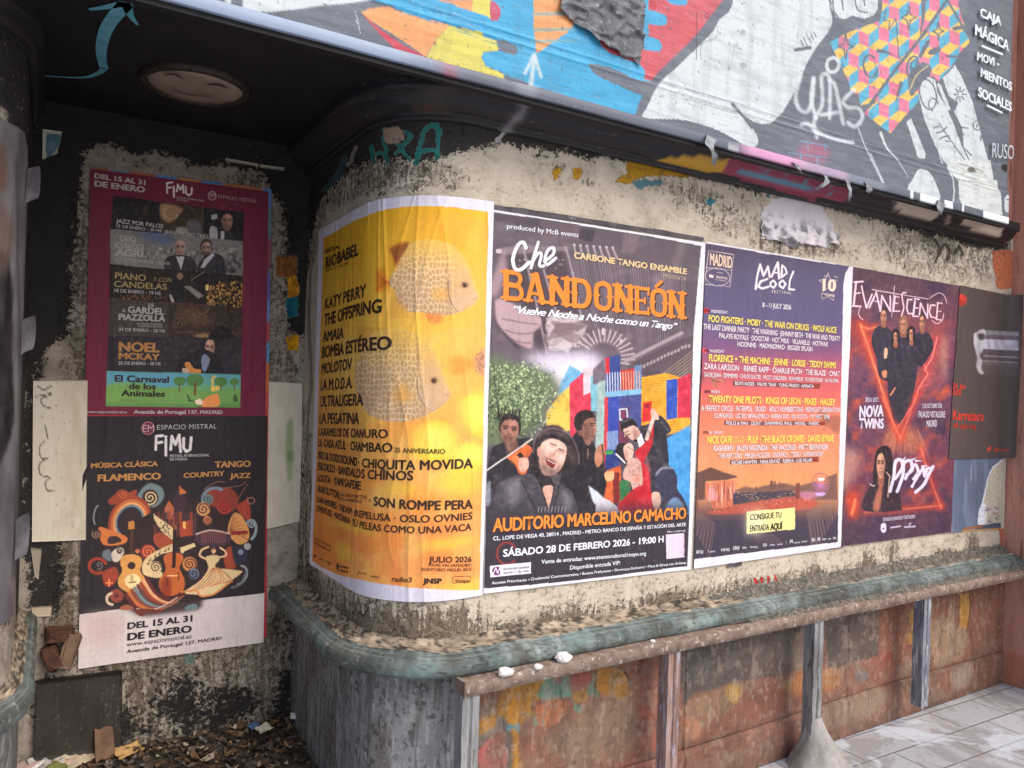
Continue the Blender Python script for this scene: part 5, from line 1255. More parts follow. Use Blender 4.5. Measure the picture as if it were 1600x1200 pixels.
    for i in range(1500):
        x = random.gauss(250, 130); y = random.gauss(310, 140)
        if 40 < x < 600 and 70 < y < 620 and x < 600-abs(y-270)*0.5:
            g = random.random(); c = (84, 110, 74) if g < 0.30 else (136, 160, 110) if g < 0.60 else (196, 210, 160) if g < 0.86 else (56, 72, 56)
            p.ell(x, y, random.uniform(5, 13), random.uniform(3, 7), tuple(v+int((x-250)*0.10-(y-310)*0.05) for v in c), 0.8, 0, random.uniform(0, 180))
    # violinist
    p.blob([(70, 1000), (75, 720), (150, 650), (260, 620), (380, 640), (420, 900), (380, 1000)], (46, 42, 48), 1, 3)
    p.blob([(175, 620), (250, 620), (270, 700), (200, 720)], (120, 84, 72), 1, 5); portrait(p, 208, 560, 68, 92, SKIN2, 8, 1, (42, 35, 38), 0.45)
    for i in range(26): x = random.uniform(125, 280); p.line([(x, random.uniform(395, 440)), (x+random.uniform(-16, 16), random.uniform(440, 500))], 7, random.choice([(42, 35, 38), (74, 64, 66), (30, 26, 28)]), 0.8)
    for i in range(5): p.line([(90+i*60, 760), (110+i*50, 990)], 14, (70, 66, 72), 0.5, 8)
    p.blob([(190, 750), (260, 690), (330, 660), (372, 700), (340, 760), (330, 860), (280, 870), (240, 790)], (214, 104, 56)); p.blob([(210, 770), (260, 720), (290, 760), (250, 800)], (236, 140, 84), 0.8, 8); p.blob([(280, 780), (330, 720), (350, 700), (330, 800)], (150, 62, 34), 0.8, 8); p.poly([(255, 735), (285, 715), (310, 745), (285, 760)], (54, 38, 34)); p.line([(40, 850), (370, 620)], 11, (216, 206, 200))
    p.blob([(280, 760), (335, 760), (345, 820), (300, 860), (270, 820)], SKIN)
    p.blob([(45, 950), (75, 930), (70, 1080), (40, 1090)], (150, 156, 170), 0.8, 4)
    # man in profile
    p.blob([(570, 1150), (590, 800), (650, 620), (720, 560), (800, 640), (850, 760), (900, 850), (890, 1000), (820, 1160)], (40, 37, 43), 1, 3)
    p.blob([(670, 520), (680, 450), (730, 415), (800, 425), (815, 480), (760, 500), (745, 560), (700, 580)], (44, 38, 40)); p.blob([(745, 490), (810, 470), (825, 530), (822, 580), (800, 630), (770, 670), (735, 620), (725, 560)], (150, 104, 92), 1, 2); p.blob([(735, 520), (770, 520), (775, 640), (745, 620)], (104, 70, 62), 0.8, 12); p.blob([(790, 490), (815, 490), (820, 540), (800, 545)], (190, 140, 122), 0.8, 8); p.line([(812, 520), (832, 565), (815, 572)], 9, (190, 138, 120), 0.9); p.line([(782, 512), (815, 510)], 8, (50, 34, 34)); p.line([(790, 600), (815, 603)], 8, (96, 56, 52)); p.line([(785, 525), (812, 525)], 8, (64, 40, 38)); p.blob([(700, 560), (740, 560), (730, 600), (700, 590)], (120, 80, 72))
    p.blob([(815, 760), (830, 690), (870, 655), (890, 700), (870, 790), (835, 820)], (186, 126, 100)); p.line([(870, 660), (895, 900)], 10, (80, 54, 46)); p.blob([(890, 860), (950, 850), (950, 910), (900, 920)], (222, 170, 120)); p.line([(770, 690), (765, 760)], 8, (150, 110, 90), 0.8)
    p.poly([(770, 950), (840, 1000), (900, 1060), (860, 1150), (800, 1060)], (206, 214, 226), 1, 4)
    p.blob([(840, 1060), (900, 1050), (990, 1120), (960, 1160), (830, 1160)], (210, 206, 216))
    # singer with hat in front
    p.blob([(90, 1180), (120, 960), (190, 910), (340, 870), (480, 900), (600, 960), (665, 1020), (670, 1200), (300, 1200)], (72, 68, 74), 1, 3)
    p.blob([(180, 930), (260, 900), (300, 980), (240, 1100), (190, 1060)], (136, 130, 138), 0.7, 22); p.blob([(590, 1010), (650, 1030), (650, 1150), (610, 1160)], (150, 146, 152), 0.6, 14); p.line([(290, 910), (420, 1180)], 12, (40, 37, 42), 0.8, 3); p.line([(560, 960), (520, 1180)], 12, (40, 37, 42), 0.8, 3)
    p.blob([(380, 860), (420, 830), (520, 930), (520, 1040), (480, 1120), (440, 990)], (36, 33, 38)); p.blob([(445, 970), (500, 950), (520, 980), (490, 1110), (470, 1060)], SKIN, 1, 2)
    p.blob([(380, 700), (388, 620), (450, 558), (550, 550), (640, 600), (690, 700), (700, 800), (660, 860), (620, 780), (560, 660), (470, 640), (420, 720), (400, 790), (372, 770)], (50, 40, 44), 1, 3)
    p.blob([(420, 620), (450, 540), (520, 520), (590, 545), (640, 640), (560, 610), (480, 600)], (74, 60, 63), 1, 5); p.line([(425, 628), (480, 600), (560, 608), (640, 660)], 22, (34, 28, 31), 1, 4, True)
    p.line([(378, 720), (390, 620), (450, 560), (550, 548), (645, 600), (696, 710), (703, 800)], 9, (146, 126, 126), 0.7, 3, True); p.blob([(600, 640), (660, 680), (690, 790), (640, 800), (615, 720)], (84, 68, 70), 0.6, 14)
    p.blob([(350, 780), (400, 740), (410, 860), (370, 840)], (44, 38, 40)); p.blob([(560, 760), (610, 720), (600, 840), (540, 870)], (50, 42, 44))
    p.blob([(418, 740), (432, 660), (500, 618), (580, 640), (615, 690), (600, 780), (560, 850), (500, 882), (450, 870), (425, 810)], (222, 178, 160), 1, 2); p.blob([(470, 650), (550, 645), (590, 700), (520, 700), (460, 700)], (246, 214, 200), 0.85, 14)
    p.blob([(425, 720), (455, 720), (470, 800), (450, 860), (425, 800)], (166, 122, 110), 0.75, 14); p.blob([(480, 735), (520, 720), (505, 760), (470, 765)], (190, 142, 128), 0.7, 8); p.blob([(555, 720), (600, 730), (585, 790), (550, 780)], (236, 196, 180), 0.8, 10)
    p.blob([(430, 810), (470, 800), (480, 835), (530, 845), (570, 810), (555, 860), (500, 886), (450, 872)], (120, 88, 82), 0.75, 9); p.blob([(465, 750), (540, 775), (530, 790), (465, 768)], (120, 86, 80), 0.6, 6)
    p.blob([(484, 655), (530, 650), (548, 680), (500, 680)], (180, 130, 118), 0.6, 7); p.blob([(548, 692), (600, 700), (596, 722), (552, 714)], (180, 130, 118), 0.6, 7)
    p.line([(500, 652), (545, 668)], 8, (120, 78, 70)); p.line([(560, 690), (595, 706)], 8, (120, 78, 70)); p.line([(540, 700), (525, 735), (495, 745)], 12, (196, 140, 124), 0.9, 3, True); p.blob([(468, 765), (500, 768), (540, 795), (515, 830), (478, 805)], (128, 52, 52)); p.line([(480, 770), (535, 800)], 7, (236, 220, 214), 0.9); p.blob([(405, 690), (428, 680), (430, 740), (408, 740)], (206, 156, 140))
    for i in range(40): p.line([(430+random.uniform(0, 110), 800+random.uniform(0, 70))]*1+[(440+random.uniform(0, 110), 820+random.uniform(0, 60))], 3, (120, 96, 92), 0.3)
    # dancing couple
    p.blob([(1110, 560), (1180, 520), (1300, 500), (1340, 700), (1340, 850), (1260, 960), (1280, 1010), (1215, 1000), (1200, 760), (1140, 640)], (52, 50, 60)); p.blob([(1230, 470), (1290, 455), (1365, 560), (1280, 600), (1260, 560)], (52, 50, 60)); p.blob([(1218, 420), (1240, 405), (1275, 455), (1270, 485), (1228, 470)], (226, 184, 168))
    p.blob([(1005, 560), (1000, 500), (1040, 470), (1090, 480), (1120, 530), (1080, 545), (1045, 560), (1015, 580)], (40, 36, 42)); p.blob([(1018, 560), (1050, 540), (1095, 525), (1135, 560), (1140, 610), (1090, 630), (1060, 610)], (224, 180, 166)); p.blob([(1090, 540), (1135, 560), (1135, 610), (1100, 620)], (170, 122, 108), 0.7, 8); p.line([(1032, 575), (1062, 562)], 6, (70, 48, 46), 0.9); p.line([(1048, 590), (1072, 585)], 6, (70, 48, 46)); p.line([(1032, 585), (1030, 605)], 7, (240, 204, 190), 0.9); p.line([(1015, 500), (1070, 478)], 10, (110, 100, 108), 0.8, 3);  p.poly([(1120, 620), (1150, 580), (1175, 650), (1160, 700), (1135, 680)], (232, 232, 236)); p.ell(1108, 632, 16, 10, (30, 28, 32))
    p.blob([(965, 700), (990, 650), (1040, 660), (1050, 740), (1030, 800), (980, 760)], (42, 36, 42)); p.blob([(1020, 680), (1070, 650), (1095, 690), (1080, 760), (1040, 770)], (228, 188, 172)); p.blob([(1025, 700), (1050, 700), (1060, 760), (1035, 765)], (176, 126, 112), 0.7, 8); p.line([(1050, 672), (1070, 690)], 6, (80, 50, 48)); p.line([(1080, 690), (1094, 705)], 6, (150, 60, 60)); p.blob([(1060, 760), (1110, 760), (1100, 800), (1050, 810)], (214, 170, 154), 1, 3); p.line([(970, 730), (1030, 790)], 12, (226, 224, 228))
    p.blob([(1105, 720), (1180, 640), (1200, 560), (1225, 480), (1240, 500), (1235, 640), (1190, 740), (1150, 800)], (196, 40, 52)); p.line([(1190, 620), (1205, 570), (1235, 480)], 26, (226, 196, 184), 1, 0, True)
    p.blob([(1030, 830), (1100, 760), (1150, 790), (1180, 880), (1150, 980), (1100, 1000), (1070, 930), (1020, 900)], (204, 162, 150)); p.blob([(1150, 780), (1200, 850), (1220, 1000), (1240, 1120), (1100, 1160), (980, 1120), (1080, 1010), (1160, 950)], (190, 36, 48)); p.blob([(980, 1120), (1080, 990), (1180, 960), (1180, 1140)], (190, 36, 48))
    for i in range(26): p.ell(random.uniform(1040, 1160), random.uniform(790, 980), 8, 5, (150, 96, 92), 0.5, 0, random.uniform(0, 180))
    p.blob([(1085, 890), (1150, 880), (1140, 930), (1090, 920)], (216, 150, 130)); p.blob([(1225, 1010), (1280, 1010), (1280, 1110), (1240, 1110)], (222, 178, 160))
    p.blob([(1190, 760), (1215, 860), (1210, 980), (1180, 900)], (226, 72, 78), 0.6, 10); p.blob([(1030, 1080), (1100, 1030), (1150, 1120), (1060, 1150)], (150, 24, 36), 0.6, 14); p.line([(1200, 560), (1330, 830)], 10, (84, 82, 94), 0.7, 5); p.line([(1290, 500), (1340, 560)], 12, (92, 90, 100), 0.7, 5); p.blob([(1240, 520), (1280, 560), (1250, 620)], (34, 32, 38), 0.7, 8)
    # seen from behind
    p.blob([(1250, 900), (1270, 840), (1350, 815), (1405, 880), (1410, 980), (1460, 1060), (1470, 1160), (1290, 1160), (1300, 1040), (1260, 980)], (58, 56, 76)); p.line([(1255, 880), (1300, 830), (1370, 830)], 14, (190, 190, 206), 0.7, 5, True); p.blob([(1330, 1100), (1380, 1040), (1430, 1060), (1450, 1120), (1340, 1160)], (126, 164, 206), 0.9, 5)
    # tonal grain of the printed photograph
    def grain(x, y):
        k = 0.55*(fbm(x/22, y/26, 90, 4)-0.5)+0.45*(fbm(x/60+y/90, y/50, 93, 3)-0.5); return np.where((k > 0)[..., None], np.array([255, 244, 238]), np.array([18, 14, 18])), np.clip(np.abs(k)*0.55, 0, 0.2)*np.clip((y-80)/80, 0, 1)
    p.all(grain)
    # dark foot of the sheet
    p.crop(*F6)
    p.poly([(20, 280), (700, 260), (1000, 250), (1490, 220), (1490, 700), (20, 830)], (58, 52, 62), 0.85, 40)
    p.ring(190, 570, 70, 78, 16, (150, 62, 52), 0.8, 0, 40, 330)
    for i in range(70): p.ell(random.uniform(180, 1300), random.uniform(250, 640), random.uniform(4, 26), random.uniform(2, 8), random.choice([(120, 108, 122), (96, 70, 66), (142, 120, 96)]), 0.35, 3, random.uniform(0, 90))
    for i in range(9): p.line([(410+i*24, 275), (420+i*24, 235)], 4, (200, 196, 204), 0.7)
    p.poly([(70, 660), (360, 630), (360, 712), (72, 742)], (228, 228, 234)); p.ell(118, 695, 32, 32, (110, 46, 110)); p.line([(95, 712), (112, 672), (125, 712), (140, 672), (148, 708)], 7, (236, 232, 240))
    p.poly([(1325, 436), (1455, 424), (1455, 595), (1330, 610)], (226, 200, 222))
    p.crop(*D)
    sh = (54, 38, 36); og = (246, 138, 52)
    xs = [(150, 'B', 152), (302, 'A', 158), (468, 'N', 156), (624, 'D', 146), (782, 'O', 138), (922, 'N', 142), (1066, 'E', 116), (1176, 'O', 128), (1300, 'N', 122)]
    for dx, dy, c in ((8, 8, sh), (0, 0, og)):
        for x, ch, w in xs:
            y = 652+(x-150)*0.111; h = 200-(x-150)*0.012
            slab(p, ch, x+dx, y+dy, w, h, c, 0.111)
        p.line([(1222+dx, 566+dy), (1258+dx, 536+dy)], 22, c)
    wt = (238, 240, 248)
    for dx, dy, c, a in ((6, 6, (60, 50, 58), 0.6), (0, 0, wt, 1)):
        o = lambda q: [(x+dx, y+dy) for x, y in q]
        p.line(o([(318, 300), (300, 262), (262, 280), (228, 370), (240, 440), (280, 450), (340, 400)]), 24, c, a, 0, True)
        p.line(o([(402, 262), (375, 350), (352, 438)]), 22, c, a, 0, True); p.line(o([(358, 400), (400, 340), (425, 345), (410, 420), (440, 425)]), 20, c, a, 0, True)
        p.line(o([(445, 395), (505, 345), (510, 300), (475, 310), (450, 370), (465, 415), (525, 370)]), 20, c, a, 0, True)
    p.set_clip()
    l = P.lt; l.crop(*D); cr = (240, 208, 156)
    l.add('produced by McB events', (178, 165), (672, 228), 34, wt, 0.006)
    l.add('CARBONE TANGO ENSAMBLE', (640, 372), (1426, 484), 42, cr, 0.022); l.add('PRESENTA', (1258, 505), (1422, 530), 26, (196, 176, 150), 0.0, 0.2)
    l.add('“Vuelve Noche a Noche como un Tango”', (222, 752), (1362, 868), 52, wt, 0.016, 0.45, 0.9)
    l.crop(*F6)
    for dx, dy, c, lf in ((5, 6, (40, 34, 40), 0), (0, 0, (246, 146, 60), 0.0006)):
        l.add('AUDITORIO MARCELINO CAMACHO', (80+dx, 412+dy), (1462+dx, 318+dy), 92, c, 0.024, 0, 0.95, lf, 78)
    for a in (('CL. LOPE DE VEGA 40, 28014 , MADRID - METRO: BANCO DE ESPAÑA Y ESTACIÓN DEL ARTE', (84, 474), (1460, 372), 27, wt, 0.014), ('SÁBADO 28 DE FEBRERO 2026 - 19:00 H', (155, 590), (1302, 486), 50, wt, 0.020), ('Venta de entradas: www.ateneocultural1mayo.org', (428, 640), (1175, 578), 28, wt, 0.012), ('Disponible entrada VIP:', (632, 682), (992, 646), 28, wt, 0.010), ('Acceso Prioritario • Credencial Conmemorativa • Butaca Preferente • Showcase Exclusivo • Meet & Greet con Artistas', (75, 788), (1460, 640), 20, wt, 0.010), ('Info y reservas', (1328, 420), (1456, 410), 14, wt, 0.004), ('fundación sindical', (160, 684), (340, 668), 16, (110, 104, 116), 0.004), ('ateneo 1º de mayo', (160, 712), (340, 694), 16, (110, 104, 116), 0.004)): l.add(*a)
    P.build()
poster_tango()

# ---- festival line-up poster
def poster_lineup():
    P = Poster('poster', 'festival line-up poster fading from purple to orange with yellow band names and a ferris wheel', [(1101, 378), (1330, 417), (1311, 854), (1082, 888)], hit_wall, wall_pt, 0.0085, 330, 500, (228, 222, 228))
    p, l = P.pr, P.lt; G, H, I = (1080, 370, 6.154), (1080, 530, 6.154), (1080, 690, 6.154)
    inner = [p.crop(*G).tp([q])[0] for q in [(140, 62), (700, 160), (1200, 240), (1520, 282), (1480, 350), (1462, 450)]] + [p.crop(*I).tp([q])[0] for q in [(1425, 0), (1408, 965), (700, 1050), (25, 1132)]] + [p.crop(*G).tp([q])[0] for q in [(62, 700), (80, 250), (105, 130)]]
    p.crop(0, 0, 1); p.set_clip(inner)
    p.ramp_y([(378, (84, 70, 92)), (430, (92, 84, 112)), (500, (94, 86, 122)), (545, (126, 84, 122)), (570, (176, 88, 110)), (605, (214, 98, 98)), (650, (222, 124, 96)), (720, (220, 146, 104)), (770, (224, 152, 96)), (800, (120, 84, 80)), (815, (72, 62, 78)), (888, (64, 56, 72))])
    p.crop(*H)
    for cx, cy, d in ((180, 380, 1), (1330, 760, -1)):
        for i in range(24):
            a = R(random.uniform(-30, 70) if d > 0 else random.uniform(100, 250)); r = random.uniform(80, 180); p.line([(cx, cy), (cx+r*math.cos(a), cy+r*math.sin(a)*0.7)], 7, (128, 84, 72) if i % 2 else (180, 130, 96), 0.7, 1)
    p.blob([(50, 320), (110, 330), (110, 400), (60, 440)], (96, 62, 76), 0.6, 10); p.blob([(1290, 760), (1420, 740), (1420, 900), (1330, 860)], (120, 80, 66), 0.5, 14)
    p.crop(*I)
    p.poly([(60, 560), (60, 300), (185, 246), (300, 290), (455, 338), (330, 370), (140, 380), (130, 560)], (104, 72, 64), 1, 3)
    p.poly([(30, 290), (70, 290), (60, 700), (25, 700)], (96, 68, 70), 0.8, 10)
    p.poly([(135, 400), (430, 370), (430, 560), (380, 640), (200, 640), (190, 540), (135, 540)], (206, 120, 88), 1, 5)
    for i in range(60): x = random.uniform(145, 430); p.line([(x, random.uniform(380, 520)), (x+random.uniform(-6, 6), random.uniform(520, 630))], random.uniform(4, 12), random.choice([(244, 190, 150), (196, 96, 76), (170, 84, 90), (248, 216, 196), (120, 62, 54)]), 0.6, 1)
    p.blob([(170, 450), (240, 480), (240, 560), (180, 560)], (226, 156, 160), 0.7, 8); p.line([(320, 380), (318, 490)], 12, (130, 60, 56), 0.8)
    p.poly([(420, 470), (520, 430), (620, 450), (700, 420), (900, 400), (1020, 430), (1200, 380), (1400, 300), (1410, 560), (900, 560), (420, 600)], (116, 84, 80), 0.9, 6)
    for x, y, w, h in ((757, 375, 24, 80), (790, 382, 18, 70), (836, 390, 20, 60), (870, 400, 24, 50), (615, 432, 18, 50)): p.poly([(x, y), (x+w, y), (x+w, y+h), (x, y+h)], (116, 78, 70))
    p.poly([(400, 500), (520, 490), (960, 470), (1000, 520), (760, 560), (400, 610)], (72, 66, 78), 1, 4)
    for i in range(70): p.ell(random.uniform(420, 990), random.uniform(480, 570), random.uniform(3, 12), 4, random.choice([(150, 110, 100), (226, 190, 150), (52, 48, 62), (190, 120, 100)]), 0.7)
    p.blob([(150, 680), (300, 640), (520, 590), (760, 555), (980, 530), (1180, 560), (1200, 620), (1000, 660), (600, 680), (300, 700)], (186, 88, 72), 0.95, 8)
    for i in range(240): x = random.uniform(200, 1180); y = 690-0.12*(x-150)+random.uniform(-70, 20); p.ell(x, y, 4, 5, random.choice([(226, 126, 92), (120, 62, 58), (240, 160, 120), (96, 52, 56)]), 0.6)
    p.poly([(1000, 400), (1045, 395), (1040, 550), (1005, 550)], (124, 70, 62)); p.blob([(1040, 490), (1180, 480), (1240, 520), (1100, 560)], (206, 130, 160), 0.7, 8)
    for i in range(20):
        a = i/20*2*math.pi; p.line([(1245, 400), (1245+85*math.cos(a), 400+98*math.sin(a))], 8, (190, 120, 170) if math.sin(a) > 0 else (216, 130, 112), 0.95)
    p.ring(1245, 400, 84, 98, 7, (150, 84, 96), 0.9); p.blob([(1220, 350), (1275, 350), (1270, 375), (1225, 375)], (250, 226, 220)); p.blob([(1190, 490), (1285, 490), (1270, 520), (1210, 520)], (206, 170, 226), 0.9, 3)
    for x0, y0, n in ((60, 700, 14), (1360, 560, 20), (640, 900, 10)):
        for i in range(n):
            d = 1 if x0 < 500 else -1
            if x0 == 640: p.line([(600+i*20, 890), (640+i*26, 970)], 6, (150, 120, 104), 0.5)
            else: p.line([(x0+d*i*13, y0-20+i*8), (x0+d*(i*13-50)+random.uniform(-10, 10), y0+120+i*22)], 7, (150, 124, 108), 0.55, 1)
    p.poly([(530, 675), (993, 632), (995, 842), (532, 888)], (236, 226, 150)); p.poly([(530, 675), (700, 660), (700, 872), (532, 888)], (240, 238, 196), 0.8, 40)
    wl = (224, 216, 224)
    for x, w, h in ((50, 75, 34), (155, 8, 26), (175, 54, 12), (288, 95, 26), (400, 70, 34), (488, 54, 22), (565, 78, 18), (690, 50, 30), (756, 50, 12), (826, 52, 12), (910, 6, 30), (990, 54, 10), (1060, 54, 14), (1156, 34, 30), (1212, 26, 34), (1258, 34, 16), (1310, 30, 14), (1362, 28, 18)):
        y = 1078-(x-50)*0.107
        if w > 40 and h > 15:
            for k in range(int(w/11)): p.poly([(x+k*11, y-h), (x+k*11+7, y-h-1), (x+k*11+7, y-1-(k % 2)*4), (x+k*11, y)], wl, 0.8)
        else: p.poly([(x, y-h), (x+w, y-h-w*0.1), (x+w, y-w*0.1), (x, y)], wl, 0.7)
    p.line([(950, 975), (955, 945), (962, 965), (970, 943), (976, 972)], 6, wl)
    p.crop(*G); cr = (236, 214, 206)
    p.line([(168, 130), (405, 172), (368, 482), (124, 455), (168, 130)], 5, cr, 0.9); p.line([(140, 292), (385, 325)], 5, cr, 0.9); p.ring(250, 385, 118, 84, 5, cr, 0.9, 8)
    p.poly([(175, 360), (215, 370), (210, 395), (175, 390)], cr)
    lg = (240, 224, 226)
    for ln, w in (([(615, 500), (625, 400), (660, 265), (690, 375), (735, 285), (752, 385)], 20), ([(770, 385), (830, 245), (842, 400)], 20), ([(790, 345), (840, 350)], 12), ([(868, 275), (862, 390), (915, 350), (900, 300), (868, 275)], 17), ([(730, 405), (665, 430), (640, 480), (680, 498), (740, 480)], 20), ([(760, 440), (790, 420), (815, 455), (790, 492), (758, 470), (760, 440)], 17), ([(848, 440), (875, 420), (902, 455), (875, 496), (846, 470), (848, 440)], 17), ([(980, 335), (945, 420), (935, 505), (985, 508)], 18)):
        p.line(ln, w, lg, 1, 0, False)
    st = [(1330+(78 if i % 2 == 0 else 34)*math.sin(i*math.pi/5)*1.15, 440-(100 if i % 2 == 0 else 42)*math.cos(i*math.pi/5)) for i in range(11)]
    p.line([(x-18, y+8) for x, y in st], 5, cr, 0.9); p.poly([(1250, 545), (1362, 560), (1365, 612), (1312, 575), (1255, 600)], (96, 84, 110)); p.line([(1250, 545), (1362, 560), (1365, 612), (1312, 575), (1255, 600), (1250, 545)], 4, cr, 0.9)
    rd = (222, 62, 68)
    p.poly([(104, 684), (165, 692), (163, 735), (103, 728)], rd)
    p.crop(*H); p.poly([(104, 88), (152, 92), (150, 134), (103, 130)], (226, 84, 92))
    for q in ([(400, 400), (1235, 428), (1230, 478), (398, 446)], [(316, 784), (1282, 790), (1280, 828), (314, 826)], [(370, 1160), (1222, 1132), (1222, 1180), (370, 1206)]): p.poly(q, (110, 62, 58), 0.9)
    for q in ([(1165, 428), (1232, 432), (1228, 474), (1162, 470)], [(1215, 794), (1280, 796), (1278, 826), (1214, 824)], [(1150, 1140), (1222, 1136), (1220, 1178), (1150, 1182)]): p.poly(q, (150, 62, 46))
    p.set_clip()
    ye, w = (248, 226, 104), (238, 226, 232); B = 0.020
    l.crop(*G)
    l.add('MADRID', (160, 268), (372, 305), 108, (240, 206, 184), 0.022); l.add('iberdrola', (222, 400), (328, 412), 26, cr, 0.01); l.add('vive', (228, 350), (285, 356), 14, cr, 0.0); l.add('la energía', (215, 420), (310, 430), 14, cr, 0.0)
    l.add('FESTIVAL', (756, 542), (940, 556), 28, cr, 0.006, 0, 1.5); l.add('10', (1240, 515), (1372, 525), 108, (246, 216, 196), 0.024); l.add('YEARS', (1258, 570), (1358, 582), 24, cr, 0.012); l.add('2016', (1256, 386), (1292, 390), 16, cr, 0); l.add('2026', (1354, 394), (1392, 398), 16, cr, 0)
    l.add('8 - 11·JULY 2026', (664, 678), (936, 702), 46, w, 0.016)
    l.add('8TH', (110, 724), (160, 730), 30, (120, 20, 30), 0.01); l.add('WEDNESDAY', (168, 730), (328, 742), 28, w, 0.014)
    l.add('FOO FIGHTERS · MOBY · THE WAR ON DRUGS · WOLF ALICE', (148, 816), (1376, 926), 62, ye, B); l.add('THE LAST DINNER PARTY · THE WARNING · JEHNNY BETH · THE WAR AND TREATY', (98, 888), (1410, 1004), 52, w, 0.014)
    l.add('PALAYE ROYALE · DOGSTAR · HOT MILK · VILLANELLE · HOTWAX', (248, 972), (1294, 1056), 48, w, 0.014); l.add('HOONINE · MADMADMAD · BIGGER SPLASH', (426, 1054), (1144, 1102), 46, w, 0.014)
    l.crop(*H)
    l.add('9TH', (108, 124), (150, 128), 28, (120, 30, 40), 0.01); l.add('THURSDAY', (154, 128), (298, 130), 28, w, 0.012)
    l.add('FLORENCE + THE MACHINE · JENNIE · LORDE · TEDDY SWIMS', (148, 210), (1370, 280), 64, ye, B); l.add('ZARA LARSSON · RENEÉ RAPP · CHARLIE PUTH · THE BLAZE · CMAT', (100, 285), (1410, 358), 54, w, 0.014)
    l.add('SADIE JEAN · ZIMMER90 · CHLOE SLATER · FROST CHILDREN · SON MIEUX · FLORENTENES · LA PALOMA', (104, 358), (1396, 418), 40, w, 0.012); l.add('BOYS NOIZE · PALMS TRAX · YUNG PRADO · AMAATA', (402, 440), (1158, 468), 34, w, 0.014)
    l.add('10TH', (110, 515), (165, 518), 28, (120, 34, 34), 0.01); l.add('FRIDAY', (172, 518), (256, 522), 28, w, 0.012)
    l.add('TWENTY ONE PILOTS · KINGS OF LEON · PIXIES · HALSEY', (148, 606), (1364, 634), 66, ye, B); l.add('A PERFECT CIRCLE · INTERPOL · SIGRID · HOLLY HUMBERSTONE · MIDNIGHT GENERATION', (78, 688), (1408, 702), 52, w, 0.012)
    l.add('CLIFFORDS · USTED SEÑALEMELO · KAREN DIÓ · RIO KOSTA · MY FIRST TIME', (202, 756), (1308, 764), 44, w, 0.012); l.add('POLO & PAN · DUNT · SWIMMING PAUL · WEVAL · MAESIC', (316, 822), (1210, 824), 34, w, 0.014)
    l.add('11TH', (98, 908), (145, 910), 28, (110, 40, 34), 0.01); l.add('SATURDAY', (154, 908), (284, 908), 28, w, 0.012)
    l.add('NICK CAVE', (136, 1000), (374, 998), 70, ye, B); l.add('AND THE', (388, 956), (484, 958), 24, ye, 0.004); l.add('BAD SEEDS', (388, 996), (484, 994), 24, ye, 0.004); l.add('· PULP · THE BLACK CROWES · DAVID BYRNE', (498, 996), (1348, 980), 66, ye, B)
    l.add('KASABIAN · JALEN NGONDA · THE VACCINES · MATT BERNINGER', (196, 1072), (1294, 1058), 54, w, 0.014); l.add('THE REYTONS · PERSIA HOLDER · OVERPASS · TTSSFU · SUPERMODEL*', (240, 1144), (1250, 1120), 46, w, 0.012); l.add('RICHIE HAWTIN · NINA KRAVIZ · REBEKA · LUIS VILLAR', (372, 1202), (1142, 1176), 36, w, 0.014)
    l.crop(*I); bk = (60, 54, 44)
    l.add('CONSIGUE TU', (548, 752), (848, 726), 56, bk, 0.006); l.add('ENTRADA', (548, 862), (732, 846), 60, bk, 0.006); l.add('AQUÍ', (744, 846), (858, 836), 62, bk, 0.024)
    P.build()
poster_lineup()

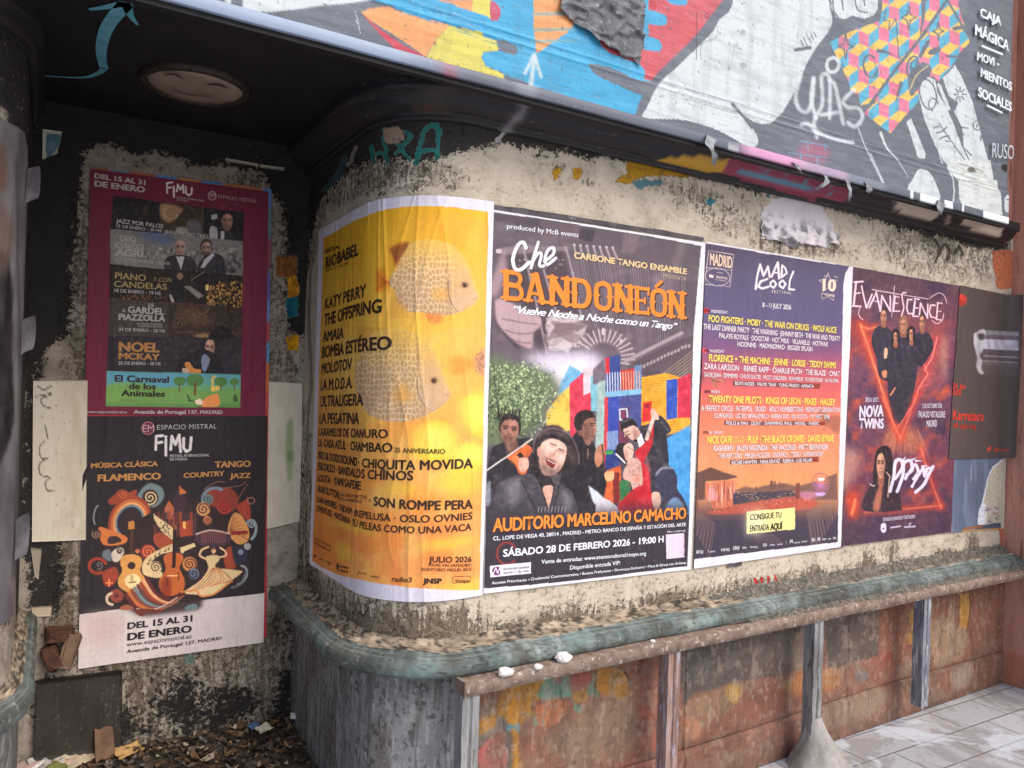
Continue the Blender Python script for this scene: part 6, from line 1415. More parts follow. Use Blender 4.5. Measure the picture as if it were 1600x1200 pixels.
# ---- rock band poster
def poster_band():
    P = Poster('poster', 'dark red fiery poster of a rock band in black, next to the line-up poster', [(1329, 417), (1499, 447), (1484, 831), (1312, 853)], hit_wall, wall_pt, 0.0065, 300, 470, (74, 58, 76))
    p, l = P.pr, P.lt; J, K = (1310, 410, 5.503), (1310, 620, 5.0)
    p.crop(0, 0, 1)
    p.ramp_y([(415, (82, 62, 72)), (480, (106, 66, 82)), (560, (112, 66, 90)), (640, (104, 64, 88)), (760, (112, 58, 74)), (800, (90, 58, 76)), (855, (74, 58, 74))])
    p.all(lambda x, y: (np.array([206, 84, 58])+0*x[..., None], 0.9*np.clip((fbm(x/26+y/50, y/22, 12, 5)-0.50)*3.4, 0, 1)*np.clip((y-470)/90, 0, 1)*np.clip((822-y)/40, 0, 1)))
    p.all(lambda x, y: (np.array([68, 52, 78])+0*x[..., None], 0.8*np.clip((fbm(x/30, y/30, 22, 4)-0.5)*4, 0, 1)))
    p.crop(*J)
    p.poly([(1319-1310, -60), (120, 30), (60, 110), (40, 250), (20, 2400), (-60, 2400), (-60, -60)], (228, 222, 230)); p.poly([(110, 40), (70, 110), (50, 260), (46, 500), (40, 900), (30, 2200), (62, 2200), (90, 300), (150, 60)], (84, 64, 78), 0.9, 6)
    p.blob([(60, 460), (160, 500), (260, 560), (330, 700), (300, 900), (180, 760), (80, 620)], (196, 62, 52), 0.55, 50); p.blob([(800, 560), (900, 520), (930, 760), (860, 1000), (760, 1100), (720, 900)], (196, 96, 84), 0.6, 50); p.blob([(890, 700), (925, 640), (925, 980), (890, 960)], (226, 172, 140), 0.6, 24)
    for w, c, a, b in ((80, (214, 70, 48), 0.6, 26), (34, (230, 100, 60), 0.7, 12), (9, (248, 176, 136), 0.75, 3)):
        p.line([(185, 530), (240, 690), (310, 900), (370, 1090), (410, 1200), (460, 1330), (480, 1430)], w, c, a, b); p.line([(190, 545), (260, 575), (330, 552)], w*0.8, c, a, b)
    for w, c, a, b in ((60, (206, 66, 66), 0.6, 22), (12, (246, 140, 130), 0.95, 3)):
        p.line([(850, 640), (800, 830), (740, 920), (770, 960), (690, 1080), (660, 1190), (600, 1280), (490, 1440)], w, c, a, b)
        p.line([(720, 800), (735, 880), (760, 910)], w, c, a*0.8, b); p.line([(690, 1080), (740, 1060), (770, 1050)], w*0.7, c, a*0.8, b)
    bk = (50, 46, 62)
    p.blob([(290, 620), (320, 560), (380, 545), (440, 580), (470, 660), (455, 800), (430, 950), (420, 1020), (350, 980), (320, 820), (285, 700)], bk, 1, 2); p.blob([(430, 640), (480, 590), (540, 610), (600, 600), (650, 620), (700, 720), (680, 900), (650, 1100), (600, 1260), (500, 1400), (440, 1240), (420, 1000)], bk, 1, 3)
    p.blob([(650, 640), (700, 600), (760, 600), (805, 660), (812, 740), (770, 820), (700, 900), (660, 800)], bk, 1, 2)
    for cx, cy, rx, ry, hair in ((385, 470, 27, 66, 0), (555, 545, 24, 62, 1), (718, 520, 25, 66, 0), (488, 640, 17, 44, 2), (624, 620, 18, 50, 2)):
        if hair == 1: p.blob([(cx-32, cy-70), (cx+30, cy-80), (cx+45, cy+70), (cx+10, cy+100), (cx-28, cy+80)], (140, 96, 74), 1, 2)
        if hair == 2: p.blob([(cx-36, cy-30), (cx, cy-72), (cx+34, cy-40), (cx+34, cy+90), (cx-30, cy+90)], (40, 34, 46), 1, 2)
        p.blob([(cx-16, cy+40), (cx+16, cy+40), (cx+18, cy+90), (cx-14, cy+90)], (150, 92, 76), 1, 2)
        portrait(p, cx, cy, rx, ry, (200, 138, 112), 0, -1, (52, 38, 42) if hair == 0 else (150, 104, 80) if hair == 1 else (38, 32, 42), 0.3 if hair == 0 else 0)
    for ln in ([(310, 600), (330, 780)], [(360, 580), (385, 700), (380, 820)], [(430, 590), (445, 760)], [(540, 640), (560, 900)], [(610, 660), (600, 900)], [(690, 640), (720, 640), (745, 760)], [(770, 640), (780, 760)], [(480, 760), (500, 1000)]): p.line(ln, 9, (84, 78, 96), 0.6, 4, True)
    p.blob([(395, 740), (420, 750), (412, 820), (390, 820)], (226, 176, 150)); p.blob([(370, 940), (410, 930), (405, 990), (380, 990)], (206, 130, 100)); p.line([(445, 1140), (485, 1080)], 14, (206, 130, 100))
    p.crop(*K)
    p.blob([(10, 420), (100, 400), (170, 460), (140, 620), (60, 700), (10, 740)], (206, 150, 130), 0.7, 30); p.blob([(60, 780), (150, 740), (160, 900), (80, 960)], (226, 74, 46), 0.8, 20); p.line([(130, 800), (100, 920)], 18, (250, 160, 100), 0.8, 6)
    p.blob([(330, 380), (420, 220), (520, 220), (600, 240), (660, 420), (500, 420)], (196, 106, 70), 0.65, 30)
    for i in range(36): x = random.uniform(370, 640); p.line([(x, 250+random.uniform(0, 60)), (x+(x-490)*0.5, 430+random.uniform(0, 60))], 4, (240, 170, 130), 0.3)
    for w, c, a, b in ((50, (220, 64, 44), 0.6, 18), (9, (244, 150, 116), 0.65, 3)):
        p.line([(640, 400), (700, 600), (800, 870)], w, c, a, b); p.line([(200, 900), (480, 880), (800, 850)], w, c, a, b); p.line([(340, 0), (420, 190), (480, 320)], w, c, a, b); p.line([(600, 0), (540, 180), (480, 330)], w, c, a, b)
    p.blob([(200, 890), (210, 760), (260, 690), (300, 620), (400, 620), (470, 700), (490, 860), (480, 890)], (58, 44, 54), 1, 2); p.blob([(270, 620), (290, 440), (340, 385), (400, 400), (425, 520), (430, 700), (380, 740), (350, 600), (300, 640), (290, 700)], (44, 34, 40), 1, 2)
    p.blob([(310, 600), (350, 600), (350, 690), (310, 690)], (150, 92, 76), 1, 3); portrait(p, 328, 530, 34, 100, (206, 146, 122), 0, -1, (40, 31, 37), 0)
    p.blob([(270, 880), (290, 760), (330, 680), (340, 720), (320, 880)], (190, 116, 88), 0.9, 5); p.line([(245, 680), (270, 700), (280, 690)], 8, (230, 200, 190), 0.9); p.line([(370, 590), (400, 620), (380, 780)], 9, (226, 190, 170), 0.8)
    lg = (222, 214, 240)
    for ln, w in (([(400, 740), (430, 620), (440, 520), (480, 490), (500, 540), (470, 600), (440, 640)], 24), ([(455, 740), (500, 620), (510, 520), (560, 500), (570, 570), (530, 610)], 24), ([(520, 640), (570, 560), (600, 530), (620, 590), (580, 640)], 22), ([(570, 700), (630, 600), (660, 560), (670, 620), (690, 560), (720, 560)], 22), ([(600, 745), (660, 690), (700, 610), (735, 545)], 24)): p.line(ln, w, lg, 1, 0, True)
    for a, b in (((440, 500), (470, 470)), ((500, 500), (525, 465)), ((560, 500), (610, 470)), ((600, 500), (650, 500)), ((650, 545), (695, 535))): p.line([a, b], 18, lg, 1, 0, False, True)
    p.blob([(330, 1000), (350, 985), (370, 1000), (365, 1050), (345, 1060), (330, 1045)], lg); p.ell(348, 1030, 8, 8, (96, 60, 76)); p.line([(408, 1022), (480, 1010)], 12, lg, 0.8); p.line([(514, 1018), (595, 1012)], 12, lg, 0.8); p.line([(548, 1010), (560, 985)], 6, lg)
    p.crop(*J); p.all(lambda x, y: (np.where((fbm(x/24, y/28, 90, 4) > 0.5)[..., None], np.array([255, 220, 200]), np.array([20, 14, 22])), np.clip(np.abs(fbm(x/24, y/28, 90, 4)-0.5)*0.3, 0, 0.12)))
    pk = (244, 206, 222)
    ev = [([(135, 170), (205, 165)], 15), ([(150, 168), (128, 372)], 15), ([(140, 268), (185, 262)], 10), ([(118, 376), (190, 378)], 13), ([(190, 380), (170, 430), (185, 475), (210, 490)], 6), ([(195, 205), (238, 392), (285, 275)], 13), ([(262, 390), (322, 250), (358, 420)], 13), ([(290, 330), (350, 340)], 8), ([(360, 415), (372, 285), (440, 420), (440, 290)], 12), ([(480, 200), (455, 470)], 5), ([(285, 235), (770, 315)], 6), ([(485, 290), (470, 420)], 13), ([(482, 292), (520, 300)], 9), ([(475, 350), (510, 352)], 8), ([(468, 418), (525, 420)], 10), ([(580, 260), (545, 270), (550, 330), (560, 390), (540, 460)], 11), ([(630, 320), (595, 320), (585, 390), (600, 440), (635, 440)], 12), ([(655, 330), (640, 460)], 13), ([(650, 312), (695, 318)], 9), ([(648, 390), (685, 392)], 8), ([(640, 462), (690, 466)], 10), ([(695, 450), (705, 350), (765, 480), (768, 360)], 12), ([(830, 370), (795, 365), (780, 420), (795, 470), (830, 475)], 12), ([(852, 350), (842, 490)], 13), ([(848, 348), (892, 352)], 9), ([(846, 420), (880, 422)], 8), ([(838, 490), (882, 494)], 10), ([(780, 310), (860, 262), (910, 290), (930, 350)], 5), ([(905, 440), (890, 500), (845, 526), (805, 500)], 6)]
    for ln, w in ev: p.line(ln, w, pk, 1, 0, len(ln) > 3 and w < 12)
    l.crop(*K); w = (226, 214, 232)
    l.add('SPECIAL GUESTS', (196, 38), (296, 38), 32, w, 0.01); l.add('NOVA', (148, 160), (338, 150), 86, w, 0.03); l.add('TWINS', (146, 244), (338, 244), 74, w, 0.03)
    l.add('2 DE OCTUBRE 2026', (640, 88), (796, 84), 34, w, 0.008); l.add('PALACIO VISTALEGRE', (612, 160), (816, 160), 48, w, 0.012); l.add('MADRID', (674, 234), (756, 230), 50, w, 0.012); l.add('ENTRADAS EN LIVENATION.ES Y TICKETMASTER.ES', (334, 970), (584, 944), 26, w, 0.01)
    P.build()
poster_band()

# ---- dark grey poster with a smeared face, running up on the pier
def poster_grey():
    hk = lambda x, y: hit_wall(x, y, corner_pt)
    P = Poster('poster', 'charcoal grey poster with red writing and a blurred man\'s face, curling onto the pier', [(1497, 446), (1596, 461), (1583, 716), (1478, 717)], hk, corner_pt, 0.0105, 230, 270, (86, 76, 74))
    p, l = P.pr, P.lt; J, K = (1310, 410, 5.503), (1310, 620, 5.0)
    p.crop(*J); rd = (232, 66, 50)
    p.ell(1052, 322, 46, 50, rd, 0.9, 8)
    for i in range(18): p.line([(1005+random.uniform(0, 90), 280+random.uniform(0, 80))]*1+[(1005+random.uniform(0, 90), 290+random.uniform(0, 80))], 7, (140, 40, 34) if i % 2 else rd, 0.7)
    for i in range(70):
        y = 585+i*5.4; t = i/70
        c = (150, 146, 156) if t < 0.1 else (112, 100, 108) if t < 0.2 else (206, 204, 220) if t < 0.42 else (96, 84, 92) if t < 0.56 else (170, 160, 168) if t < 0.6 else (92, 80, 84) if t < 0.68 else (160, 148, 152) if t < 0.71 else (110, 98, 100) if t < 0.8 else (96, 86, 86)
        x0 = 1205+12*math.sin(t*9); p.line([(x0, y), (1300, y+4), (1540, y+16)], 8, c, 0.85, 3)
    p.blob([(1200, 590), (1250, 575), (1262, 620), (1245, 680), (1238, 760), (1210, 800), (1232, 840), (1225, 900), (1245, 960), (1200, 945), (1182, 880), (1190, 820), (1160, 700), (1172, 620)], (196, 192, 198), 0.95, 5)
    p.blob([(1192, 615), (1250, 615), (1248, 660), (1205, 665)], (64, 56, 58), 0.9, 6); p.blob([(1160, 620), (1178, 610), (1180, 690), (1162, 690)], (206, 202, 206), 0.9, 3); p.blob([(1215, 780), (1245, 790), (1240, 830), (1212, 815)], (80, 70, 74), 0.8, 6); p.blob([(1190, 700), (1215, 690), (1212, 860), (1190, 880)], (150, 142, 150), 0.6, 8)
    l.crop(*J); l.add('24_Jan', (962, 1085), (1066, 1088), 48, rd, 0.010); l.add('2026', (962, 1140), (1034, 1142), 44, rd, 0.008)
    l.crop(*K); l.add('Karretero', (874, 178), (1114, 188), 76, rd, 0.012); l.add('All night long', (874, 243), (1056, 248), 42, (214, 62, 48), 0.004); l.add('U', (1200, 424), (1222, 426), 30, rd, 0.014); l.add('Mondosonoro', (1228, 420), (1318, 424), 18, rd, 0.006)
    p.crop(*K); p.line([(1160, 424), (1175, 392)], 8, rd); p.line([(1178, 424), (1186, 390)], 8, rd); p.line([(1165, 408), (1190, 404)], 5, rd)
    P.build()
poster_grey()

# ---- torn blue-grey remnant below it
def poster_torn():
    P = Poster('torn_poster', 'torn slate blue poster remnant under the charcoal poster, with a white figure at its edge', [(1484, 700), (1571, 700), (1567, 826), (1485, 832)], hit_wall, wall_pt, 0.0042, 110, 150, (96, 110, 134))
    p = P.pr; p.crop(1310, 620, 5)
    p.all(lambda x, y: (np.array([120, 134, 158])+0*x[..., None], 0.8*np.clip((fbm(x/26, y/260, 5, 4)-0.42)*4, 0, 1)))
    p.poly([(866, 420), (886, 420), (882, 1080), (866, 1080)], (226, 214, 226))
    p.poly([(1280, 480), (1200, 560), (1160, 640), (1140, 740), (1110, 860), (1090, 940), (1095, 1020), (1300, 1030), (1320, 480)], (198, 192, 172), 1, 3)
    p.line([(1285, 490), (1205, 550), (1162, 640), (1130, 800), (1092, 960)], 12, (226, 232, 240), 0.9); p.blob([(1100, 870), (1150, 840), (1140, 1000), (1090, 1005)], (226, 230, 240))
    for i in range(30): p.ell(random.uniform(1150, 1250), random.uniform(860, 1000), 14, 8, random.choice([(150, 140, 150), (196, 150, 130), (206, 206, 214), (116, 120, 136)]), 0.7, 2)
    p.poly([(1080, 1000), (1270, 985), (1270, 1030), (1080, 1040)], (70, 86, 112)); p.line([(970, 1052), (1265, 1030)], 18, (196, 150, 70)); p.line([(980, 1030), (1120, 1010)], 20, (170, 96, 54), 0.8); p.line([(1035, 540), (1035, 660)], 5, (190, 200, 216), 0.7)
    P.build(M_PRINT_OLD)
poster_torn()

# ---- recess: two music festival posters and what shows behind them
by = DEPTH
hb = lambda x, y: hit_y(x, y, by)
fb = flat_pt(by)
def poster_programme():
    O = Poster('old_poster', 'older bright poster layer whose coloured edge peeks out behind the maroon programme poster', [(142, 261), (424, 296), (419, 655), (134, 650)], hb, fb, 0.004, 60, 80, (70, 96, 116), 'poster')
    p = O.pr; p.crop(100, 250, 4.571)
    for y, c in ((30, (150, 90, 60)), (330, (70, 110, 126)), (560, (120, 60, 80)), (830, (86, 74, 130)), (1000, (90, 110, 160)), (1150, (150, 60, 60)), (1300, (70, 120, 160)), (1450, (170, 90, 50)), (1650, (170, 60, 50))): p.poly([(100, y), (1600, y), (1600, y+230), (100, y+230)], c, 1, 14)
    for x0, x1, c in ((320, 470, (84, 118, 146)), (660, 810, (60, 120, 170)), (830, 970, (160, 110, 70)), (980, 1140, (56, 118, 170)), (185, 310, (130, 90, 70)), (1420, 1500, (70, 110, 160))): p.poly([(x0, -20), (x1, -20), (x1, 200+(x0-180)*0.12), (x0, 200+(x0-180)*0.12)], c)
    O.build(M_PRINT_OLD, 1.7)
    P = Poster('poster', 'maroon concert programme poster with a column of photographs, in the recess', [(141, 264), (419, 300), (414, 651), (132, 648)], hb, fb, 0.0065, 300, 400, (96, 30, 52))
    p, l = P.pr, P.lt; A, B = (100, 250, 4.571), (100, 440, 4.571)
    p.crop(*A)
    dk = (30, 27, 30)
    p.poly([(350, 255), (1285, 375), (1278, 580), (332, 500)], dk)
    p.poly([(685, 300), (1000, 340), (995, 545), (680, 520)], (58, 46, 38)); p.blob([(690, 320), (780, 320), (850, 360), (800, 420), (740, 450), (690, 400)], (150, 118, 88), 0.9, 5); p.blob([(820, 400), (880, 350), (920, 400), (860, 470), (800, 470)], (48, 38, 34), 1, 4); p.blob([(880, 440), (950, 430), (985, 500), (960, 540), (880, 530)], (92, 86, 92), 0.9, 5); p.ring(760, 380, 50, 40, 8, (190, 150, 110), 0.7, 20, 0, 240); p.blob([(560, 340), (600, 340), (600, 390), (560, 390)], (70, 52, 46), 0.8, 8)
    p.blob([(800, 490), (860, 480), (880, 520), (820, 530)], (160, 150, 140), 0.8, 4)
    portrait(p, 1165, 440, 42, 62, (150, 114, 98), 0, 1, (36, 29, 30), 0.4); p.blob([(1040, 580), (1045, 490), (1110, 480), (1140, 510), (1200, 510), (1215, 590)], (40, 38, 44)); p.blob([(1040, 575), (1045, 480), (1090, 490), (1090, 575)], (150, 146, 150)); p.poly([(1118, 510), (1145, 510), (1140, 580), (1120, 580)], (170, 166, 168)); p.poly([(1050, 395), (1095, 385), (1095, 420), (1052, 428)], (150, 150, 152))
    p.poly([(332, 492), (1276, 580), (1274, 830), (330, 745)], (112, 108, 106)); p.blob([(520, 520), (700, 520), (800, 570), (680, 600)], (74, 92, 128), 0.8, 18); p.blob([(340, 600), (480, 560), (560, 620), (420, 720)], (134, 130, 126), 0.7, 20)
    for i in range(130): p.ell(random.uniform(560, 1270), random.uniform(630, 700), random.uniform(4, 14), random.uniform(6, 16), random.choice([(62, 58, 56), (140, 136, 132), (84, 78, 74), (160, 154, 148)]), 0.6, 1)
    portrait(p, 830, 630, 38, 54, (160, 128, 114), 0, 1, None, 0.25); portrait(p, 1015, 635, 38, 54, (150, 120, 108), 0, 1, (60, 48, 44), 0.8)
    p.blob([(720, 780), (730, 700), (800, 680), (880, 685), (935, 720), (940, 800), (800, 800)], (44, 42, 46)); p.poly([(800, 690), (860, 690), (835, 785)], (170, 168, 172)); p.blob([(960, 805), (980, 710), (1040, 670), (1130, 690), (1150, 820)], (42, 40, 46)); p.poly([(975, 770), (1000, 715), (1060, 665), (1075, 680), (1000, 770)], (172, 170, 174))
    for i in range(40): p.ell(random.uniform(1150, 1260), random.uniform(700, 810), 10, 14, random.choice([(60, 56, 56), (120, 116, 116), (40, 38, 40)]), 0.6, 2)
    p.poly([(332, 745), (1274, 828), (1272, 1055), (325, 985)], (36, 30, 28))
    for i in range(220): x = random.uniform(1020, 1270); y = random.uniform(870, 1055); (y > 870+(1100-x)*0.4) and p.ell(x, y, 5, 7, random.choice([(176, 128, 60), (206, 160, 86), (96, 62, 30)]), 0.85)
    for i in range(40): p.ell(random.uniform(330, 720), random.uniform(965, 1000), 5, 8, random.choice([(120, 76, 46), (90, 50, 34), (150, 100, 60)]), 0.7)
    p.blob([(760, 1000), (760, 900), (800, 830), (850, 840), (870, 960), (860, 1020)], (30, 28, 30)); p.ell(828, 830, 22, 26, (130, 100, 86)); p.poly([(850, 900), (900, 900), (1000, 970), (960, 990)], (120, 112, 106)); p.poly([(900, 860), (980, 815), (1080, 820), (1080, 900), (1000, 900)], (26, 24, 26)); p.line([(905, 860), (1000, 800)], 5, (120, 110, 100)); p.blob([(1010, 900), (1030, 890), (1030, 925), (1012, 930)], (206, 180, 120)); p.blob([(755, 960), (775, 980), (785, 1015), (765, 1010)], (160, 150, 140))
    p.crop(*B)
    p.poly([(325, 118), (1272, 190), (1268, 410), (315, 390)], (62, 52, 50)); p.poly([(750, 155), (1270, 190), (1268, 410), (745, 400)], (52, 40, 34)); p.blob([(800, 210), (900, 180), (1000, 220), (1060, 300), (960, 320), (860, 280)], (96, 74, 52), 0.7, 20); p.spiral(820, 300, 45, 2, 8, (96, 74, 56), 0.8); p.line([(780, 360), (1260, 370)], 12, (84, 60, 44), 0.8, 3); p.blob([(920, 390), (1000, 370), (1090, 395), (1040, 410)], (156, 122, 80), 0.8, 4); p.line([(940, 190), (985, 240), (1040, 190)], 6, (130, 100, 70), 0.7)
    p.poly([(315, 388), (1268, 405), (1262, 665), (304, 640)], (42, 38, 44))
    p.blob([(1030, 385), (1110, 320), (1190, 340), (1200, 380), (1230, 405), (1150, 420), (1060, 405)], (28, 25, 27)); p.blob([(1005, 430), (1050, 410), (1105, 430), (1090, 460), (1040, 450)], (30, 26, 28)); portrait(p, 1040, 475, 36, 58, (176, 136, 116), 10, -1, None, 0.3); p.blob([(810, 610), (830, 560), (930, 500), (990, 480), (1080, 520), (1130, 600), (1110, 655), (820, 640)], (30, 28, 33)); p.blob([(985, 540), (1010, 520), (1040, 560), (1010, 640), (985, 620)], (116, 124, 146)); p.blob([(860, 590), (890, 575), (930, 620), (975, 625), (970, 655), (900, 650)], (186, 120, 62)); p.blob([(845, 620), (880, 620), (890, 650), (850, 650)], (170, 150, 130))
    p.set_clip([(303, 637), (1262, 663), (1258, 900), (298, 892)]); p.poly([(303, 637), (1262, 663), (1258, 900), (298, 892)], (86, 126, 70)); p.poly([(303, 637), (1262, 663), (1260, 770), (303, 755)], (84, 140, 158), 1, 6); p.blob([(303, 740), (520, 720), (700, 760), (900, 740), (1258, 760), (1258, 860), (303, 860)], (106, 146, 76), 0.9, 8); p.blob([(980, 700), (1260, 700), (1260, 760), (980, 780)], (92, 152, 120), 0.6, 14)
    for cx, cy, r, tr in ((825, 710, 45, 60), (935, 705, 64, 80), (1120, 715, 46, 40), (1215, 715, 34, 40)): p.ell(cx, cy, r, r*0.72, (74, 116, 62)); p.line([(cx, cy+20), (cx, cy+20+tr)], 8 if r < 60 else 18, (104, 72, 46))
    p.line([(1060, 770), (1062, 690), (1080, 678)], 14, (206, 172, 86), 1, 0, True); p.blob([(1050, 760), (1100, 745), (1110, 770), (1060, 785)], (206, 172, 86)); p.blob([(985, 890), (1010, 830), (1090, 800), (1110, 840), (1100, 890)], (206, 132, 74)); p.blob([(940, 850), (975, 838), (990, 870), (950, 880)], (222, 196, 170)); p.blob([(1205, 830), (1225, 800), (1240, 850), (1210, 855)], (60, 84, 56)); p.line([(880, 810), (900, 850)], 10, (40, 54, 40)); p.line([(885, 850), (925, 855)], 8, (40, 54, 40))
    p.set_clip()
    p.crop(*A); p.all(lambda x, y: (np.where((fbm(x/18, y/22, 90, 4) > 0.5)[..., None], np.array([190, 180, 170]), np.array([14, 12, 14])), np.clip(np.abs(fbm(x/18, y/22, 90, 4)-0.5)*0.4, 0, 0.15)*((x > 335) & (x < 1275) & (y > 300) & (y < 1470))))
    w = (206, 196, 196)
    p.crop(*A); p.ring(1058, 256, 28, 30, 5, (190, 170, 174), 0.9)
    for ln in ([(735, 235), (735, 165), (772, 160)], [(735, 200), (765, 196)], [(783, 190), (785, 265)], [(805, 225), (812, 175), (830, 215), (850, 178), (852, 235)], [(868, 190), (870, 240), (890, 255), (910, 240), (912, 200)]): p.line(ln, 12, w)
    l.crop(*A)
    for a in (('DEL 15 AL 31', (216, 132), (580, 182), 34, w, 0.024), ('DE ENERO', (216, 190), (576, 236), 40, w, 0.026), ('FESTIVAL INTERNACIONAL', (802, 276), (1000, 300), 11, w, 0.006), ('DE MÚSICA', (802, 292), (886, 302), 11, w, 0.006), ('EM', (1040, 268), (1078, 272), 28, w, 0.004), ('ESPACIO MISTRAL', (1098, 274), (1376, 312), 26, (176, 150, 156), 0.004),
              ('JAZZ POR PALOS', (370, 450), (706, 490), 28, w, 0.02), ('15 DE ENERO - 20 HS', (372, 484), (694, 518), 22, w, 0.014), ('BANDOLERO TRÍO', (718, 528), (1024, 562), 26, w, 0.014, 0.25), ('DUO', (400, 582), (512, 590), 42, w, 0.008), ('CUACCI', (364, 628), (566, 642), 36, w, 0.014), ('AGRI', (364, 682), (564, 696), 48, w, 0.022), ('16 Y 17 DE ENERO - 20 HS', (360, 720), (752, 752), 22, w, 0.01),
              ('PIANO', (362, 848), (584, 866), 44, (196, 170, 110), 0.012), ('Y CON', (640, 868), (770, 876), 30, (186, 156, 96), 0.004, 0.3), ('CANDELAS', (356, 906), (732, 928), 42, (196, 170, 110), 0.012), ('18 DE ENERO - 19 HS', (358, 944), (688, 966), 24, w, 0.014), ('DE', (598, 1050), (640, 1052), 24, w, 0.02), ('A', (414, 1088), (438, 1088), 24, w, 0.02), ('GARDEL', (454, 1090), (714, 1106), 44, w, 0.026), ('PIAZZOLLA', (388, 1142), (720, 1154), 42, w, 0.026), ('DE TANGOS DE ESTRENO', (518, 1178), (702, 1182), 14, w, 0.004)): l.add(*a)
    l.crop(*B); o = (206, 146, 84)
    for a in (('24 DE ENERO - 20 HS', (388, 352), (720, 364), 22, w, 0.014), ('COMPAÑÍA MISTRAL', (526, 326), (704, 330), 12, w, 0.004), ('NOEL', (388, 496), (682, 504), 64, o, 0.028), ('MCKAY', (388, 552), (680, 562), 44, o, 0.028), ('25 DE ENERO - 20 HS', (386, 592), (688, 598), 22, w, 0.014), ('El Carnaval', (360, 712), (748, 722), 44, (60, 44, 34), 0.022), ('de los', (462, 766), (654, 770), 42, (60, 44, 34), 0.022), ('Animales', (406, 816), (720, 822), 42, (60, 44, 34), 0.022), ('31 DE ENERO - 16 Y 17:30 HS', (358, 856), (748, 858), 18, (146, 166, 110), 0.01),
              ('www.espaciomistral.es', (156, 938), (448, 940), 20, w, 0.008), ('Avenida de Portugal 137, MADRID', (496, 942), (1128, 944), 26, w, 0.018)): l.add(*a)
    P.build(M_PRINT, 1.75)
poster_programme()

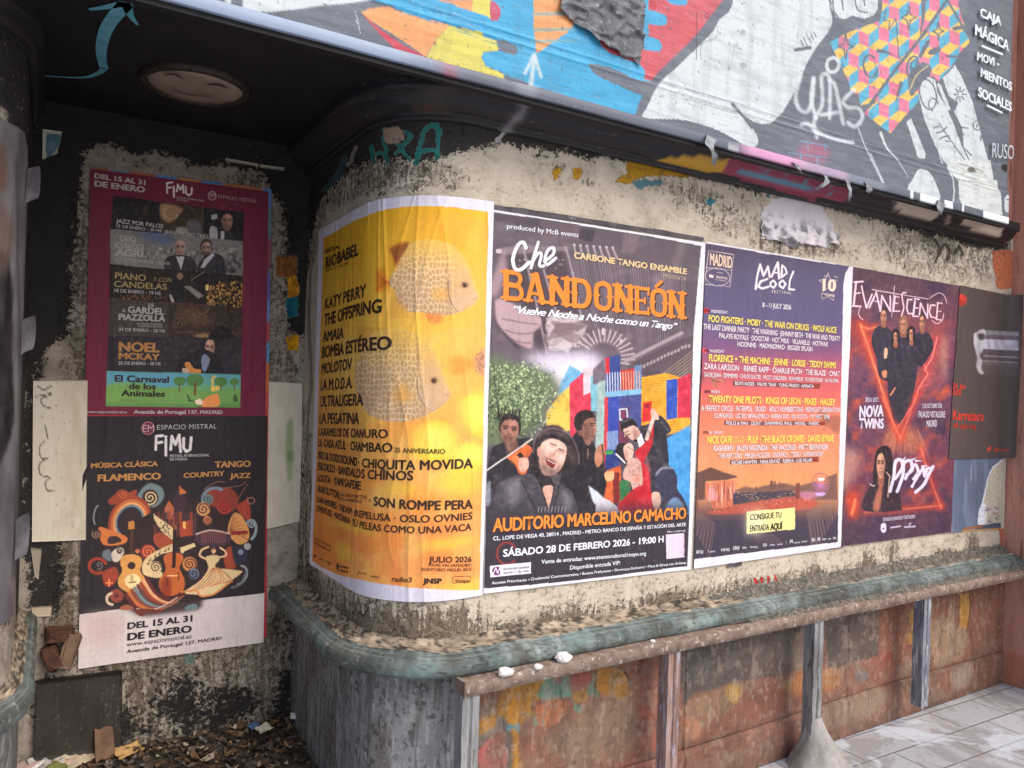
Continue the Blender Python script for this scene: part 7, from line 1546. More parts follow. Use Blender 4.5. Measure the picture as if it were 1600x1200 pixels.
def poster_swirls():
    O = Poster('old_poster', 'older red poster layer peeking out behind the black instrument poster', [(300, 655), (419, 652), (415.5, 995), (300, 1000)], hb, fb, 0.0042, 10, 20, (160, 40, 54), 'poster')
    O.build(M_PRINT_OLD, 1.5)
    P = Poster('poster', 'black poster with swirling guitar, violin and dancer above a white date band, in the recess', [(131, 650), (417, 650), (411, 1003), (122, 1044)], hb, fb, 0.0070, 320, 420, (40, 36, 40))
    p, l = P.pr, P.lt; N, O2 = (100, 640, 4.571), (100, 800, 4.571)
    p.crop(*O2)
    OR, RU, CR_, TE, BR, MA = (176, 100, 58), (142, 64, 46), (202, 176, 132), (104, 120, 122), (118, 70, 48), (92, 44, 44)
    p.poly([(100, 732), (420, 690), (1000, 628), (1440, 576), (1440, 1000), (60, 1140)], (186, 176, 174)); p.blob([(130, 760), (280, 720), (420, 760), (380, 920), (200, 960)], (180, 154, 150), 0.7, 40)
    p.blob([(190, 380), (240, 330), (280, 200), (330, 60), (480, -60), (600, -120), (720, -40), (800, -160), (920, -80), (1000, -150), (1220, -120), (1320, -20), (1330, 160), (1260, 300), (1300, 440), (1180, 560), (1000, 620), (960, 690), (700, 730), (560, 740), (430, 680), (330, 640), (300, 520), (210, 440)], (50, 38, 40), 0.9, 14)
    p.crop(*N)
    def swirl(cx, cy, r, n, w, c1, c2, ph=0, d=1): p.ell(cx, cy, r, r, c1, 1, 3); p.spiral(cx, cy, r*0.9, n, w, c2, 1, ph, d)
    p.blob([(560, 560), (620, 525), (700, 560), (712, 630), (660, 690), (600, 690), (520, 640)], TE, 1, 3); swirl(615, 628, 58, 2.2, 9, (60, 44, 44), CR_, 1)
    p.blob([(370, 600), (400, 570), (460, 590), (520, 570), (520, 620), (580, 660), (560, 700), (440, 660), (340, 680), (315, 650)], RU, 1, 3); swirl(425, 605, 34, 1.5, 6, RU, OR)
    for r, c in ((190, RU), (165, OR), (140, (206, 142, 92)), (122, TE), (104, (44, 42, 50))): p.ring(470, 800, r*0.72, r*0.92, 26, c, 1, 20, 120, 320)
    p.blob([(250, 840), (330, 860), (450, 910), (420, 960), (300, 970), (260, 930)], (190, 108, 60), 1, 2); p.blob([(320, 910), (380, 905), (410, 940), (320, 960)], (60, 46, 48)); swirl(230, 890, 34, 1.6, 7, (52, 48, 52), (150, 110, 90)); p.ring(240, 750, 26, 70, 9, (150, 160, 164), 0.8, 10, 100, 250)
    p.poly([(720, 700), (750, 650), (785, 700), (780, 780), (720, 780)], (160, 90, 62)); p.poly([(775, 640), (830, 520), (880, 640), (850, 760), (790, 760)], (60, 44, 54)); p.poly([(822, 545), (880, 595), (826, 606)], OR)
    for x in range(640, 930, 26): p.poly([(x, 730+(x % 3)*10), (x+20, 730), (x+20, 900), (x, 900)], random.choice([(96, 52, 48), (130, 66, 52), (74, 52, 58)]), 0.95)
    p.poly([(830, 800), (900, 790), (910, 900), (830, 910)], (150, 66, 46)); p.poly([(850, 800), (870, 800), (868, 850), (850, 850)], (220, 170, 96))
    p.blob([(640, 740), (660, 760), (790, 860), (780, 930), (700, 870), (650, 800)], CR_, 1, 2); p.line([(640, 790), (720, 940)], 16, (60, 40, 40)); p.blob([(640, 900), (700, 880), (780, 950), (700, 990), (650, 960)], (150, 72, 52))
    for i in range(26): p.ell(random.uniform(680, 770), random.uniform(800, 910), 5, 6, (70, 54, 50))
    p.blob([(1000, 600), (1060, 560), (1180, 560), (1240, 620), (1230, 700), (1150, 740), (1060, 690), (1010, 680)], (128, 56, 46), 1, 4); p.ring(1080, 640, 90, 80, 22, (108, 122, 136), 1, 0, 150, 300); swirl(1030, 640, 36, 1.6, 8, TE, (60, 60, 70)); swirl(995, 710, 50, 2, 10, (190, 140, 92), (96, 60, 48)); swirl(1145, 700, 48, 2, 8, (160, 58, 48), (96, 30, 34)); swirl(1022, 790, 32, 1.6, 7, (176, 112, 76), (90, 52, 42))
    for ln in ([(1000, 570), (1080, 520), (1145, 515)], [(1150, 560), (1260, 540), (1300, 510)], [(1240, 640), (1290, 560), (1315, 530)]): p.line(ln, 6, (150, 100, 92), 0.8, 0, True)
    p.blob([(1230, 700), (1300, 640), (1310, 620), (1335, 740), (1320, 800)], (150, 62, 48), 1, 3); p.ring(1335, 650, 26, 22, 8, (150, 110, 100), 0.9)
    p.blob([(1170, 840), (1210, 740), (1270, 760), (1320, 860), (1310, 940), (1240, 960), (1180, 900)], (196, 136, 82), 1, 2)
    for i in range(8): p.line([(1180, 860), (1215+i*14, 745+i*26)], 5, (120, 66, 46), 0.8)
    p.poly([(1180, 870), (1310, 860), (1312, 890), (1190, 895)], (132, 44, 40)); p.ring(1330, 860, 40, 70, 20, (126, 138, 142), 1, 10, 220, 420); p.spiral(1340, 820, 24, 1.5, 7, (150, 160, 160))
    p.blob([(940, 890), (1050, 855), (1180, 880), (1170, 960), (1050, 980), (960, 960)], (70, 52, 62), 1, 2); p.line([(945, 888), (1050, 862), (1185, 886)], 12, (176, 150, 140), 1, 0, True)
    for i in range(12): p.line([(985+i*15, 875), (985+i*15, 950)], 5, (150, 82, 60), 0.8)
    p.crop(*O2)
    p.blob([(1160, 260), (1200, 250), (1240, 320), (1220, 400), (1170, 420), (1140, 340)], (150, 66, 46), 1, 4); p.blob([(1200, 250), (1290, 260), (1300, 340), (1230, 380)], (46, 46, 62), 1, 4); p.ell(1310, 245, 26, 24, (150, 146, 150)); p.ell(1262, 285, 18, 20, (120, 130, 146))
    p.blob([(340, 290), (400, 250), (430, 280), (390, 350), (350, 350)], (190, 176, 160)); swirl(400, 275, 24, 1.2, 6, (60, 52, 54), (190, 170, 150)); p.blob([(280, 280), (330, 270), (340, 350), (280, 330)], (110, 122, 130), 0.8, 4)
    p.ring(240, 385, 60, 52, 22, (142, 58, 44), 1, 0, 60, 340); p.spiral(250, 380, 30, 1.3, 9, (104, 96, 100)); p.blob([(280, 430), (350, 400), (390, 440), (350, 520), (290, 520)], (146, 62, 48), 1, 4); swirl(358, 418, 24, 1.4, 6, (160, 74, 54), (90, 40, 36)); p.line([(300, 505), (345, 505)], 8, (226, 130, 80)); p.line([(322, 480), (322, 530)], 8, (226, 130, 80))
    swirl(600, 285, 56, 2.2, 10, (132, 52, 44), (196, 108, 76)); p.ell(525, 280, 16, 16, (176, 100, 66))
    p.blob([(560, 430), (570, 350), (640, 290), (740, 240), (790, 230), (780, 280), (700, 300), (640, 340), (620, 390), (700, 430), (690, 470), (600, 460)], CR_, 1, 2); swirl(655, 395, 44, 2, 8, CR_, (84, 62, 54))
    for x, y in ((650, 320), (680, 300), (720, 280), (745, 265), (600, 370), (615, 345)): p.ell(x, y, 7, 7, (70, 52, 46)); p.line([(x+5, y), (x+7, y-22)], 4, (70, 52, 46))
    # guitar
    p.poly([(470, 110), (495, 110), (498, 380), (468, 380)], (70, 48, 40)); p.poly([(458, 70), (500, 60), (505, 120), (460, 122)], (176, 116, 62))
    p.blob([(400, 360), (415, 315), (480, 300), (545, 320), (558, 370), (545, 420), (580, 480), (570, 540), (480, 575), (400, 540), (385, 480), (415, 420)], (196, 140, 78), 1, 2); p.ell(482, 382, 28, 26, (58, 40, 36)); p.ell(490, 492, 56, 52, (216, 194, 140)); p.line([(478, 450), (478, 490)], 4, (90, 60, 44)); p.line([(490, 450), (490, 490)], 4, (90, 60, 44)); p.line([(466, 502), (512, 498)], 8, (60, 40, 36))
    # violin
    p.blob([(710, 330), (730, 300), (780, 290), (840, 300), (850, 340), (825, 400), (860, 480), (850, 560), (760, 600), (690, 560), (680, 490), (725, 410)], (176, 92, 48), 1, 2); p.blob([(690, 520), (700, 590), (760, 600), (760, 480), (720, 460)], (128, 50, 36), 0.8, 8); p.poly([(780, 110), (802, 110), (795, 400), (770, 400)], (44, 34, 36)); p.line([(740, 455), (815, 455)], 9, (226, 180, 120)); p.line([(815, 430), (818, 490)], 6, (60, 34, 30)); p.line([(740, 470), (735, 530)], 6, (60, 34, 30)); p.ell(795, 110, 14, 20, (120, 74, 50))
    swirl(898, 372, 52, 2.2, 10, (190, 124, 74), (84, 46, 40)); p.poly([(830, 255), (930, 220), (940, 245), (860, 280), (850, 295), (832, 290)], CR_); swirl(925, 440, 40, 1.6, 10, (96, 104, 122), (50, 50, 62))
    # dancer
    p.blob([(1010, 330), (1040, 310), (1100, 310), (1110, 340), (1080, 380), (1100, 400), (1240, 415), (1270, 430), (1180, 500), (1120, 560), (1030, 600), (960, 590), (840, 580), (900, 540), (980, 480), (1030, 400)], CR_, 1, 2)
    p.line([(1015, 335), (970, 310), (985, 270), (1030, 250)], 14, (202, 166, 130), 1, 0, True); p.line([(1100, 325), (1155, 310), (1150, 280), (1115, 255)], 14, (202, 166, 130), 1, 0, True); p.ell(1068, 275, 16, 22, (202, 160, 126)); p.ell(1068, 262, 12, 10, (120, 80, 60))
    for i in range(9): p.line([(1060+i*6, 400), (1000+i*24, 480), (900+i*30, 570-i*8)], 6, random.choice([(176, 92, 54), (128, 74, 52), (214, 150, 84)]), 0.85, 0, True)
    p.line([(840, 570), (940, 560), (980, 600), (1060, 590), (1120, 550), (1200, 490)], 12, (196, 126, 70), 1, 0, True); p.ring(1250, 450, 50, 70, 16, (150, 150, 150), 0.9, 30, 250, 420); p.line([(1200, 540), (1260, 510), (1300, 430)], 18, (90, 98, 104), 0.9, 3, True)
    for i, c in enumerate((MA, OR, (120, 66, 58), TE, (96, 60, 60), RU, (206, 150, 110), MA)):
        p.line([(440+i*22, 590-i*16), (520+i*20, 680-i*14), (660+i*14, 700-i*10), (800+i*8, 640-i*8)], 24, c, 1, 0, True)
    p.line([(520, 690), (660, 690), (810, 610)], 7, (206, 180, 160), 0.9, 0, True); p.ell(375, 598, 50, 48, (132, 66, 56), 1, 3); p.ell(375, 598, 16, 16, (90, 40, 40)); p.ring(345, 620, 40, 40, 20, (190, 166, 140), 1, 0, 90, 260); p.blob([(400, 680), (450, 660), (500, 690), (420, 700)], (146, 84, 66)); p.blob([(500, 700), (560, 690), (700, 700), (660, 725), (600, 722), (560, 745), (520, 730)], (96, 50, 46)); p.blob([(860, 690), (900, 660), (950, 660), (940, 690), (900, 705)], (96, 112, 116))
    p.crop(*N); w = (206, 198, 200)
    p.ring(600, 132, 44, 44, 6, (190, 120, 130), 0.9); p.ell(600, 132, 42, 42, (120, 44, 70), 0.8)
    for ln in ([(655, 285), (658, 190), (705, 185)], [(657, 238), (698, 232)], [(727, 215), (727, 325)], [(762, 285), (770, 190), (795, 250), (822, 180), (832, 300)], [(855, 205), (852, 270), (872, 300), (900, 285), (908, 200)]): p.line(ln, 20, w)
    p.ell(727, 195, 10, 10, w)
    o = (206, 148, 86)
    l.crop(*N)
    for a in (('EM', (560, 158), (640, 158), 50, (214, 180, 190), 0.0), ('ESPACIO MISTRAL', (662, 142), (1086, 134), 34, w, 0.002, 0, 1.1), ('FESTIVAL INTERNACIONAL', (754, 338), (1034, 332), 18, w, 0.012), ('DE MÚSICA', (754, 362), (878, 360), 18, w, 0.012), ('MÚSICA CLÁSICA', (190, 416), (668, 400), 34, o, 0.026), ('TANGO', (1072, 412), (1330, 404), 42, o, 0.028), ('FLAMENCO', (238, 510), (690, 494), 46, o, 0.028), ('COUNTRY', (850, 486), (1142, 470), 34, o, 0.026), ('JAZZ', (1180, 488), (1330, 484), 34, o, 0.024)): l.add(*a)
    l.crop(*O2); bk = (48, 40, 46)
    for a in (('DEL 15 AL 31', (450, 832), (914, 774), 44, bk, 0.026), ('DE ENERO', (450, 912), (910, 850), 48, bk, 0.03), ('www.espaciomistral.es', (446, 956), (908, 894), 30, bk, 0.004), ('Avenida de Portugal 137, MADRID', (446, 1004), (1124, 906), 24, bk, 0.016)): l.add(*a)
    P.build(M_PRINT, 1.5)
poster_swirls()

# ---- pale poster wrapped round the far column at the left
def poster_left():
    hm = lambda x, y: hit_wall(x, y, mir_pt)
    s, z = np.meshgrid(np.linspace(0.0, 1.0, 120), np.linspace(2.40, 1.00, 160))
    s0 = 0.815+0.03*np.clip(1.5-z, 0, 1)+0.012*(fbm(z*6, z*0, 4, 4)-0.5)+0.06*np.clip((z-2.33)/0.07, 0, 1); s = s0+(1.75-s0)*s
    P = Poster.__new__(Poster)
    P.S, P.Z, P.off, P.pt, P.wav = s, z, 0.006, mir_pt, 1.0
    Pm = mir_pt(s.ravel(), z.ravel(), 0.006).reshape(160, 120, 3)
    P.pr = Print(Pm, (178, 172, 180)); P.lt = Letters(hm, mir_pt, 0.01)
    P.root = empty('poster', (-0.15, 0.1, 1.02), 'pale peeling poster on the left column, cut by the photo edge', 'poster')
    p = P.pr; p.crop(0, 0, 1)
    p.blob([(-60, 420), (8, 400), (18, 560), (10, 700), (-60, 760)], (40, 36, 40), 0.95, 5); p.all(lambda x, y: (np.array([120, 112, 122])+0*x[..., None], 0.7*np.clip(fbm(x/14, y/60, 3, 4)*2-0.6, 0, 1))); p.line([(24, 250), (30, 600), (20, 900)], 5, (110, 106, 116), 0.7, 2); p.poly([(-30, 225), (10, 225), (10, 300), (-30, 300)], (150, 112, 92), 0.7, 6); p.blob([(-30, 320), (14, 330), (12, 420), (-30, 430)], (150, 126, 110), 0.7, 8)
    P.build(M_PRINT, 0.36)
    M_FLAP = surf_mat('grey_paper_back', L(96, 92, 98), L(74, 72, 78), 20, 0.75, 0.002)
    for z0, dz, w in ((1.86, 0.10, 0.05), (2.30, 0.10, 0.06), (1.28, 0.12, 0.05)):
        s_, t_ = np.meshgrid(np.linspace(0, 1, 10), np.linspace(0, 1, 12)); u = 0.86-w*s_*np.sin(math.pi*np.clip(t_*0.9+0.1, 0, 1)); q = mir_pt(u.ravel(), (z0-dz*t_+0.02*s_).ravel(), (0.010+0.030*s_**1.5).ravel())
        link('peeling_flap', raw_mesh('peeling_flap', q, grid_faces(12, 10)), M_FLAP, P.root)
poster_left()

# ---------------------------------------------------------------- boards, scraps and fittings in the recess
def board(name, label, corners, off, mat_or_paint, nx=50, ny=90, base=(196, 188, 172), gain=1.0, cat='panel', hit=hb, pt=fb):
    P = Poster(name, label, corners, hit, pt, off, nx, ny, base, cat)
    mat_or_paint(P.pr)
    me = P.pr
    S, Z = P.S, P.Z
    front = pt(S.ravel(), Z.ravel(), off); H, W = S.shape
    rim = np.concatenate([np.arange(W), np.arange(1, H)*W+W-1, (H-1)*W+np.arange(W-2, -1, -1), np.arange(H-2, 0, -1)*W])
    back = pt(S.ravel()[rim], Z.ravel()[rim], 0.0)
    V = np.concatenate([front, back]); n = len(front); k = len(rim); F = list(grid_faces(H, W))
    for i in range(k): F.append([rim[i], rim[(i+1) % k], n+(i+1) % k, n+i])
    uv = np.concatenate([np.stack([S.ravel(), Z.ravel()], -1), np.stack([S.ravel()[rim], Z.ravel()[rim]], -1)])
    m = raw_mesh('face', V, np.array(F), uv, False)
    rg = P.pr.rgba(gain); set_col(m, 'ink', np.concatenate([rg, rg[rim]]))
    link('face', m, M_BOARD, P.root); return P
M_BOARD = painted_mat('aged_board', 0.7, 0.002, (0.5, 0.47, 0.42, 1), 0.15, True, (0.12, 0.10, 0.08, 1), 0.3)

def pb_left(p):
    p.crop(0, 560, 1.875); k = (70, 60, 52)
    p.all(lambda x, y: (np.array([150, 134, 108])+0*x[..., None], np.clip((x-150)/80, 0, 1)*0.6*fbm(x/20, y/60, 3, 4)))
    for ln in ([(112, 82), (128, 92), (150, 80)], [(105, 112), (125, 108), (150, 102)], [(148, 108), (122, 118), (126, 138), (148, 146)], [(132, 195), (140, 235)], [(130, 242), (116, 262), (120, 290), (140, 296)], [(142, 290), (116, 310), (118, 340), (140, 346)], [(150, 348), (134, 362), (138, 386), (162, 390)]): p.line(ln, 4, k, 0.8, 0, True)
    for i in range(40): p.ell(random.uniform(95, 240), random.uniform(70, 540), 2, 2, (120, 104, 84), 0.6)
board('wall_panel', 'pale scribbled panel on the back wall, left of the black instrument poster', [(52, 595), (137, 594), (134, 843), (50, 846)], 0.010, pb_left, gain=1.35)
def pb_right(p):
    p.crop(380, 250, 1.6); p.blob([(108, 660), (122, 650), (124, 700), (110, 700)], (110, 140, 90), 0.7, 3); p.blob([(106, 700), (124, 710), (122, 790), (112, 800)], (112, 146, 92), 0.7, 3); p.ell(118, 740, 10, 16, (96, 136, 84), 0.6, 2)
    p.all(lambda x, y: (np.array([140, 126, 104])+0*x[..., None], 0.35*fbm(x/12, y/30, 6, 4)))
board('wall_panel', 'narrow pale panel with green smudges, right of the black instrument poster', [(419, 596), (471, 599), (472, 813), (416, 826)], 0.010, pb_right, gain=1.3)
def pb_label(p):
    p.crop(0, 0, 4); p.poly([(288, 830), (384, 842), (360, 930), (310, 985), (288, 990)], (70, 104, 120), 1, 3); p.blob([(300, 900), (340, 880), (350, 930), (310, 950)], (100, 130, 140), 0.7, 4)
board('torn_label', 'small torn blue label with a white edge, high in the black corner', [(67, 202), (97, 206), (90, 240), (66, 250)], 0.003, pb_label, 14, 20, (170, 176, 160), 1.6, 'label')
for a, b in (((352, 247), (403, 256)), ((405, 257), (444, 262))):
    board('paper_strip', 'thin pale strip of torn paper over the maroon poster, ' + ('the longer one' if a[0] < 400 else 'the shorter one'), [a, b, (b[0], b[1]+5), (a[0], a[1]+5)], 0.003, lambda p: None, 12, 4, (150, 146, 130), 1.5, 'scrap')
board('paper_scrap', 'cream torn paper scrap under the scribbled panel', [(50, 948), (82, 946), (80, 962), (49, 964)], 0.004, lambda p: None, 10, 6, (160, 146, 124), 1.4, 'scrap')
board('paper_scrap', 'long cream torn scrap hanging below the corner of the scribbled panel', [(48, 855), (66, 857), (60, 905), (54, 900)], 0.004, lambda p: None, 8, 12, (140, 130, 116), 1.4, 'scrap')

# torn edges above the tango poster, hanging strip beside the yellow one
def ribbon(name, label, pts, wd, off, mat, cat='scrap', hit=hit_wall, pt=wall_pt, seed=1, group=None):
    q = np.array([hit(*p) for p in catmull(pts, False, 8)]); n = len(q)
    d = np.gradient(q, axis=0); d /= np.linalg.norm(d, axis=1)[:, None]+1e-9; nn = np.stack([-d[:, 1], d[:, 0]], -1)
    cols = []
    for j, u in enumerate((-0.5, -0.17, 0.17, 0.5)):
        w = wd*(0.7+0.6*vnoise(np.arange(n)*0.8, np.zeros(n)+j*3.3, seed))
        s = q+nn*(u*w)[:, None]; o = off+0.006*fbm(np.arange(n)*0.35, np.zeros(n)+u*2, seed+2, 3)
        cols.append(pt(s[:, 0], s[:, 1], o))
    V = np.stack(cols, 1)
    me = raw_mesh(name, V.reshape(-1, 3), grid_faces(n, 4))
    o = link(name, me, mat)
    return tag(o, label, cat, group)
M_DKPAPER = surf_mat('dark_torn_paper', L(96, 88, 92), L(70, 64, 70), 14, 0.7, 0.002, L(170, 164, 166), (0.6, 0.7))
ribbon('torn_edge', 'dark torn strip of an older poster along the top of the tango poster', [(704, 316), (800, 328), (950, 351), (1098, 374)], 0.018, 0.003, M_DKPAPER)
ribbon('torn_edge', 'dark torn tab below the line-up poster, at its left', [(1135, 884), (1158, 880)], 0.016, 0.003, M_DKPAPER, seed=5)
ribbon('torn_edge', 'dark torn tab between the bottom edges of the line-up and rock band posters', [(1293, 857), (1316, 853)], 0.012, 0.003, M_DKPAPER, seed=6)
ribbon('hanging_strip', 'pale strip of paper hanging down beside the left edge of the yellow poster', [(486, 420), (484, 500), (488, 600), (482, 640), (480, 700)], 0.03, 0.006, surf_mat('grey_torn_paper', L(168, 160, 156), L(140, 132, 128), 16, 0.75, 0.002), seed=9)

# lump of torn white paper above the line-up poster
def lump():
    out = catmull([(1185, 340), (1195, 322), (1212, 312), (1240, 308), (1262, 314), (1284, 326), (1298, 346), (1308, 376), (1290, 386), (1262, 384), (1236, 386), (1210, 380), (1190, 364)], True, 6)
    q = np.array([hit_wall(*p) for p in out]); c = q.mean(0); nr, ns = 26, len(q)
    r = np.linspace(0, 1, nr)[:, None]; S = c[0]+(q[None, :, 0]-c[0])*r; Z = c[1]+(q[None, :, 1]-c[1])*r
    rag = 1+0.34*(fbm(np.arange(ns)*0.55, np.zeros(ns), 4, 3)-0.5)[None]*r**3; S = c[0]+(S-c[0])*rag; Z = c[1]+(Z-c[1])*rag
    low = np.clip((c[1]+0.02-Z)/0.10+0.3, 0, 1)
    wr_ = np.clip(1-np.abs(2*fbm(S*15+0.5*fbm(S*9, Z*9, 1, 2), Z*15, 3, 3)-1)*4, 0, 1)
    h = 0.003+0.004*(1-r**2)+0.016*wr_*low+0.006*fbm(S*30, Z*30, 9, 4)*low-0.002*r**6
    P = wall_pt(S.ravel(), Z.ravel(), h.ravel()).reshape(nr, ns, 3)
    i = np.arange(nr*ns).reshape(nr, ns); j = np.roll(i, -1, 1)
    F = np.stack([i[:-1], j[:-1], j[1:], i[1:]], -1).reshape(-1, 4)
    p = Print(P, (222, 214, 218))
    g = np.clip((fbm(S*26, Z*26, 31, 4)-0.50)*8, 0, 1)*np.clip(low*1.3-0.15, 0, 1)
    p.c = p.c*(1-0.8*g[..., None])+0.8*g[..., None]*np.array([92, 90, 94])
    me = raw_mesh('paper_lump', P.reshape(-1, 3), F, np.stack([S.ravel(), Z.ravel()], -1)); set_col(me, 'ink', p.rgba())
    tag(link('paper_lump', me, M_BOARD), 'whitish blistered lump of pasted paper on the plaster above the line-up poster', 'paper')
lump()

# crumpled sheeting on the sign
def sheeting():
    x0, zt = hit_y(886, 10, SY-0.05); x1, _ = hit_y(1016, 10, SY-0.05); zb = hit_y(950, 52, SY-0.05)[1]
    n, m = 90, 80; u = np.linspace(0, 1, n)[None]; v = np.linspace(0, 1, m)[:, None]
    X = x0+(x1-x0)*u+0*v+0.05*(v-0.5)*0; zz0 = zt+0.30
    bot = zb+0.05*(0.5-np.abs(u-0.35))*0+0.03*(1-u)**2*2.0+0.025*(vnoise(u*9, u*0, 3)-0.5)-0.05*u
    Z = zz0+(bot-zz0)*v
    X = X+0.025*(fbm(Z*14, X*3, 8, 3)-0.5)*np.where((u < 0.05) | (u > 0.95), 1.5, 0.6)
    wx = X+0.06*fbm(X*9, Z*9, 40, 3); wz = Z+0.06*fbm(X*9, Z*9, 50, 3)
    rid = np.clip(1-np.abs(2*fbm(wx*5, wz*13, 5, 2)-1)*5, 0, 1); rid2 = np.clip(1-np.abs(2*fbm(wx*14, wz*22, 7, 2)-1)*4, 0, 1)
    H = 0.004+0.010*rid+0.007*rid2+0.008*fbm(X*3, Z*4, 2, 2)
    P = np.stack([X, SY-H, Z], -1)
    tag(link('crumpled_sheeting', raw_mesh('crumpled_sheeting', P.reshape(-1, 3), grid_faces(m, n)), M_PLASTIC), 'crumpled dark grey plastic sheeting stuck on the mural at the top edge of the photo', 'sheeting')
sheeting()

# peeling tape along the sign's edge
def tape(pts, wd, lab, curl):
    q = catmull(pts, False, 7); n = len(q); V = []
    for k, (a, b) in enumerate(q):
        t = k/(n-1); y = SY-0.015-curl*math.sin(t*3.0)
        x, z = hit_y(a, b, y); w = wd*(1.25-0.75*t)
        for s_ in (-0.5, 0, 0.5): V.append((x+s_*w, y-0.0015*math.sin(k*0.9+s_*3)-0.004*abs(s_), z-s_*w*0.25))
    tag(link('tape_strip', raw_mesh('tape_strip', np.array(V), grid_faces(n, 3)), M_TAPE), lab, 'tape', 'peeling tape along the edge of the sign board')
for pts, w, lab, c in (([(1112, 214), (1108, 228), (1116, 240), (1114, 257)], 0.045, 'pleated grey tape hanging from the sign edge over the yellow painted cornice', 0.03), ([(1243, 255), (1248, 264), (1252, 271)], 0.035, 'short crumpled tape on the sign edge over the maroon cornice', 0.015),
                       ([(1288, 273), (1292, 283), (1283, 291), (1274, 296)], 0.03, 'curled clear tape loop hanging from the sign edge', 0.045), ([(1323, 282), (1327, 294), (1328, 305), (1325, 314)], 0.028, 'pointed tape tail hanging longest from the sign edge', 0.02), ([(1356, 288), (1358, 294), (1355, 300)], 0.05, 'flat wrinkled tape on the grey stretch of the sign edge', 0.008), ([(1471, 316), (1468, 326), (1469, 335)], 0.06, 'triangular grey tape flap at the right end of the sign edge', 0.012)):
    tape(pts, w, lab, c)

# round ceiling light with a smile drawn on it
def ceiling_light():
    cx, cy, z = 0.415, 0.515, CEIL
    L_ = empty('ceiling_light', (cx, cy, z-0.03), 'round dusty ceiling light with a sleepy face drawn on it, switched off', 'lamp')
    def lathe(name, pf, mat):
        n = 56; V = []; F = []
        for r, zz in pf:
            for k in range(n): a = 2*math.pi*k/n; V.append((cx+r*math.cos(a), cy+r*math.sin(a), z+zz))
        for i in range(len(pf)-1):
            for k in range(n): F.append((i*n+k, i*n+(k+1) % n, (i+1)*n+(k+1) % n, (i+1)*n+k))
        return link(name, raw_mesh(name, np.array(V), np.array(F)), mat, L_)
    lathe('rim', [(0.182, 0.0), (0.182, -0.014), (0.174, -0.02), (0.160, -0.02), (0.157, -0.008)], surf_mat('dark_bronze_rim', L(66, 54, 48), L(46, 40, 38), 20, 0.5, 0.001))
    dif = lathe('diffuser', [(0.159, -0.006), (0.150, -0.016), (0.12, -0.021), (0.06, -0.024), (0.0005, -0.025)], surf_mat('dusty_opal', L(160, 142, 124), L(140, 124, 108), 8, 0.6, 0.001))
    bm = bmesh.new()
    def stroke(pts, w):
        P = [Vector(hit_z(a, b, z-0.0275)+(z-0.0275,)) for a, b in catmull(pts, False, 6)]; prev = None
        for i, q in enumerate(P):
            d = (P[min(i+1, len(P)-1)]-P[max(i-1, 0)]).normalized(); nn = Vector((-d.y, d.x, 0))*w*math.sin(math.pi*(i+0.6)/(len(P)+0.2))
            cur = (bm.verts.new(q+nn), bm.verts.new(q-nn))
            if prev: bm.faces.new((prev[0], cur[0], cur[1], prev[1]))
            prev = cur
    stroke([(255, 118), (270, 116), (287, 123)], 0.006); stroke([(322, 133), (340, 133), (358, 139)], 0.006); stroke([(266, 136), (285, 146), (312, 150), (334, 150)], 0.003)
    o = from_bm('drawn_face', bm, surf_mat('marker', L(58, 48, 42), L(50, 42, 38), 9, 0.7, 0)); o.parent = dif
ceiling_light()

# ---------------------------------------------------------------- steel frame under the ledge
FY = -0.150
frame = empty('steel_frame', (3.0, FY, 0.0), 'rusty low steel frame, long rail on peeling posts, in front of the painted panels', 'frame')
def rail():
    xs = np.arange(1.205, 4.985, 0.02); pf = [(-0.10, 0.722), (FY-0.018, 0.725), (FY-0.022, 0.722), (FY-0.022, 0.680), (FY-0.018, 0.678), (FY-0.014, 0.681), (FY-0.014, 0.716), (-0.10, 0.715)]
    V = np.array([[(x, y+(0.004*(vnoise(x*6, 1.0, 3)-0.5)), z+0.006*(vnoise(x*4, 0.0, 9)-0.5)) for x in xs] for y, z in pf])
    n = len(xs); F = list(grid_faces(len(pf), n)); F = np.array(F)
    link('rail', raw_mesh('rail', V.reshape(-1, 3), F, None, False), M_RUST, frame)
    bm = bmesh.new(); bm_box(bm, 1.198, 1.206, FY-0.024, -0.10, 0.676, 0.727); from_bm('rail_end', bm, M_RUST, frame)
rail()
def post(x, z0, label, mat, jag=False):
    bm = bmesh.new(); n = 20; wv, dv = 0.032, 0.028; rng = random.Random(int(x*100)); prev = None
    for i in range(n+1):
        z = z0+(0.678-z0)*i/n; ring = []
        for k, (a, b) in enumerate(((-1, -1), (-0.2, -1.0), (0.0, -0.72), (0.2, -1.0), (1, -1), (1, 1), (-1, 1))):
            j = rng.uniform(-0.02, 0.02) if (jag and i == 0) else 0
            ring.append(bm.verts.new((x+a*wv+rng.uniform(-0.0012, 0.0012), FY+0.012+b*dv+rng.uniform(-0.0012, 0.0012), z+j)))
        if prev:
            for k in range(7): bm.faces.new((prev[k], prev[(k+1) % 7], ring[(k+1) % 7], ring[k]))
        else: bm.faces.new(list(reversed(ring)))
        prev = ring
    bm.faces.new(prev)
    return tag(from_bm('post', bm, mat, frame), label)
M_POST2 = surf_mat('pinkish_peeling_steel', L(168, 138, 130), L(124, 98, 88), 40, 0.7, 0.003, L(160, 164, 182), (0.54, 0.60), True)
M_POST3 = surf_mat('bluish_peeling_steel', L(134, 138, 150), L(92, 92, 104), 40, 0.6, 0.003, L(196, 196, 202), (0.54, 0.62), True)
def px_x(px, py): return hit_y(px, py, FY-0.016)[0]
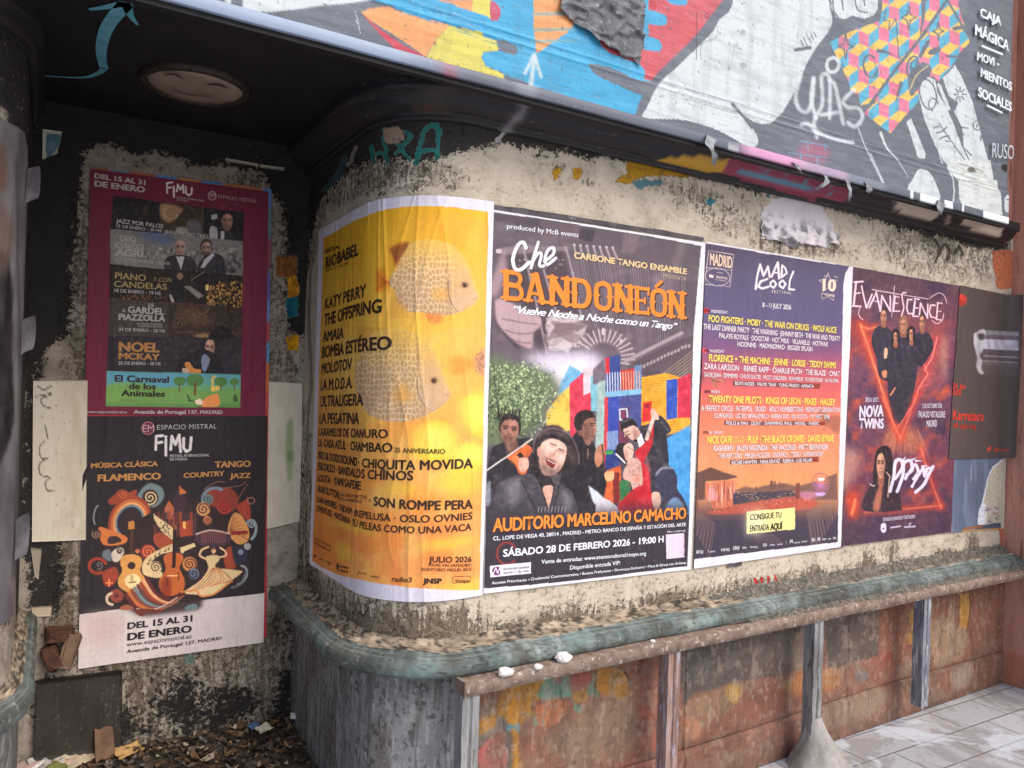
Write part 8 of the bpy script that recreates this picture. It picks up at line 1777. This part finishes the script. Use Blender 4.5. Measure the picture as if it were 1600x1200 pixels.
post(px_x(735, 1140), 0.0, None, M_GREYPAINT); post(px_x(1052, 1100), 0.0, 'pinkish peeling post', M_POST2); footed = post(px_x(1278, 1050), 0.05, None, M_GREYPAINT); post(px_x(1447, 1030), 0.115, 'bluish post rusted through above the ground', M_POST3, True)
def foot():
    cx, cy = px_x(1278, 1150), FY+0.01; n, m = 40, 18; V = []
    for i in range(m+1):
        t = i/m; z = 0.235*(1-t)**1.15; r = 0.040+0.115*t**1.5
        for k in range(n):
            a = 2*math.pi*k/n; rr = r*(1+0.55*(fbm(3+math.cos(a)*1.6, 5+math.sin(a)*1.6+z*9, 6, 5)-0.5)); V.append((cx+rr*math.cos(a)*1.05+0.025*t, cy+rr*math.sin(a)*0.85-0.02*t, z))
    F = [(i*n+k, i*n+(k+1) % n, (i+1)*n+(k+1) % n, (i+1)*n+k) for i in range(m) for k in range(n)]
    o = link('concrete_foot', raw_mesh('concrete_foot', np.array(V), np.array(F)), M_CONCRETE); o.parent = footed; o.matrix_parent_inverse = Matrix.Translation(-Vector(frame.location)).inverted() @ Matrix.Identity(4) if False else Matrix.Identity(4)
foot()

def chunk(name, label, cat, loc, size, mat, seed, group=None, flat=1.0, sub=2):
    bm = bmesh.new(); bmesh.ops.create_icosphere(bm, subdivisions=sub+1, radius=1.0)
    for v in bm.verts:
        c = v.co; k = 1+0.9*(float(fbm(np.array([c.x*1.3+seed]), np.array([c.y*1.3+c.z*1.7]), seed, 3)[0])-0.5)
        v.co = Vector((c.x*size[0], c.y*size[1], c.z*size[2]*flat))*k
    o = from_bm(name, bm, mat); o.location = loc
    return tag(o, label, cat, group)
M_CHIP = surf_mat('white_plaster_chip', L(236, 234, 232), L(214, 210, 206), 40, 0.9, 0.004)
for px, py, s, lab in ((789, 1051, 0.022, 'small flat white plaster chip on the rust rail, nearest the round corner'), (841, 1041, 0.014, 'tiny white plaster crumb on the rail between the two larger chips'), (880, 1029, 0.026, 'largest white plaster lump sitting on the steel rail'), (1020, 1000, 0.010, 'small white crumb on the rail near the pinkish post')):
    x, y = hit_z(px, py, 0.735); chunk('plaster_chip', lab, 'chip', (x, y, 0.725+s*0.55), (s*1.3, s, s*0.7), M_CHIP, int(px), 'white plaster chips on the steel rail')

# dirt and crumbs lying along ledge and rail
def crumbs(name, n, fn, size, mats, seed, mat):
    rng = random.Random(seed); V = []; F = []; Mi = []
    for _ in range(n):
        x, y, z = fn(rng); s = rng.uniform(*size); e = [Vector((rng.uniform(-1, 1), rng.uniform(-1, 1), rng.uniform(-0.6, 0.6))).normalized() for _ in range(2)]
        a = e[0]*s; b = (e[1]-e[0]*e[1].dot(e[0])).normalized()*s*rng.uniform(0.35, 0.9); up = a.cross(b).normalized()*s*rng.uniform(0.1, 0.35); k = len(V); c = Vector((x, y, z))
        V += [c-a, c-b*0.8+a*0.1, c+a, c+b+a*0.15, c+up]
        for q in ((0, 1, 4), (1, 2, 4), (2, 3, 4), (3, 0, 4)): F.append(q); Mi.append(0)
        mi = rng.randrange(len(mats))
        for t in range(4): Mi[-1-t] = mi
    me = raw_mesh(name, np.array([tuple(v) for v in V]), np.array(F), None, False)
    o = link(name, me, mats); me.polygons.foreach_set('material_index', np.array(Mi, np.int32))
    return tag(o, kind='stuff')
M_CR = [surf_mat('crumb_%s' % k, L(*c), L(*[v*0.8 for v in c]), 30, 0.95, 0.002) for k, c in (('grey', (128, 122, 114)), ('pale', (186, 180, 168)), ('dark', (66, 60, 54)), ('brown', (112, 92, 74)))]
def on_ledge(r):
    t = r.random()**0.7; x = 2.2+2.75*t; w = min(1, (x-2.1)/0.7); u = r.random(); y = -0.01-u*0.235*w; y = -0.004-u*(0.07+0.085*w); return x, y, 0.842-(0.05+0.07*w)*u**0.85-(1-w)*0.02+r.uniform(-0.006, 0.012)
crumbs('debris', 5200, on_ledge, (0.004, 0.012), M_CR, 3, None)
def mound():
    xs = np.arange(2.1, 4.98, 0.012); u = np.linspace(0, 1, 26)[:, None]; w = np.clip((xs-2.1)/0.7, 0.0, 1)[None]
    Y = -0.002-u*(0.07+0.088*w); Z = 0.836-(0.05+0.068*w)*u**0.85-(1-w)**2*0.06 + 0.022*(fbm(xs[None]*16+0*u, u*9+0*w, 4, 4)-0.5)-(1-w)*0.025
    P = np.stack([np.repeat(xs[None], 26, 0), Y, Z], -1)
    tag(link('dirt', raw_mesh('dirt', P.reshape(-1, 3), grid_faces(26, len(xs))), surf_mat('ledge_dirt', L(124, 118, 108), L(84, 80, 74), 40, 0.95, 0.012, L(170, 164, 152), (0.54, 0.62))), kind='stuff')
mound()
def on_left_ledge(r):
    s = r.uniform(0.30, 2.2); o = r.random()**1.7*0.06; x, y = prof(np.array([s]), np.array([o])); return float(x[0]), float(y[0]), 0.814-0.022*(o/0.08)**0.5+r.uniform(-0.002, 0.005)
crumbs('debris', 1800, on_left_ledge, (0.002, 0.007), M_CR, 4, None)
crumbs('debris', 500, lambda r: (r.uniform(1.2, 4.9), r.uniform(-0.165, -0.12), 0.727), (0.003, 0.009), M_CR[:2]+[M_CHIP], 9, None)
crumbs('debris', 260, lambda r: (r.uniform(2.2, 5.0), -0.045-abs(r.gauss(0, 0.10)), 0.004), (0.003, 0.010), M_CR, 12, None)

# ---------------------------------------------------------------- litter in the recess
def litter_ground():
    x = np.linspace(MIR-XRET, XRET, 90)[None]; y = np.linspace(0.06, DEPTH, 90)[:, None]
    Z = 0.104+0.05*fbm(x*5, y*5, 3, 5)*np.clip((y-0.2)/0.4, 0, 1)+0.06*np.clip((y-0.75)/0.3, 0, 1)+0.02*(fbm(x*22, y*22, 8, 3)-0.5)
    X = np.repeat(x, 90, 0); Y = np.repeat(y, 90, 1)
    tag(link('ground_dirt', raw_mesh('ground_dirt', np.stack([X, Y, Z], -1).reshape(-1, 3), grid_faces(90, 90)), M_DIRT), kind='stuff')
    return lambda a, b: 0.104+0.05*float(fbm(np.array([a*5]), np.array([b*5]), 3, 5)[0])*min(1, max(0, (b-0.2)/0.4))+0.06*min(1, max(0, (b-0.75)/0.3))
GZ = litter_ground()
def leaves():
    rng = random.Random(11); V = []; F = []; Mi = []
    mats = [surf_mat('leaf_%s' % k, L(*c), L(*[v*0.7 for v in c]), 25, 0.8, 0.001) for k, c in (('brown', (112, 86, 62)), ('dark', (62, 52, 46)), ('tan', (164, 134, 92)), ('grey', (120, 110, 104)), ('pale', (190, 176, 156)))]
    for _ in range(1300):
        x = rng.uniform(-0.07, 0.97); y = 1.03-abs(rng.gauss(0, 0.28)); 
        if y < 0.12: continue
        s = rng.uniform(0.006, 0.02)*(2.0 if rng.random() < 0.10 else 1); an = rng.uniform(0, 6.3); ti = rng.uniform(-0.4, 0.4); tj = rng.uniform(-0.4, 0.4); z = GZ(x, y)+rng.uniform(0.004, 0.03); k = len(V); w = rng.uniform(0.3, 0.6)
        for u, v, b in ((-1, 0, 0.3), (-0.4, w, 0.0), (0.5, w*0.8, 0.1), (1, 0, 0.4), (0.5, -w*0.8, 0.1), (-0.4, -w, 0.0), (0, 0, -0.12)):
            px = (u*math.cos(an)-v*math.sin(an))*s; py = (u*math.sin(an)+v*math.cos(an))*s; V.append((x+px, y+py, z+px*ti+py*tj+b*s))
        mi = rng.choice((0, 0, 0, 1, 1, 1, 1, 1, 2, 3, 3, 4))
        for q in range(6): F.append((k+q, k+(q+1) % 6, k+6)); Mi.append(mi)
    me = raw_mesh('dry_leaves', np.array(V), np.array(F), None, False); o = link('dry_leaves', me, mats); me.polygons.foreach_set('material_index', np.array(Mi, np.int32)); tag(o, kind='stuff')
leaves()
def paper(name, label, px, py, w, h, rz, mat, seed, cat='litter', stand=0.0, amp=0.25, lift=0.03):
    x, y = hit_z(px, py, 0.17); y = min(y, 1.0); z = GZ(x, y)+lift; n = 14
    u, v = np.meshgrid(np.linspace(-0.5, 0.5, n), np.linspace(-0.5, 0.5, n))
    U = u*w*(1+0.25*(vnoise(v*5, v*0, seed)-0.5)); Vv = v*h*(1+0.25*(vnoise(u*5, u*0, seed+3)-0.5)); H = (np.abs(fbm(u*2.6, v*2.6, seed, 4)-0.5)*2)*amp*min(w, h)
    P = np.stack([U, Vv*math.cos(stand)-H*math.sin(stand), Vv*math.sin(stand)+H*math.cos(stand)], -1); c, s = math.cos(rz), math.sin(rz)
    P = np.stack([P[..., 0]*c-P[..., 1]*s, P[..., 0]*s+P[..., 1]*c, P[..., 2]], -1)
    P[..., 2] -= P[..., 2].min()-(-0.01 if stand else 0.0)
    P = np.concatenate([P.reshape(-1, 3)]); o = link(name, raw_mesh(name, P, grid_faces(n, n)), mat); o.location = (x, y, z-0.01)
    sd = o.modifiers.new('thickness', 'SOLIDIFY'); sd.thickness = 0.0015
    return tag(o, label, cat)
mt = lambda n, c, k=0.8: surf_mat(n, L(*c), L(*[v*k for v in c]), 16, 0.8, 0.002)
paper('cardboard_piece', 'brown cardboard flap standing up in the leaves under the black poster', 155, 1140, 0.075, 0.12, 0.2, mt('cardboard', (122, 92, 74)), 3, 'cardboard', 1.25, 0.1)
paper('crumpled_paper', 'pinkish crumpled paper lying in the leaves at the far left', 55, 1178, 0.26, 0.10, 0.25, mt('pink_paper', (206, 176, 166)), 5, 'paper', 0.25, 0.35, 0.035)
paper('crumpled_paper', 'pale tan crumpled paper behind the pinkish one, beside the cardboard', 115, 1145, 0.17, 0.07, 0.35, mt('tan_paper', (196, 180, 152)), 8, 'paper', 0.3, 0.4, 0.04)
paper('crumpled_paper', 'yellow brown crumpled wrapper in the middle of the leaf litter', 200, 1185, 0.10, 0.06, 0.4, mt('wrapper', (190, 152, 100)), 12, 'paper', 0.4, 0.5, 0.035)
paper('crumpled_paper', 'white scrap of paper near the grey corner plinth, the larger of two', 412, 1150, 0.07, 0.045, 0.5, mt('white_scrap', (224, 214, 190)), 15, 'paper', 0.3, 0.4, 0.06)
paper('crumpled_paper', 'small white folded scrap nearest the corner plinth', 460, 1136, 0.04, 0.03, -0.4, M_PAPERWHITE, 18, 'paper', 0.5, 0.3, 0.06)
paper('crumpled_paper', 'light grey crumpled tissue in the left foreground of the litter', 70, 1196, 0.12, 0.07, 0.1, mt('tissue', (196, 192, 188)), 21, 'paper', 0.2, 0.5, 0.04)
paper('bottle_label', 'blue and white torn packet lying by the wall, right of the litter', 396, 1146, 0.05, 0.03, 0.6, mt('blue_packet', (92, 122, 170)), 24, 'packet', 0.4, 0.3, 0.05)
x_, y_ = hit_z(86, 1142, 0.2)
chunk('green_ball', 'dull green flattened ball among the litter, in front of the dark board', 'ball', (x_, min(y_, 0.93), GZ(x_, 0.9)+0.04), (0.038, 0.034, 0.036), mt('dull_green', (112, 118, 66)), 4, None, 1.0, 2)
def stick(label, a, b, r, mat):
    A = Vector(hit_z(*a, 0.2)+(0.205,)); B = Vector(hit_z(*b, 0.23)+(0.235,)); A.y = min(A.y, 0.95); B.y = min(B.y, 0.98)
    bm = bmesh.new(); bmesh.ops.create_cone(bm, cap_ends=True, segments=12, radius1=r, radius2=r*0.9, depth=(B-A).length)
    o = from_bm('paper_tube', bm, mat, None, True); o.location = (A+B)/2; o.rotation_euler = (B-A).to_track_quat('Z', 'Y').to_euler(); tag(o, label, 'tube')
stick('whitish rolled paper tube leaning in the litter at left', (40, 1158), (70, 1142), 0.008, M_PAPERWHITE)
# dark board and broken bricks low on the left
bd = [(58, 1062), (190, 1046), (190, 1165), (52, 1185)]
board('plank', 'dark weathered board leaning low against the back wall', bd, 0.03, lambda p: p.all(lambda x, y: (np.array([66, 60, 52])+0*x[..., None], fbm(x/9, y/30, 3, 4))), 20, 20, (40, 36, 32), 1.0, 'board')
def brick(label, px, py, sx, sz, rot, seed, mat):
    x, z = hit_y(px, py, DEPTH-0.02); bm = bmesh.new(); bm_box(bm, -sx/2, sx/2, -0.03, 0.03, -sz/2, sz/2, 0.006); bmesh.ops.subdivide_edges(bm, edges=bm.edges, cuts=2)
    for v in bm.verts: v.co += Vector((random.uniform(-1, 1), random.uniform(-1, 1), random.uniform(-1, 1)))*0.004
    o = from_bm('broken_brick', bm, mat); o.location = (x, DEPTH-0.025, z); o.rotation_euler = (0, R(rot), R(random.uniform(-10, 10))); tag(o, label, 'brick')
M_BRICK = surf_mat('old_brick', L(96, 64, 50), L(72, 50, 42), 14, 0.9, 0.006, L(116, 96, 80), (0.6, 0.7))
brick('pale broken brick sticking out upright beside the poster\'s lower left edge', 108, 1015, 0.05, 0.13, 15, 1, mt('pale_brick', (128, 104, 84)))
brick('reddish broken brick at the top of the hole in the wall', 93, 990, 0.09, 0.05, 4, 2, M_BRICK)
brick('reddish broken brick standing tilted in the hole in the wall', 82, 1025, 0.05, 0.09, -24, 3, M_BRICK)
